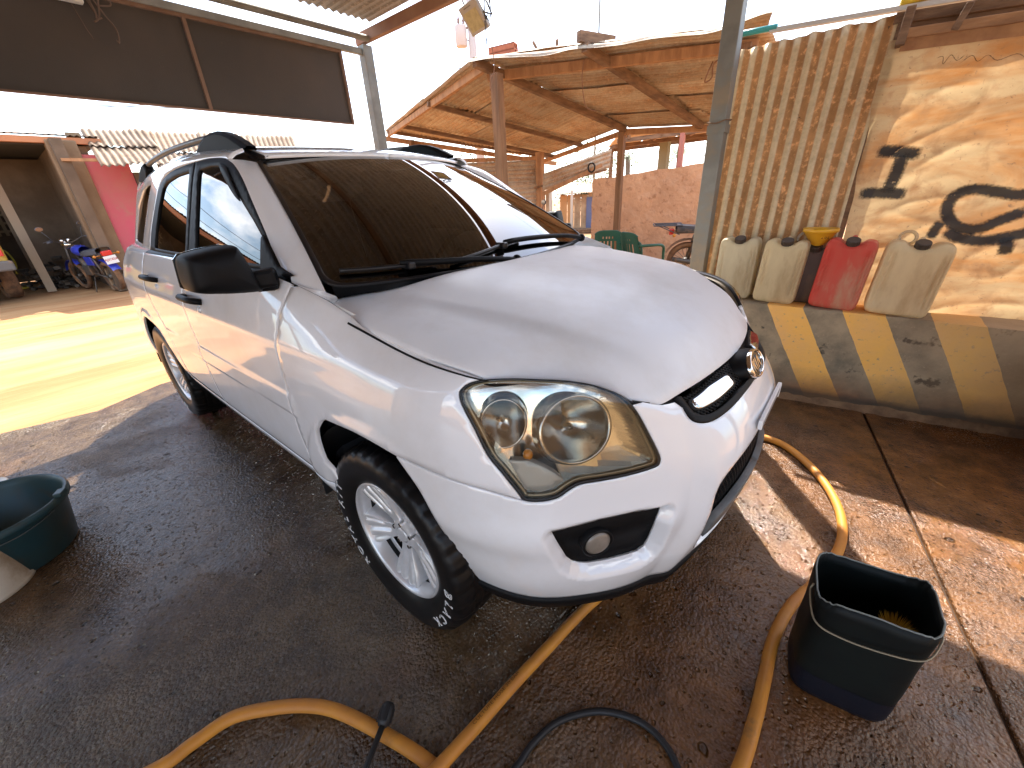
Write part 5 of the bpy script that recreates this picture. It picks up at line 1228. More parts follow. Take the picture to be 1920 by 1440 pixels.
timber(lerp(SA, SC, .42)+dn, lerp(SQ, SD, .42)+dn, .055, .07, m=WOOD_D, nm='rafter'); timber(lerp(SA, SC, .8)+dn, lerp(SQ, SD, .8)+dn, .055, .07, m=WOOD_D, nm='rafter')
timber(SQ+dn*1.6, SQ2+dn*1.6, .07, .09, m=PALE_O); timber(SD+dn*1.6, SQ+dn*1.6, .06, .08, m=PALE_O); timber(SC+Vector((-.1, -.1, -.12)), SD+Vector((.3, .25, -.14)), .07, .09, m=PALE_O); timber(SC+Vector((.1, -.1, -.02)), SD+Vector((.3, .25, -.02)), .05, .06, m=WOOD_D)
br_ = MB(); br_.bar(lerp(SB, SQ2, .45)+Vector((-.5, 0, -.05)), Vector((-1.15, 6.9, 2.05)), .05, .05); obj('brace', br_, WOOD_D, sh)
RW = mat("rust_wire", (.22, .11, .06), .8)
for pts_, r_ in (([(-1.95, 3.62, 2.76), (-2.02, 3.70, 2.6), (-2.05, 3.85, 2.35), (-1.98, 4.0, 2.30)], .006), ([(-.75, 4.35, 2.62), (-.78, 4.3, 2.5), (-.80, 4.33, 2.44), (-.74, 4.36, 2.48), (-.72, 4.32, 2.6), (-.5, 4.3, 2.66)], .008), ([(-2.86, 3.12, 2.72), (-2.84, 3.0, 2.66), (-2.9, 3.05, 2.55), (-2.86, 3.1, 2.78), (-2.8, 3.0, 2.98)], .005)):
    wr = MB(); wr.tube(smooth_path(pts_, 6), r_, 5); obj('hanging_wire', wr, RW, sh)
sb = thing('hollow_brick', 'red hollow clay brick lying on the shed roof corner', 'brick', (-3.02, 3.48, 2.95))
BRICK = mat("red_clay_brick", (.42, .14, .075), .9, col2=(.34, .11, .06), scale=12)
bm_ = MB(); bm_.box((0, 0, .06), (.34, .15, .012)); bm_.box((0, 0, .118), (.34, .15, .012)); bm_.box((0, 0, .003), (.34, .15, .012))
for yy in (-.069, 0, .069): bm_.box((0, yy, .06), (.338, .012, .12))
obj('brick_shell', bm_, BRICK, sb); sb.rotation_euler = (.05, -.05, .35)
for nm, a, b in (('roof_stick', (-2.62, 3.75, 2.90), (-2.74, 3.72, 3.10)), ('roof_stick', (-2.45, 3.8, 2.9), (-2.45, 3.82, 3.08))):
    mb = MB(); mb.bar(a, b, .025, .03); tag(obj(nm, mb, WOOD_D), 'short stick standing up from the shed roof, '+('leaning' if a[0] < -2.5 else 'upright'), 'stick')
# corrugated fence and fallen sheet
fn = thing('iron_fence', 'rusty fence of horizontal corrugated iron under the shed eave', 'fence', (-6.15, 6.2, 0), world=True)
for z0, z1, s in ((1.62, 2.12, 3), (1.12, 1.66, 7)):
    corrugated('iron_sheet', IRON_R, fn, (-7.25, 5.2, z0), (.0, 0, z1-z0), (2.08, 1.92, -.03), 0, 22, .09, .014, .02, s)
for k in range(2): pass
timber((-7.3, 5.18, 2.17), (-5.1, 7.2, 2.13), .05, .08, PALE_O, 'rail', fn); timber((-7.3, 5.2, 1.08), (-5.1, 7.2, 1.06), .04, .06, WOOD_B, 'rail', fn)
fs = corrugated('fallen_roof_sheet', IRON_R, None, (-4.98, 7.02, 1.44), (.03, .0, .36), (1.28, .78, .40), 0, 20, .085, .013, .03, 21.); tag(fs, 'loose rusty iron sheet hanging aslant between two posts', 'iron sheet')
for nm, a, b, lab in (('loose_plank', (-4.95, 6.98, 1.38), (-3.85, 7.72, 1.90), 'long plank hanging aslant under the loose iron sheet'), ('loose_plank', (-5.2, 7.0, 1.52), (-3.75, 7.75, 1.80), 'thin dark plank crossing the loose iron sheet')):
    mb = MB(); mb.bar(a, b, .03, .085 if 'long' in lab else .045); tag(obj(nm, mb, PALE_O if 'long' in lab else WOOD_B, bevel=.003), lab, 'plank')
td = MB(); td.tube([Vector((-4.0, 7.52, 1.86))+Vector((.06*math.cos(a), .04*math.cos(a), .09*math.sin(a))) for a in np.linspace(0, 2*math.pi, 24)[:-1]], .018, 8, closed=True); tag(obj('rubber_ring', td, RUBBER), 'dark rubber ring hung on the slanting plank', 'ring')
# orange plastered wall
OP = mat("orange_plaster", (.62, .365, .215), .95, col2=(.52, .30, .175), scale=1.6, bump=1.0, bscale=11, bdist=.03, dirt=(.38, .20, .11), dscale=9, dlo=.55, dhi=.66)
ow = MB()
def owf(u, v):
    x = -3.66+3.0*u; y = 6.98+1.12*u; top = 1.60+.26*u+.03*mnoise.noise(Vector((u*9, 0, 0))); return (x+.02*mnoise.noise(Vector((u*14, v*8, 1))), y-.02*mnoise.noise(Vector((u*14, v*8, 5))), top*v)
ow.grid(60, 30, owf); ow.grid(60, 3, lambda u, v: tuple(Vector(owf(u, 1))+Vector((-.06, .13, 0))*v)); ow.grid(2, 30, lambda u, v: tuple(Vector(owf(0, v))+Vector((-.06, .13, 0))*u)); 
tag(obj('plaster_wall', ow, OP), 'rough orange plastered wall under the shed roof', 'wall')
# pale lean-to roof beyond
lt = thing('lean_to', 'pale lean-to roof with dark rafters beyond the orange wall', 'shed', (-2.8, 9, 0), world=True)
PALE = mat("pale_dusty_iron", (.62, .46, .30), .7, col2=(.50, .33, .20), scale=3)
l0, l1, l2, l3 = Vector((-3.6, 7.9, 2.44)), Vector((-.7, 8.7, 2.52)), Vector((-5.2, 10.6, 2.50)), Vector((-1.9, 11.8, 2.62))
for k in range(4):
    a0 = lerp(l0, l1, k/4); a1 = lerp(l0, l1, (k+1)/4+.02); b0 = lerp(l2, l3, k/4); me_ = MB(); me_.grid(2, 2, lambda u, v: tuple(a0.lerp(a1, u)+(b0-a0)*v)); obj('roof_sheet', corrugated('roof_sheet', PALE, lt, a0, a1-a0, b0-a0, 0, 6, .08, .010, .015, k).data, None, lt) if False else corrugated('roof_sheet', PALE, lt, a0, a1-a0, b0-a0, 0, 6, .08, .010, .015, float(k))
for t in (.08, .3, .55, .8): timber(lerp(l0, l1, t)+Vector((0, 0, -.05)), lerp(l2, l3, t)+Vector((0, 0, -.05)), .05, .08, WOOD_B, 'rafter', lt)
for t in (.02, .5, .98): timber(lerp(l0, l2, t)+Vector((0, 0, -.10)), lerp(l1, l3, t)+Vector((0, 0, -.10)), .06, .08, WOOD_D, 'purlin', lt)
timber((-2.35, 8.3, 0), (-2.35, 8.3, 2.45), .09, None, mat("pink_post", (.40, .16, .12), .8), 'post', lt); timber((-3.5, 10.4, 0), (-3.5, 10.4, 2.5), .22, None, mat("green_grey_post", (.26, .25, .17), .9), 'post', lt); timber((-3.1, 10.4, 0), (-3.1, 10.4, 2.5), .10, None, WOOD_D, 'post', lt); timber((-5.0, 10.4, 0), (-5.0, 10.4, 2.5), .08, None, WOOD_D, 'post', lt); timber((-1.5, 10.9, 0), (-1.5, 10.9, 2.5), .09, None, WOOD_D, 'post', lt)
# plank shacks in the distance
def shack(nm, lab, O, d, L, hgt, n, mats, roofm, door=None, depth=2.2):
    r = thing(nm, lab, 'shack', O, world=True); O = Vector(O); d = Vector(d).normalized(); nrm = Vector((d.y, -d.x, 0))
    if nrm.y > 0: nrm = -nrm
    for k in range(n):
        w = L/n; mb = MB(); h = hgt+random.uniform(-.04, .04); c = O+d*(w*(k+.5))+nrm*random.uniform(-.01, .015); mb.box((c.x, c.y, h/2), (w*.94, .025, h), rz=math.atan2(d.y, d.x)); obj('plank', mb, random.choice(mats), r)
    for e in (0, L):
        mb = MB(); c = O+d*e-nrm*depth/2; mb.box((c.x, c.y, hgt/2), (.03, depth, hgt), rz=math.atan2(d.y, d.x)); obj('side_wall', mb, mats[0], r)
    k = max(2, int(L/.9))
    for q in range(k):
        a = O+d*(L*q/k-.1)+nrm*.35+Vector((0, 0, hgt+.02)); corrugated('roof_sheet', roofm, r, a, d*(L/k+.06), -nrm*(depth+.5)+Vector((0, 0, .42)), 0, 6, .09, .012, .01, q+L)
    if door:
        e, w, h, m = door; c = O+d*e+nrm*.04; dr = MB(); dr.box((c.x, c.y, h/2+.1), (w, .04, h), rz=math.atan2(d.y, d.x)); do = obj('shutter_door', dr, m, r)
        for s in range(12):
            sm = MB(); c2 = c+nrm*.024; sm.box((c2.x, c2.y, .16+h*(s+.5)/12), (w*.94, .02, h/12*.55), rz=math.atan2(d.y, d.x)); obj('slat', sm, m, do)
    return r
PL = [mat("shack_plank_a", (.36, .235, .13), .9, col2=(.26, .16, .09), scale=3), mat("shack_plank_b", (.44, .30, .18), .9, col2=(.30, .19, .11), scale=3), mat("shack_plank_c", (.24, .15, .09), .9, col2=(.34, .22, .13), scale=3)]
BLUE = mat("faded_blue_shutter", (.13, .15, .25), .8)
shack('plank_shack', 'weathered plank shack with pale iron roof behind the fence', (-10.9, 10.9, 0), (.79, .61, 0), 2.9, 1.42, 14, PL, PALE)
shack('shuttered_stall', 'orange stall with a faded blue slatted shutter beside the plank shack', (-8.35, 12.95, 0), (.88, .47, 0), 2.6, 1.32, 10, [mat("stall_orange", (.46, .24, .10), .9), PL[1]], PALE, (1.2, .42, 1.05, BLUE))
stp = MB(); stp.box((-7.6, 12.6, .06), (3.2, .7, .12), rz=.5); tag(obj('step', stp, MORTAR, bevel=.01), kind='structure')
for i, (x, y) in enumerate(((-8.5, 12.5), (-7.72, 12.75))):
    mb = MB(); mb.bar((x, y, 0), (x, y, 1.45), .09 if i == 0 else .07); tag(obj('verandah_post', mb, mat("whitewashed_post", (.50, .44, .36), .85)), 'pale square post in front of the stall, '+('by the plank shack' if i == 0 else 'before the blue shutter'), 'post')
# utility pole with transformer, thin mast, wires
up_ = thing('utility_pole', 'grey concrete utility pole carrying a round transformer', 'pole', (-9.93, 10.32, 0), world=True)
um = MB(); um.cyl((-9.93, 10.32, 0), (-9.93, 10.32, 9.2), .15, .10, 16); obj('shaft', um, mat("pale_concrete_pole", (.46, .40, .38), .9), up_)
ut = MB(); ut.lathe([(.001, 0), (.16, 0), (.18, .02), (.18, .50), (.17, .53), (.001, .55)], 24, Matrix.Translation((-10.17, 10.08, 5.68))); uo = obj('transformer', ut, mat("pale_grey_tank", (.50, .44, .42), .6), up_)
ub_ = MB()
for k in range(3): ub_.lathe([(.03, 0), (.05, .03), (.03, .06), (.05, .09), (.03, .12), (.02, .2)], 10, Matrix.Translation((-10.17+.1*math.cos(k*2.1+.8), 10.08+.1*math.sin(k*2.1+.8), 6.23)))
ub_.bar((-10.2, 10.1, 6.05), (-9.9, 10.3, 5.7), .03); ub_.bar((-10.1, 10.2, 6.15), (-9.9, 10.3, 6.15), .05); obj('insulators', ub_, mat("brown_insulator", (.22, .13, .10), .4), uo)
ma = MB(); ma.cyl((-6.3, 11.8, 0), (-6.3, 11.8, 8.5), .035, .025, 8); tag(obj('mast', ma, STEEL), 'thin dark mast rising behind the shed roof', 'mast')
def wire(nm, a, b, sag, lab, r=.012):
    a = Vector(a); b = Vector(b); mb = MB(); mb.tube([a.lerp(b, t)+Vector((0, 0, -sag*4*t*(1-t))) for t in np.linspace(0, 1, 24)], r, 5, caps=False); tag(obj(nm, mb, mat("overhead_wire", (.06, .06, .065), .6)), lab, 'wire', 'overhead wires')
wire('overhead_wire', (-30, -1.6, 5.9), (-9.93, 10.32, 5.2), .5, 'dark overhead wire running to the utility pole')
wire('overhead_wire', (-26, -22, 6.2), (-21, 8, 5.9), .5, 'upper of two slack wires over the road at the left', .014); wire('overhead_wire', (-26, -22, 5.7), (-21, 8, 5.35), .5, 'lower of two slack wires over the road at the left', .014)
wire('overhead_wire', (-9.93, 10.32, 8.8), (20, 22, 8.4), .8, 'high wire leaving the utility pole to the right')
# far greenery: a palm, bushes
LEAF = mat("palm_leaf", (.09, .14, .05), .6, col2=(.13, .17, .06), scale=5); TRUNK = mat("grey_trunk", (.17, .13, .10), .9)
def palm(x, y, h, n, lab, s):
    rnd = random.Random(s); r = thing('palm_tree', lab, 'palm', (x, y, 0)); t = MB(); t.tube(smooth_path([(0, 0, 0), (.1, .05, h*.5), (.02, .1, h)], 6), [.16]*7+[.12]*6, 10); obj('trunk', t, TRUNK, r); c = MB()
    for k in range(n):
        a = k*2.4+rnd.random()*.5; L = rnd.uniform(1.6, 2.3); el = rnd.uniform(-.3, 1.0); P = []
        for q in range(12):
            u = q/11; P.append(Vector((.02+math.cos(a)*L*u*math.cos(el*(1-u*.4)), .1+math.sin(a)*L*u*math.cos(el*(1-u*.4)), h+L*u*math.sin(el)-1.1*u*u*L*.6)))
        for q in range(11):
            d = (P[q+1]-P[q]).normalized(); sd_ = d.cross(Vector((0, 0, 1))).normalized()
            for sg in (-1, 1):
                for f in (0., .5):
                    p = P[q].lerp(P[q+1], f); tip = p+sd_*sg*.50*math.sin(.3+2.5*(q+f)/11)+d*.22-Vector((0, 0, .16)); c.add([p, p+d*.035, tip], [(0, 1, 2)])
    obj('crown', c, LEAF, r)
palm(-5.6, 17.5, 2.6, 16, 'palm tree seen under the lean-to roof', 3); palm(-9.5, 21.0, 2.9, 16, 'second palm farther off behind the loose iron sheet', 5)
def bush(nm, x, y, z0, rx, rz_, n, lab, col, s, cat='bush'):
    rnd = random.Random(s); r = thing(nm, lab, cat, (x, y, 0)); t = MB(); t.tube([(0, 0, 0), (.05, 0, z0+.2)], [.12, .06], 8); obj('trunk', t, TRUNK, r); c = MB()
    cl = [(rnd.uniform(-.7, .7), rnd.uniform(-.7, .7), rnd.uniform(-.6, .7)) for _ in range(14)]
    for k in range(n):
        q = cl[k % 14]; v = Vector((rnd.gauss(0, .3), rnd.gauss(0, .3), rnd.gauss(0, .28)))+Vector(q); p = Vector((v.x*rx, v.y*rx, z0+rz_+v.z*rz_)); a = rnd.uniform(0, 6.28); l = rnd.uniform(.08, .16); d = Vector((math.cos(a), math.sin(a), rnd.uniform(-.6, .4)))*l; w = d.cross(Vector((rnd.random(), rnd.random(), 1))).normalized()*l*.4; c.add([p, p+d*.5+w, p+d, p+d*.5-w], [(0, 1, 2, 3)])
    obj('crown', c, col, r)
GREEN = mat("bush_leaf", (.10, .16, .035), .6, col2=(.06, .10, .025), scale=3)
bush('leafy_bush', -8.6, 15.6, .6, 1.3, .75, 2600, 'bright green bush behind the stall roof', GREEN, 2); bush('leafy_tree', -12.5, 13.5, 1.0, 1.4, 1.0, 2600, 'dark green tree beyond the rusty fence', GREEN, 6, 'tree'); bush('leafy_tree', -13, 24, 1.0, 3, 1.6, 2500, 'distant tree on the skyline behind the shed', GREEN, 9, 'tree')

# ---------------------------------------------------------------- buildings across the yard at the left
lbm = thing('workshop', 'dim open-fronted workshop under a brown roof with an orange fascia', 'building', (-12, -3, 0), world=True)
FASC = mat("orange_fascia", (.50, .215, .10), .85, col2=(.42, .17, .08), scale=2); DWALL = mat("shade_brown_wall", (.115, .080, .052), .95, col2=(.17, .12, .08), scale=1.5, bump=.4, bscale=14); TWALL = mat("tan_mud_wall", (.27, .185, .11), .95, col2=(.20, .13, .075), scale=1.5, bump=.4, bscale=14)  # interior shade is put into the dark brown of the inner walls
PINK = mat("faded_pink_wall", (.56, .115, .16), .85, col2=(.50, .16, .16), scale=1.6, dirt=(.42, .22, .17), dscale=2.5, dlo=.55, dhi=.72)
def wb(nm, c, d, m, rz=0, par=lbm, bev=0): mb = MB(); mb.box(c, d, rz=rz); return obj(nm, mb, m, par, bevel=bev)
wb('fascia', (-10.93, -4.2, 2.72), (.12, 9.6, .10), FASC)
for k in range(7): corrugated('roof_sheet', IRON_L, lbm, (-10.85, .6-1.4*k, 2.80), (0, -1.45, 0), (-4.6, 0, .55), 0, 5, .09, .012, .01, 60.+k)
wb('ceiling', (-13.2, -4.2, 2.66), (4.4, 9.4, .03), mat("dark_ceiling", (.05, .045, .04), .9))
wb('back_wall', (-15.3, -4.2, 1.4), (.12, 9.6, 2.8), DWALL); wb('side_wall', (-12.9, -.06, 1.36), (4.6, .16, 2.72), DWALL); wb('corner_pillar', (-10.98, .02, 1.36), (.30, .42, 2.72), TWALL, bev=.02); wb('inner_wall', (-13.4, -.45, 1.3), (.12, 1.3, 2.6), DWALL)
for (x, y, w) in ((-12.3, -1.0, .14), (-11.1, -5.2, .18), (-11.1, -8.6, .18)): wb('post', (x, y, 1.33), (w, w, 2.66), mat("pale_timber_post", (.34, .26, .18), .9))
for k in range(9):
    mb = MB(); mb.box((-14.9, -1.15-.13*k, 1.75), (.02, .06, 1.3)); obj('screen_slat', mb, mat("slat_timber", (.30, .22, .13), .9) if k == 0 else bpy.data.materials["slat_timber"], lbm)
for k in range(7): mb = MB(); mb.box((-14.88, -1.7, 1.2+.18*k), (.02, 1.3, .05)); obj('screen_rail', mb, bpy.data.materials["slat_timber"], lbm)
pk = thing('pink_house', 'low house with a faded pink wall and corrugated iron roof at the left', 'house', (-11, 1.5, 0), world=True)
wb('wall', (-11.0, .56, 1.25), (.16, .66, 2.5), PINK, par=pk); wb('grey_wall', (-10.95, 2.35, 1.1), (.14, 2.9, 2.2), mat("dark_grey_wall", (.13, .105, .085), .95), par=pk); wb('gable', (-11.05, .26, 2.62), (.10, .2, .5), TWALL, par=pk)  # the wall beside the pink one is plain dark grey
rt0, rt1, re0, re1 = Vector((-11.5, .45, 2.98)), Vector((-10.7, 4.2, 2.98)), Vector((-9.95, .30, 2.28)), Vector((-8.9, 3.4, 1.72))
for k in range(4):
    for t0, t1 in ((0, .55), (.5, 1.06)):
        a = rt0.lerp(rt1, k/4); b = re0.lerp(re1, k/4); a2 = rt0.lerp(rt1, (k+1)/4+.02)
        corrugated('roof_sheet', IRON_L, pk, a.lerp(b, t0)+Vector((0, 0, .02 if t0 == 0 else 0)), a2-a, (b-a)*(t1-t0), 0, 10, .10, .016, .025, 80.+k*2+t0*3, ragged=.05)
mb = MB(); mb.bar((-10.6, -.1, 2.38), (-10.3, .75, 2.36), .05, .05); obj('rafter_end', mb, PALE_O, pk)
# heap of scrap in the shade
rn = random.Random(4); hp = MB()
for k in range(160):
    c = (-13.0+rn.gauss(0, .35), -.75+rn.gauss(0, .30), abs(rn.gauss(0, .20))+.02); hp.box(c, (rn.uniform(.03, .22), rn.uniform(.015, .09), rn.uniform(.01, .08)), rz=rn.uniform(0, 3), rx=rn.uniform(-.5, .5))
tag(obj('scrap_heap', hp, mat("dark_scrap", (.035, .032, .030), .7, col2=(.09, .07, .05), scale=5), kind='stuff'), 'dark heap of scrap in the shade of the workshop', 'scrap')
yp = thing('yellow_stand', 'yellow tubular stand at the back of the dim workshop', 'stand', (-13.7, -1.45, 0)); YEL = mat("yellow_enamel", (.50, .38, .04), .5); yp.scale = (.8, .8, .8)
mb = MB(); mb.tube([(0, 0, 0), (0, .02, 1.35)], .03, 8); mb.box((0, .02, 1.36), (.06, .22, .05)); obj('upright', mb, YEL, yp); mb = MB(); mb.tube(smooth_path([(0, .02, 1.1), (.02, .15, 1.0), (.02, .2, .7), (.02, .12, .4)], 5), .022, 8); obj('brace', mb, YEL, yp); mb = MB(); mb.box((0, .05, .02), (.3, .3, .04)); obj('foot', mb, YEL, yp)
# ---------------------------------------------------------------- jerrycans on the wall
def superrect(hx, hy, e, n=56):
    return [(hx*math.copysign(abs(math.cos(a))**e, math.cos(a)), hy*math.copysign(abs(math.sin(a))**e, math.sin(a))) for a in np.linspace(0, 2*math.pi, n+1)[:-1]]
def can_mat(nm, c1, c2, dirt):
    return add_translucency(mat(nm, c1, .5, col2=c2, scale=4, stretch=(1.5, 1.5, .5), dirt=dirt, dscale=5, dlo=.5, dhi=.72, spec=.35, bump=.12, bscale=30, bdist=.004), .38 if nm != 'brown_plastic' else .0)
CANS = {'pale': can_mat("dirty_cream_plastic", (.82, .68, .42), (.70, .56, .33), (.52, .36, .19)), 'grey': can_mat("greyish_plastic", (.74, .65, .45), (.62, .53, .35), (.46, .34, .19)),
        'red': can_mat("faded_red_plastic", (.75, .10, .07), (.68, .16, .10), (.62, .42, .26)), 'brown': can_mat("brown_plastic", (.10, .06, .045), (.07, .045, .035), (.16, .10, .06))}
CAP = mat("dark_brown_cap", (.050, .034, .024), .5); CLEAR = mat("milky_handle_plastic", (.62, .56, .44), .25, trans=.75, ior=1.3)
def jerrycan(lab, loc, rz, tilt, w, d, h, m, hoop=None, grp='plastic jerrycans lined up on the wall', nm='jerrycan'):
    r = thing(nm, lab, 'jerrycan', loc, rz, grp); r.rotation_euler = (tilt[0], tilt[1], rz)
    N = 132; rows = []
    prof = [(.0, .80), (.006, .90), (.02, .97), (.05, 1.), (.78*h, 1.0), (.86*h, .995), (.91*h, .98), (.95*h, .945), (.978*h, .88), (.992*h, .76), (h, .45), (h*1.002, .2), (h*1.002, .03)]
    zs = []
    for (z0, k0), (z1, k1) in zip(prof[:-1], prof[1:]):
        m_ = 10 if z1-z0 > .2 else 2
        for q in range(m_): t = q/m_; zs.append((z0+(z1-z0)*t, k0+(k1-k0)*t))
    zs.append(prof[-1]); base = superrect(1, 1, .25, N); V = []
    for z, k in zs:
        for (a, b) in base:
            x = a*w/2*k; y = b*d/2*k; zz = z
            # pressed ribs near both edges of the broad sides
            f = sst(.05, .09, z)*(1-sst(.80*h, .88*h, z))*abs(b)**2
            g = .011*math.exp(-((abs(x)-w*.35)/.007)**2)+.008*math.exp(-((abs(x)-w*.43)/.006)**2)
            y -= math.copysign(g*f, y)
            # valley in the shoulder where the spout sits, running front to back
            top = sst(.86*h, .97*h, z); zz -= .034*top*math.exp(-(x/(w*.21))**4)*sst(0, .02, z-.8*h)
            y += .004*math.sin(z*14+w*30)*(1-top)*b
            V.append((x, y, zz))
    mb = MB(); K = len(zs); F = [(j*N+i, j*N+(i+1) % N, (j+1)*N+(i+1) % N, (j+1)*N+i) for j in range(K-1) for i in range(N)]; F.append(tuple(reversed(range(N)))); F.append(tuple((K-1)*N+i for i in range(N))); mb.add(V, F, True)
    obj('body', mb, m, r)
    c = MB(); c.lathe([(.030, -.02), (.030, .004), (.001, .004)], 24, Matrix.Translation((0, -d*.30, h-.028)) @ Matrix.Rotation(rad(24), 4, 'X')); obj('spout', c, m, r)
    M = Matrix.Translation((0, -d*.30, h-.028)) @ Matrix.Rotation(rad(24), 4, 'X'); c = MB(); pr = [(.0345 if i % 2 else .0325) for i in range(40)]
    V = [(pr[i]*math.cos(2*math.pi*i/40), pr[i]*math.sin(2*math.pi*i/40), z) for z in (.004, .030) for i in range(40)]+[(.030*math.cos(2*math.pi*i/40), .030*math.sin(2*math.pi*i/40), .034) for i in range(40)]
    c.add(V, [(j*40+i, j*40+(i+1) % 40, (j+1)*40+(i+1) % 40, (j+1)*40+i) for j in range(2) for i in range(40)]+[tuple(80+i for i in range(40))], False, M); obj('cap', c, CAP, r)
    hb_ = MB(); hb_.tube(smooth_path([(0, -d*.12, h-.03), (0, -d*.05, h-.002), (0, d*.15, h+.006), (0, d*.32, h-.004), (0, d*.38, h-.03)], 5), .013, 10); obj('handle', hb_, m, r)
    if hoop:
        x, y, z, rr = hoop; t = MB(); t.tube([(x+rr*math.cos(a), y+.01*math.sin(a), z+rr*.92*math.sin(a)) for a in np.linspace(0, 2*math.pi, 30)[:-1]], .0085, 10, closed=True); obj('loop_handle', t, CLEAR, r)
    return r
jerrycan('greyish jerrycan beside the steel post, leftmost of the row', (.345, 1.905, .652), .04, (0, .0), .245, .17, .405, CANS['grey'])
jerrycan('dirty cream jerrycan with a loop handle, between the leftmost can and the yellow funnel', (.612, 1.885, .652), -.02, (0, .035), .245, .17, .40, CANS['pale'], (.075, .03, .405, .035))
jerrycan('faded red jerrycan with worn pale streaks, right of the yellow funnel', (.932, 1.880, .652), .0, (0, .05), .250, .17, .41, CANS['red'])
jerrycan('large cream jerrycan with a loop handle, right of the red jerrycan', (1.228, 1.872, .652), .02, (.0, .055), .285, .19, .405, CANS['pale'], (-.065, .02, .415, .036))
jerrycan('dark brown jerrycan standing behind the yellow funnel', (.775, 1.955, .652), .0, (0, .0), .20, .12, .36, CANS['brown'])
fu = thing('funnel', 'yellow plastic funnel stuck between the cream and red jerrycans', 'funnel', (.775, 1.93, .915), 0)
fm_ = MB(); fm_.lathe([(.010, 0), (.014, .05), (.022, .085), (.088, .178), (.094, .180), (.094, .200), (.090, .200), (.087, .184), (.020, .09), (.010, .05), (.008, 0)], 40); obj('cone', fm_, mat("yellow_funnel_plastic", (.70, .36, .02), .38, col2=(.60, .29, .02), scale=6), fu)
for k in range(3):
    me = text_mesh("20L"[k], .022, .0003); o = obj('inked_mark', me, bpy.data.materials['black_spray_paint'] if False else mat("faded_ink", (.12, .06, .02), .7), fu); o.matrix_basis = Matrix.Translation((.020+.016*k, -.0665, .150)) @ Matrix.Rotation(rad(52), 4, 'X')

# ---------------------------------------------------------------- hoses
HOSE = mat("orange_hose_rubber", (.58, .245, .035), .48, col2=(.50, .20, .04), scale=12, dirt=(.26, .13, .05), dscale=9, dlo=.60, dhi=.74, spec=.4)
BLKH = mat("black_hose_rubber", (.014, .014, .015), .5)
hr = .0185
h1 = MB(); P1 = smooth_path([(-.45, -2.25, hr), (-.28, -1.85, hr), (-.17, -1.62, hr), (-.155, -1.53, hr), (-.135, -1.435, hr), (-.06, -1.345, hr), (.02, -1.275, hr), (.11, -1.225, hr), (.26, -1.175, hr), (.42, -1.135, hr), (.62, -1.115, hr+.008), (.80, -1.16, hr)], 10)
h1.tube(P1, hr, 16); ho1 = obj('orange_hose', h1, HOSE); tag(ho1, 'orange hose curving across the wet floor at the bottom left', 'hose')
h2 = MB(); P2 = smooth_path([(.30, -1.95, hr), (.40, -1.50, hr), (.445, -1.22, hr+.03), (.455, -1.08, hr+.012), (.462, -.98, hr), (.475, -.85, hr), (.498, -.68, hr), (.515, -.55, hr), (.54, -.42, hr), (.62, -.1, hr), (.70, .35, hr), (.74, .75, hr), (.76, 1.02, hr), (.80, 1.10, hr), (.90, 1.09, hr), (1.0, 1.01, hr), (1.10, .875, hr), (1.175, .715, hr), (1.215, .545, hr), (1.215, .37, hr), (1.17, .16, hr), (1.105, -.02, hr), (1.075, -.20, hr), (1.075, -.36, hr), (1.075, -.50, hr), (1.065, -.66, hr), (1.02, -.95, hr), (.95, -1.4, hr)], 10)
h2.tube(P2, hr, 16); ho2 = obj('orange_hose', h2, HOSE); tag(ho2, 'long orange hose running under the car nose and back past the black bucket', 'hose')
# faint printing along the hose
pm2 = text_mesh("AGRICULTURE HOSE 30 BAR", .020, .0002); V = [v.co.copy() for v in pm2.vertices]
a_, b_ = Vector((.456, -1.06, 0)), Vector((.478, -.80, 0)); dd = (b_-a_).normalized(); sd2 = Vector((dd.y, -dd.x, 0)); mid_ = (a_+b_)/2; sc_ = .23/max(v.x for v in V)/2
for v, c in zip(pm2.vertices, V):
    th = (c.y*.8+.004)/hr; p = mid_+dd*(c.x*sc_)+sd2*(-(hr+.0006)*math.sin(th)+.0)+Vector((0, 0, hr+.0015+(hr+.0006)*math.cos(th))); v.co = p
obj('hose_printing', pm2, mat("hose_print", (.20, .085, .02), .7), ho2)
h3 = MB(); h3.tube(smooth_path([(.52, -1.35, .011), (.58, -1.12, .011), (.605, -1.0, .011), (.610, -.93, .011), (.632, -.85, .011), (.68, -.78, .011), (.74, -.728, .011), (.82, -.695, .011), (.89, -.70, .011), (.95, -.74, .011), (1.02, -.84, .011), (1.06, -1.05, .011)], 10), .0095, 12); tag(obj('black_hose', h3, BLKH), 'thin black hose looped on the wet floor between the orange hoses', 'hose')
gn = thing('spray_lance', 'black pressure washer lance lying across the left orange hose', 'spray lance', (.24, -1.14, .045), world=True)
ga_ = Vector((.235, -1.125, .062)); gb_ = Vector((.265, -1.172, .058)); gc_ = Vector((.335, -1.33, .016)); gd_ = Vector((.40, -1.49, .016))
mb = MB(); mb.tube([ga_, ga_.lerp(gb_, .1), ga_.lerp(gb_, .3), ga_.lerp(gb_, .8), gb_], [.012, .018, .020, .019, .013], 14); obj('nozzle_guard', mb, BLKH, gn)
for k in range(6):
    mb = MB(); a = k*math.pi/3; ax = (gb_-ga_).normalized(); u_ = ax.cross(Vector((0, 0, 1))).normalized(); v_ = ax.cross(u_); o_ = u_*math.cos(a)*.019+v_*math.sin(a)*.019; mb.bar(ga_.lerp(gb_, .25)+o_, ga_.lerp(gb_, .85)+o_, .006, .004); obj('grip_rib', mb, BLKH, gn)
mb = MB(); mb.tube([gb_, gc_, gd_], .0085, 10); obj('lance_tube', mb, mat("dark_lance_tube", (.035, .035, .036), .4, metal=.4), gn)

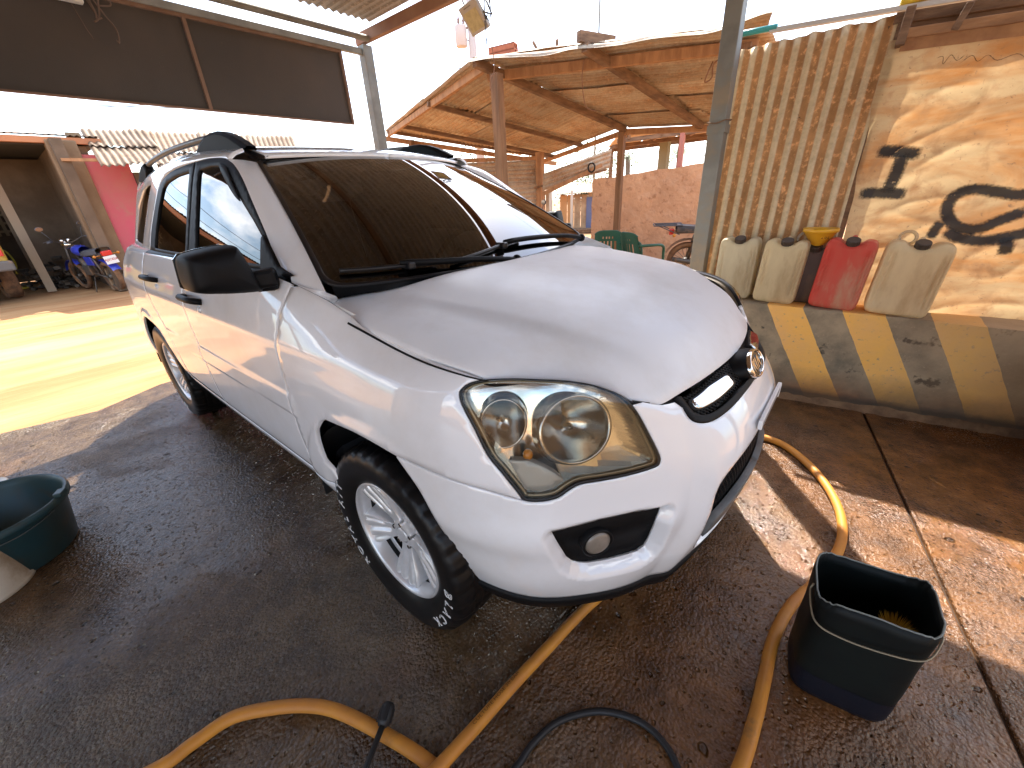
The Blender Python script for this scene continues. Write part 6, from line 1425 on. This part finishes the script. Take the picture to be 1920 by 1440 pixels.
# ---------------------------------------------------------------- black cut-down can used as a bucket
bk_ = thing('cut_can_bucket', 'black bucket cut from a jerrycan, with a wire handle and a ragged pale rim', 'bucket', (1.236, -.218, 0), rad(8))
BKM = mat("black_green_plastic", (.007, .010, .009), .5, spec=.22, col2=(.005, .006, .0065), scale=5, bump=.15, bscale=26, bdist=.004); NAVY = mat("navy_plastic", (.006, .007, .013), .5, spec=.25, bump=.2, bscale=80, bdist=.003); RIMM = mat("pale_cut_edge", (.22, .24, .22), .6)
NB = 96; bb_0 = superrect(1, 1, .42, NB)
def rimz(i):
    a = 2*math.pi*i/NB; return .392+.014*math.sin(a*1+1.2)+.008*math.sin(3*a+.5)+.006*mnoise.noise(Vector((i*.37, 0, 0)))+.004*mnoise.noise(Vector((i*1.1, 3, 0)))
def bsec(k, z, off=0.): return [(a*(.124*k-off), b*(.098*k-off), z) for a, b in bb_0]
o_ = MB(); L_out = []
for t, k in ((.0, .90), (.02, .96), (.06, .975)): L_out.append([(x, y, t*1) for x, y, _ in bsec(k, 0)])
L_out.append([(x, y, .095) for x, y, _ in bsec(.975, 0)])
nb_ = MB(); V = [p for r in L_out for p in r]; nb_.add(V, [(j*NB+i, j*NB+(i+1) % NB, (j+1)*NB+(i+1) % NB, (j+1)*NB+i) for j in range(3) for i in range(NB)]+[tuple(reversed(range(NB)))], True); obj('base', nb_, NAVY, bk_)
rowsB = []
for q in range(9):
    t = q/8; k = .972+.03*t; rowsB.append([(a*.124*k*(1+.012*math.sin(9*t)), b*.098*k, .096+(rimz(i)-.096)*t) for i, (a, b) in enumerate(bb_0)])
inn = [[(x*.965, y*.955, z) for x, y, z in r] for r in rowsB[::-1]]; inn.append([(x*.93, y*.93, .012) for x, y, z in rowsB[0]])
allr = rowsB+inn; V = [p for r in allr for p in r]; wl_ = MB(); wl_.add(V, [(j*NB+i, j*NB+(i+1) % NB, (j+1)*NB+(i+1) % NB, (j+1)*NB+i) for j in range(len(allr)-1) for i in range(NB)]+[tuple((len(allr)-1)*NB+i for i in range(NB))], True); obj('wall', wl_, BKM, bk_)
re_ = MB(); re_.tube([((x+x*.965)/2, (y+y*.955)/2, z+.0005) for x, y, z in rowsB[-1]], .0022, 6, closed=True); obj('cut_rim', re_, RIMM, bk_)
wh = MB(); wh.tube(smooth_path([(-.128, -.02, .365), (-.133, -.035, .345), (-.118, -.102, .315), (-.06, -.114, .303), (.03, -.117, .313), (.095, -.112, .335), (.128, -.06, .36), (.129, -.03, .37)], 8), .0026, 6); obj('wire_handle', wh, mat("dull_wire", (.30, .25, .17), .4, metal=.5), bk_)
br2 = thing('scrub_brush', 'yellow bristled brush lying inside the black bucket', 'brush', (1.300, -.232, .300), .4)
bs = MB(); rb = random.Random(2)
for k in range(260):
    a = rb.uniform(0, 6.28); r0 = .032*math.sqrt(rb.random()); d = Vector((math.cos(a)*.5, math.sin(a)*.5, 1)).normalized()*rb.uniform(.04, .055); p = Vector((r0*math.cos(a), r0*math.sin(a), 0)); q = Vector((-math.sin(a), math.cos(a), 0))*.0016; bs.add([p-q, p+q, p+d], [(0, 1, 2)])
obj('bristles', bs, mat("yellow_bristle", (.55, .36, .05), .6), br2, kind='stuff'); bh2 = MB(); bh2.cyl((0, 0, -.22), (0, 0, -.02), .012, .010, 10); bh2.lathe([(.001, -.02), (.034, -.02), (.036, -.005), (.034, .004), (.001, .006)], 20); obj('brush_handle', bh2, mat("brush_wood", (.30, .17, .08), .7), br2); br2.rotation_euler = (.25, -.2, .3); br2.scale = (.8, .8, .8)

# ---------------------------------------------------------------- tub, white bucket, lid at the left
tbm = thing('wash_tub', 'blue-green plastic tub on the wet floor at the left edge', 'tub', (-1.69, -1.85, 0))
TUBM = mat("blue_green_tub", (.020, .062, .075), .42, col2=(.030, .055, .052), scale=6, dirt=(.06, .05, .035), dscale=7, dlo=.55, dhi=.7)
t_ = MB(); t_.lathe([(.001, 0), (.212, 0), (.226, .012), (.262, .225), (.270, .232), (.280, .232), (.282, .245), (.280, .262), (.272, .268), (.264, .262), (.256, .235), (.220, .018), (.001, .014)], 72); obj('shell', t_, TUBM, tbm)
for a in (-1.0, 1.1, 3.2):
    mb = MB(); mb.box((.280*math.cos(a), .280*math.sin(a), .272), (.03, .05, .02), rz=a); obj('lug', mb, TUBM, tbm, bevel=.004)
mb = MB(); mb.tube([(.268*math.cos(a), .268*math.sin(a), .215-.006*math.sin(a*5)) for a in np.linspace(-2.2, .9, 40)], .003, 6); obj('wire_hoop', mb, mat("hoop_wire", (.10, .12, .12), .4, metal=.5), tbm)
wbk = thing('white_bucket', 'stained white bucket turned upside down in front of the tub', 'bucket', (-1.51, -1.935, 0))
w1 = MB(); w1.lathe([(.150, 0), (.156, .004), (.156, .022), (.149, .026), (.1385, .185), (.134, .198), (.120, .202), (.118, .196), (.001, .196)], 56); obj('shell', w1, mat("stained_white_plastic", (.58, .52, .42), .5, col2=(.46, .37, .25), scale=4, dirt=(.30, .20, .11), dscale=5, dlo=.52, dhi=.7), wbk)
w2 = MB(); w2.tube([(.134*math.cos(a), .134*math.sin(a), .199) for a in np.linspace(0, 6.283, 50)[:-1]], .005, 6, closed=True); obj('base_ring', w2, mat("brown_ring_stain", (.34, .19, .10), .6), wbk)
ld = MB(); ld.lathe([(.001, .012), (.06, .012), (.085, .016), (.092, .010), (.092, .0), (.001, 0)], 36, Matrix.Translation((-2.62, -1.93, 0)))
ld.lathe([(.001, .05), (.02, .048), (.018, .014)], 16, Matrix.Translation((-2.62, -1.93, 0))); tag(obj('pan_lid', ld, mat("dull_tin", (.42, .38, .32), .4, metal=.6)), 'round tin lid lying in the sun behind the tub', 'lid')
# ---------------------------------------------------------------- motorcycles
MUD = mat("mud_caked", (.30, .155, .075), .9, col2=(.20, .10, .05), scale=9); DKMET = mat("dark_engine_metal", (.10, .09, .08), .5, metal=.5, dirt=(.22, .13, .07), dscale=8); SEATB = mat("grey_black_seat", (.09, .09, .10), .55)
TYRE_M = mat("muddy_tyre", (.10, .055, .032), .9, col2=(.26, .135, .065), scale=6); RED = mat("red_tail_lens", (.62, .035, .025), .25, coat=.6); PLATE = mat("plate_white", (.74, .72, .68), .5); PLRED = mat("plate_red_ink", (.45, .06, .06), .6)
def motorcycle(lab, loc, rz, tank, seatm, tyre, plate=None, rack=False, lean=.12, grp=None, mirror_glint=False, fender=None):
    r = thing('motorcycle', lab, 'motorcycle', loc, rz, grp); r.rotation_euler = (lean, 0, rz); fender = fender or tank
    R = .295; wb_ = 1.24       # local x forwards, rear wheel at x=0
    for nm, x in (('rear_wheel', 0), ('front_wheel', wb_)):
        t = MB(); t.lathe([(.225, -.035), (.26, -.048), (.285, -.036), (R, -.014), (R, .014), (.285, .036), (.26, .048), (.225, .035), (.215, 0)], 40, Matrix.Translation((x, 0, R)) @ Matrix.Rotation(math.pi/2, 4, 'X'), closed=True); w = obj(nm, t, tyre, r)
        s = MB(); s.lathe([(.205, -.018), (.225, -.022), (.225, .022), (.205, .018)], 40, Matrix.Translation((x, 0, R)) @ Matrix.Rotation(math.pi/2, 4, 'X'), closed=True); s.cyl((x, -.06, R), (x, .06, R), .05, n=14)
        for k in range(18): a = k*math.pi/9; s.tube([(x+.04*math.cos(a), .03*(-1)**k, R+.04*math.sin(a)), (x+.21*math.cos(a+.2), 0, R+.21*math.sin(a+.2))], .0035, 4)
        obj('rim', s, DKMET, w)
    f = MB(); hd = Vector((wb_-.30, 0, .88)); pv = Vector((.42, 0, .36))
    f.tube([hd, (.55, 0, .68), pv], .022, 8); f.tube([hd-Vector((0, 0, .06)), (.80, 0, .40), (.62, 0, .28), pv], .02, 8); f.tube([(.55, 0, .70), (.02, 0, .74)], .02, 8)
    for sg in (-1, 1): f.tube([pv+Vector((0, .07*sg, 0)), (0, .08*sg, R)], .018, 8); f.tube([(.10, .10*sg, .68), (.02, .095*sg, R+.04)], .022, 8)
    obj('frame', f, DKMET, r)
    fk = MB()
    for sg in (-1, 1): fk.tube([(wb_, .075*sg, R), (wb_-.30, .075*sg, .92)], [.026, .022], 10)
    fk.bar((wb_-.30, -.10, .90), (wb_-.30, .10, .90), .04); obj('fork', fk, DKMET, r)
    e = MB(); e.box((.62, 0, .42), (.26, .20, .20)); e.cyl((.70, 0, .46), (.80, 0, .64), .075, .07, 14); obj('engine', e, DKMET, r, bevel=.02)
    tk = MB(); sec = []
    def tank_fn(u, v):
        x = .48+.42*u; a = v*2*math.pi; wx = .13*math.sin(math.pi*min(1, u*.8+.22))**.6; hz = .11*math.sin(math.pi*min(1, u*.72+.25))**.7
        return (x, wx*math.cos(a), .80+hz*math.sin(a)+.03*u)
    tk.grid(14, 25, tank_fn); obj('tank', tk, tank, r, merge=True)
    st_ = MB(); st_.grid(16, 13, lambda u, v: (-.20+.72*u, (.125-.05*sst(.55, 1, u))*math.cos(math.pi*v)*1.0, .775+.055*math.sin(math.pi*v)**.6+.04*(1-u)**2-.02*sst(.6, 1, u)-.05*(v in (0, 1)))); st_.box((.15, 0, .755), (.70, .20, .04)); obj('seat', st_, seatm, r, bevel=0)
    rf = MB(); rf.grid(12, 7, lambda u, v: ((R+.05)*math.cos(rad(40+105*u)) if False else 0+(R+.06)*math.cos(rad(35+120*u)), (v-.5)*.15, R+(R+.06)*math.sin(rad(35+120*u))-.02*(2*v-1)**2)); obj('rear_mudguard', rf, fender, r)
    ff = MB(); ff.grid(12, 7, lambda u, v: (wb_+(R+.05)*math.cos(rad(20+115*u)), (v-.5)*.12, R+(R+.05)*math.sin(rad(20+115*u))-.02*(2*v-1)**2)); obj('front_mudguard', ff, fender, r)
    sp_ = MB(); sp_.box((.30, .10, .62), (.26, .03, .17)); sp_.box((.30, -.10, .62), (.26, .03, .17)); obj('side_panel', sp_, tank, r, bevel=.012)
    hb_ = MB(); hx = wb_-.36; hb_.tube(smooth_path([(hx-.14, -.36, 1.03), (hx-.04, -.24, 1.04), (hx+.03, -.08, .97), (hx+.03, .08, .97), (hx-.04, .24, 1.04), (hx-.14, .36, 1.03)], 5), .012, 8); ho_ = obj('handlebar', hb_, DKMET, r)
    for sg in (-1, 1):
        g = MB(); g.cyl((hx-.15, .37*sg, 1.03), (hx-.07, .27*sg, 1.04), .018, n=10); g.tube([(hx-.02, .26*sg, 1.06), (hx+.06, .36*sg, 1.03)], .006, 6); obj('grip', g, SEATB, ho_)
        ms = MB(); ms.tube([(hx-.04, .24*sg, 1.05), (hx-.02, .28*sg, 1.16), (hx-.03, .32*sg, 1.24)], .006, 6); ms.ball((hx-.03, .33*sg, 1.28), .055, 14, 8, (.28, 1.15, .8)); mr_ = obj('mirror', ms, SEATB, r)
        mg_ = MB(); mg_.lathe([(.001, 0), (.05, 0)], 18, Matrix.Translation((hx-.047, .33*sg, 1.28)) @ Matrix.Rotation(-math.pi/2+.1, 4, 'Y') @ Matrix.Diagonal((.75, 1.1, 1, 1))); obj('mirror_glass', mg_, CHROME, mr_)
    hl_ = MB(); hl_.lathe([(.02, -.12), (.06, -.10), (.085, -.04), (.09, 0), (.08, .012), (.001, .02)], 22, Matrix.Translation((wb_-.20, 0, .93)) @ Matrix.Rotation(math.pi/2, 4, 'Y')); hl_.lathe([(.001, .0), (.04, .0), (.045, -.05), (.001, -.05)], 16, Matrix.Translation((wb_-.27, .055, 1.04)) @ Matrix.Rotation(-.5, 4, 'Y')); hl_.lathe([(.001, .0), (.04, .0), (.045, -.05), (.001, -.05)], 16, Matrix.Translation((wb_-.27, -.055, 1.04)) @ Matrix.Rotation(-.5, 4, 'Y')); obj('headlamp', hl_, CHROME, r)
    ex = MB(); ex.tube(smooth_path([(.74, -.08, .40), (.72, -.13, .24), (.45, -.14, .24), (.1, -.15, .30), (-.22, -.16, .36)], 5), [.02]*10+[.038]*11, 10); obj('exhaust', ex, DKMET, r)
    tl = MB(); tl.box((-.27, 0, .76), (.07, .16, .09)); tlo = obj('tail_light', tl, RED, r, bevel=.012)
    for sg in (-1, 1): ind = MB(); ind.tube([(-.22, .08*sg, .73), (-.23, .18*sg, .73)], .008, 6); ind.ball((-.24, .20*sg, .73), .028, 10, 6); obj('indicator', ind, AMBER, r)
    if plate:
        p = MB(); p.box((-.315, 0, .635), (.006, .21, .15), ry=.2); po = obj('number_plate', p, PLATE, r)
        me = text_mesh(plate, .058, .0006, bold=.0006); t = obj('plate_number', me, PLRED, po); t.matrix_basis = Matrix.Translation((-.3195, 0, .640)) @ Matrix.Rotation(.2, 4, 'Y') @ Matrix(((0, 0, -1, 0), (-1, 0, 0, 0), (0, 1, 0, 0), (0, 0, 0, 1)))
    if rack:
        k_ = MB()
        for y in (-.10, -.04, .04, .10): k_.tube([(-.52, y, .86), (-.12, y, .86)], .007, 6)
        k_.tube(smooth_path([(-.12, -.12, .86), (-.50, -.12, .86), (-.54, -.06, .86), (-.54, .06, .86), (-.50, .12, .86), (-.12, .12, .86)], 4), .009, 6); k_.tube([(-.48, .1, .86), (-.15, .1, .72)], .008, 6); k_.tube([(-.48, -.1, .86), (-.15, -.1, .72)], .008, 6); obj('luggage_rack', k_, SEATB, r)
    cs = MB(); cs.tube([(.45, .1, .30), (.38, .24, .02)], .010, 6); obj('side_stand', cs, DKMET, r)
    return r
BLUET = mat("bright_blue_tank", (.025, .04, .36), .3, coat=.7, col2=(.03, .05, .40), scale=3); DKT = mat("dusty_black_paint", (.035, .030, .028), .45, coat=.2, dirt=(.20, .11, .06), dscale=5, dlo=.5, dhi=.7)
motorcycle('blue motorcycle with a red tail light, parked before the workshop', (-10.72, -.10, 0), math.atan2(-.30, -1.0), BLUET, SEATB, TYRE_M, plate="AJ3C82A", lean=-.10)
motorcycle('muddy black motorcycle with a luggage rack, parked by the orange wall', (-1.16, 5.62, 0), math.atan2(.42, .90), DKT, DKT, TYRE_M, rack=True, lean=.08, fender=MUD)
motorcycle('black motorcycle behind the car, only its mirrors and handlebar showing', (-4.05, 4.15, 0), math.atan2(.95, .32), DKT, SEATB, TYRE_M, lean=.06)
# ---------------------------------------------------------------- yellow pickup at the left edge
pkx = thing('yellow_pickup', 'tail of a muddy yellow pickup standing in the workshop at the left edge', 'pickup', (-13.3, -2.45, 0), rad(188))
YP = mat("muddy_yellow_paint", (.58, .36, .05), .5, coat=.3, dirt=(.30, .17, .08), dscale=3, dlo=.5, dhi=.7)
b_ = MB(); b_.box((0, 0, .92), (4.2, 1.62, .52)); obj('body', b_, YP, pkx, bevel=.06, seg=3); c_ = MB(); c_.box((.55, 0, 1.42), (1.5, 1.46, .56)); obj('cab', c_, YP, pkx, bevel=.10, seg=3); wn_ = MB(); wn_.box((-.215, 0, 1.45), (.03, 1.2, .34)); obj('rear_window', wn_, SEAL, pkx, bevel=.01)
bp2 = MB(); bp2.box((-2.16, 0, .66), (.16, 1.66, .18)); obj('rear_bumper', bp2, mat("grey_bumper", (.14, .13, .12), .6, dirt=(.25, .15, .08), dscale=4), pkx, bevel=.03)
for sg in (-1, 1):
    tl = MB(); tl.box((-2.09, .70*sg, .98), (.06, .16, .30)); obj('tail_light', tl, RED, pkx, bevel=.01); tw_ = MB(); tw_.box((-2.092, .70*sg, 1.06), (.07, .155, .07)); obj('reversing_lens', tw_, PLATE, pkx, bevel=.008)
    for x in (-1.30, 1.30):
        t = MB(); t.lathe([(.19, -.11), (.25, -.12), (.32, -.11), (.345, -.08), (.345, .08), (.32, .11), (.25, .12), (.19, .11)], 40, Matrix.Translation((x, .74*sg, .345)) @ Matrix.Rotation(math.pi/2, 4, 'X'), closed=True); w = obj('wheel', t, TYRE_M, pkx); q = MB(); q.lathe([(.001, -.06), (.19, -.08), (.19, .08), (.001, .06)], 24, Matrix.Translation((x, .74*sg, .345)) @ Matrix.Rotation(math.pi/2, 4, 'X')); obj('rim', q, DKMET, w)
ub2 = MB(); ub2.box((0, 0, .52), (3.8, 1.2, .3)); obj('chassis', ub2, MATT, pkx)
# ---------------------------------------------------------------- green plastic chairs
GRC = mat("green_chair_plastic", (.018, .085, .050), .45, col2=(.025, .10, .065), scale=4)
def chair(lab, loc, rz):
    r = thing('plastic_chair', lab, 'chair', loc, rz, 'green plastic chairs by the orange wall')
    s = MB(); s.grid(10, 10, lambda u, v: (-.22+.44*u, -.20+.42*v, .43-.02*math.sin(math.pi*u)*math.sin(math.pi*v))); s.box((0, .01, .40), (.40, .38, .03)); obj('seat', s, GRC, r)
    b = MB()
    def back(u, v):
        x = (u-.5)*(.46-.06*v); top = .43+.40*v-.05*v*(2*u-1)**4; return (x, .20+.09*v-.10*(2*u-1)**2*.6, top)
    nU, nV = 41, 25; V = [back(i/(nU-1), j/(nV-1)) for i in range(nU) for j in range(nV)]; F = []
    for i in range(nU-1):
        for j in range(nV-1):
            u = (i+.5)/(nU-1); v = (j+.5)/(nV-1); hole = False
            if .72 < v < .78 and any(abs(u-c) < .025 for c in (.32, .44, .56, .68)): hole = True
            if .18 < v < .62 and any(abs(u-c) < .030 for c in (.24, .37, .5, .63, .76)): hole = True
            if not hole: F.append((i*nV+j, (i+1)*nV+j, (i+1)*nV+j+1, i*nV+j+1))
    b.add(V, F, True); n0 = len(b.v); b.v += [(x, y+.012, z) for x, y, z in V]; b.f += [tuple(n0+q for q in reversed(f)) for f in F]; b.sm += [True]*len(F); b.tube([back(u, 1) for u in np.linspace(0, 1, 24)], .012, 8); obj('backrest', b, GRC, r)
    for sg in (-1, 1):
        a = MB(); a.tube(smooth_path([(.23*sg, .22, .66), (.27*sg, .05, .66), (.27*sg, -.15, .64), (.25*sg, -.20, .50), (.24*sg, -.22, .0)], 5), [.02]*21, 8); obj('armrest', a, GRC, r)
        l = MB(); l.tube([(.20*sg, .18, .42), (.25*sg, .27, 0)], [.026, .018], 8); obj('leg', l, GRC, r)
    return r
chair('green plastic chair with round holes in its back, nearer the shed post', (-2.16, 4.86, 0), rad(205)); chair('second green plastic chair, turned away beside the black motorcycle', (-1.50, 4.62, 0), rad(150))
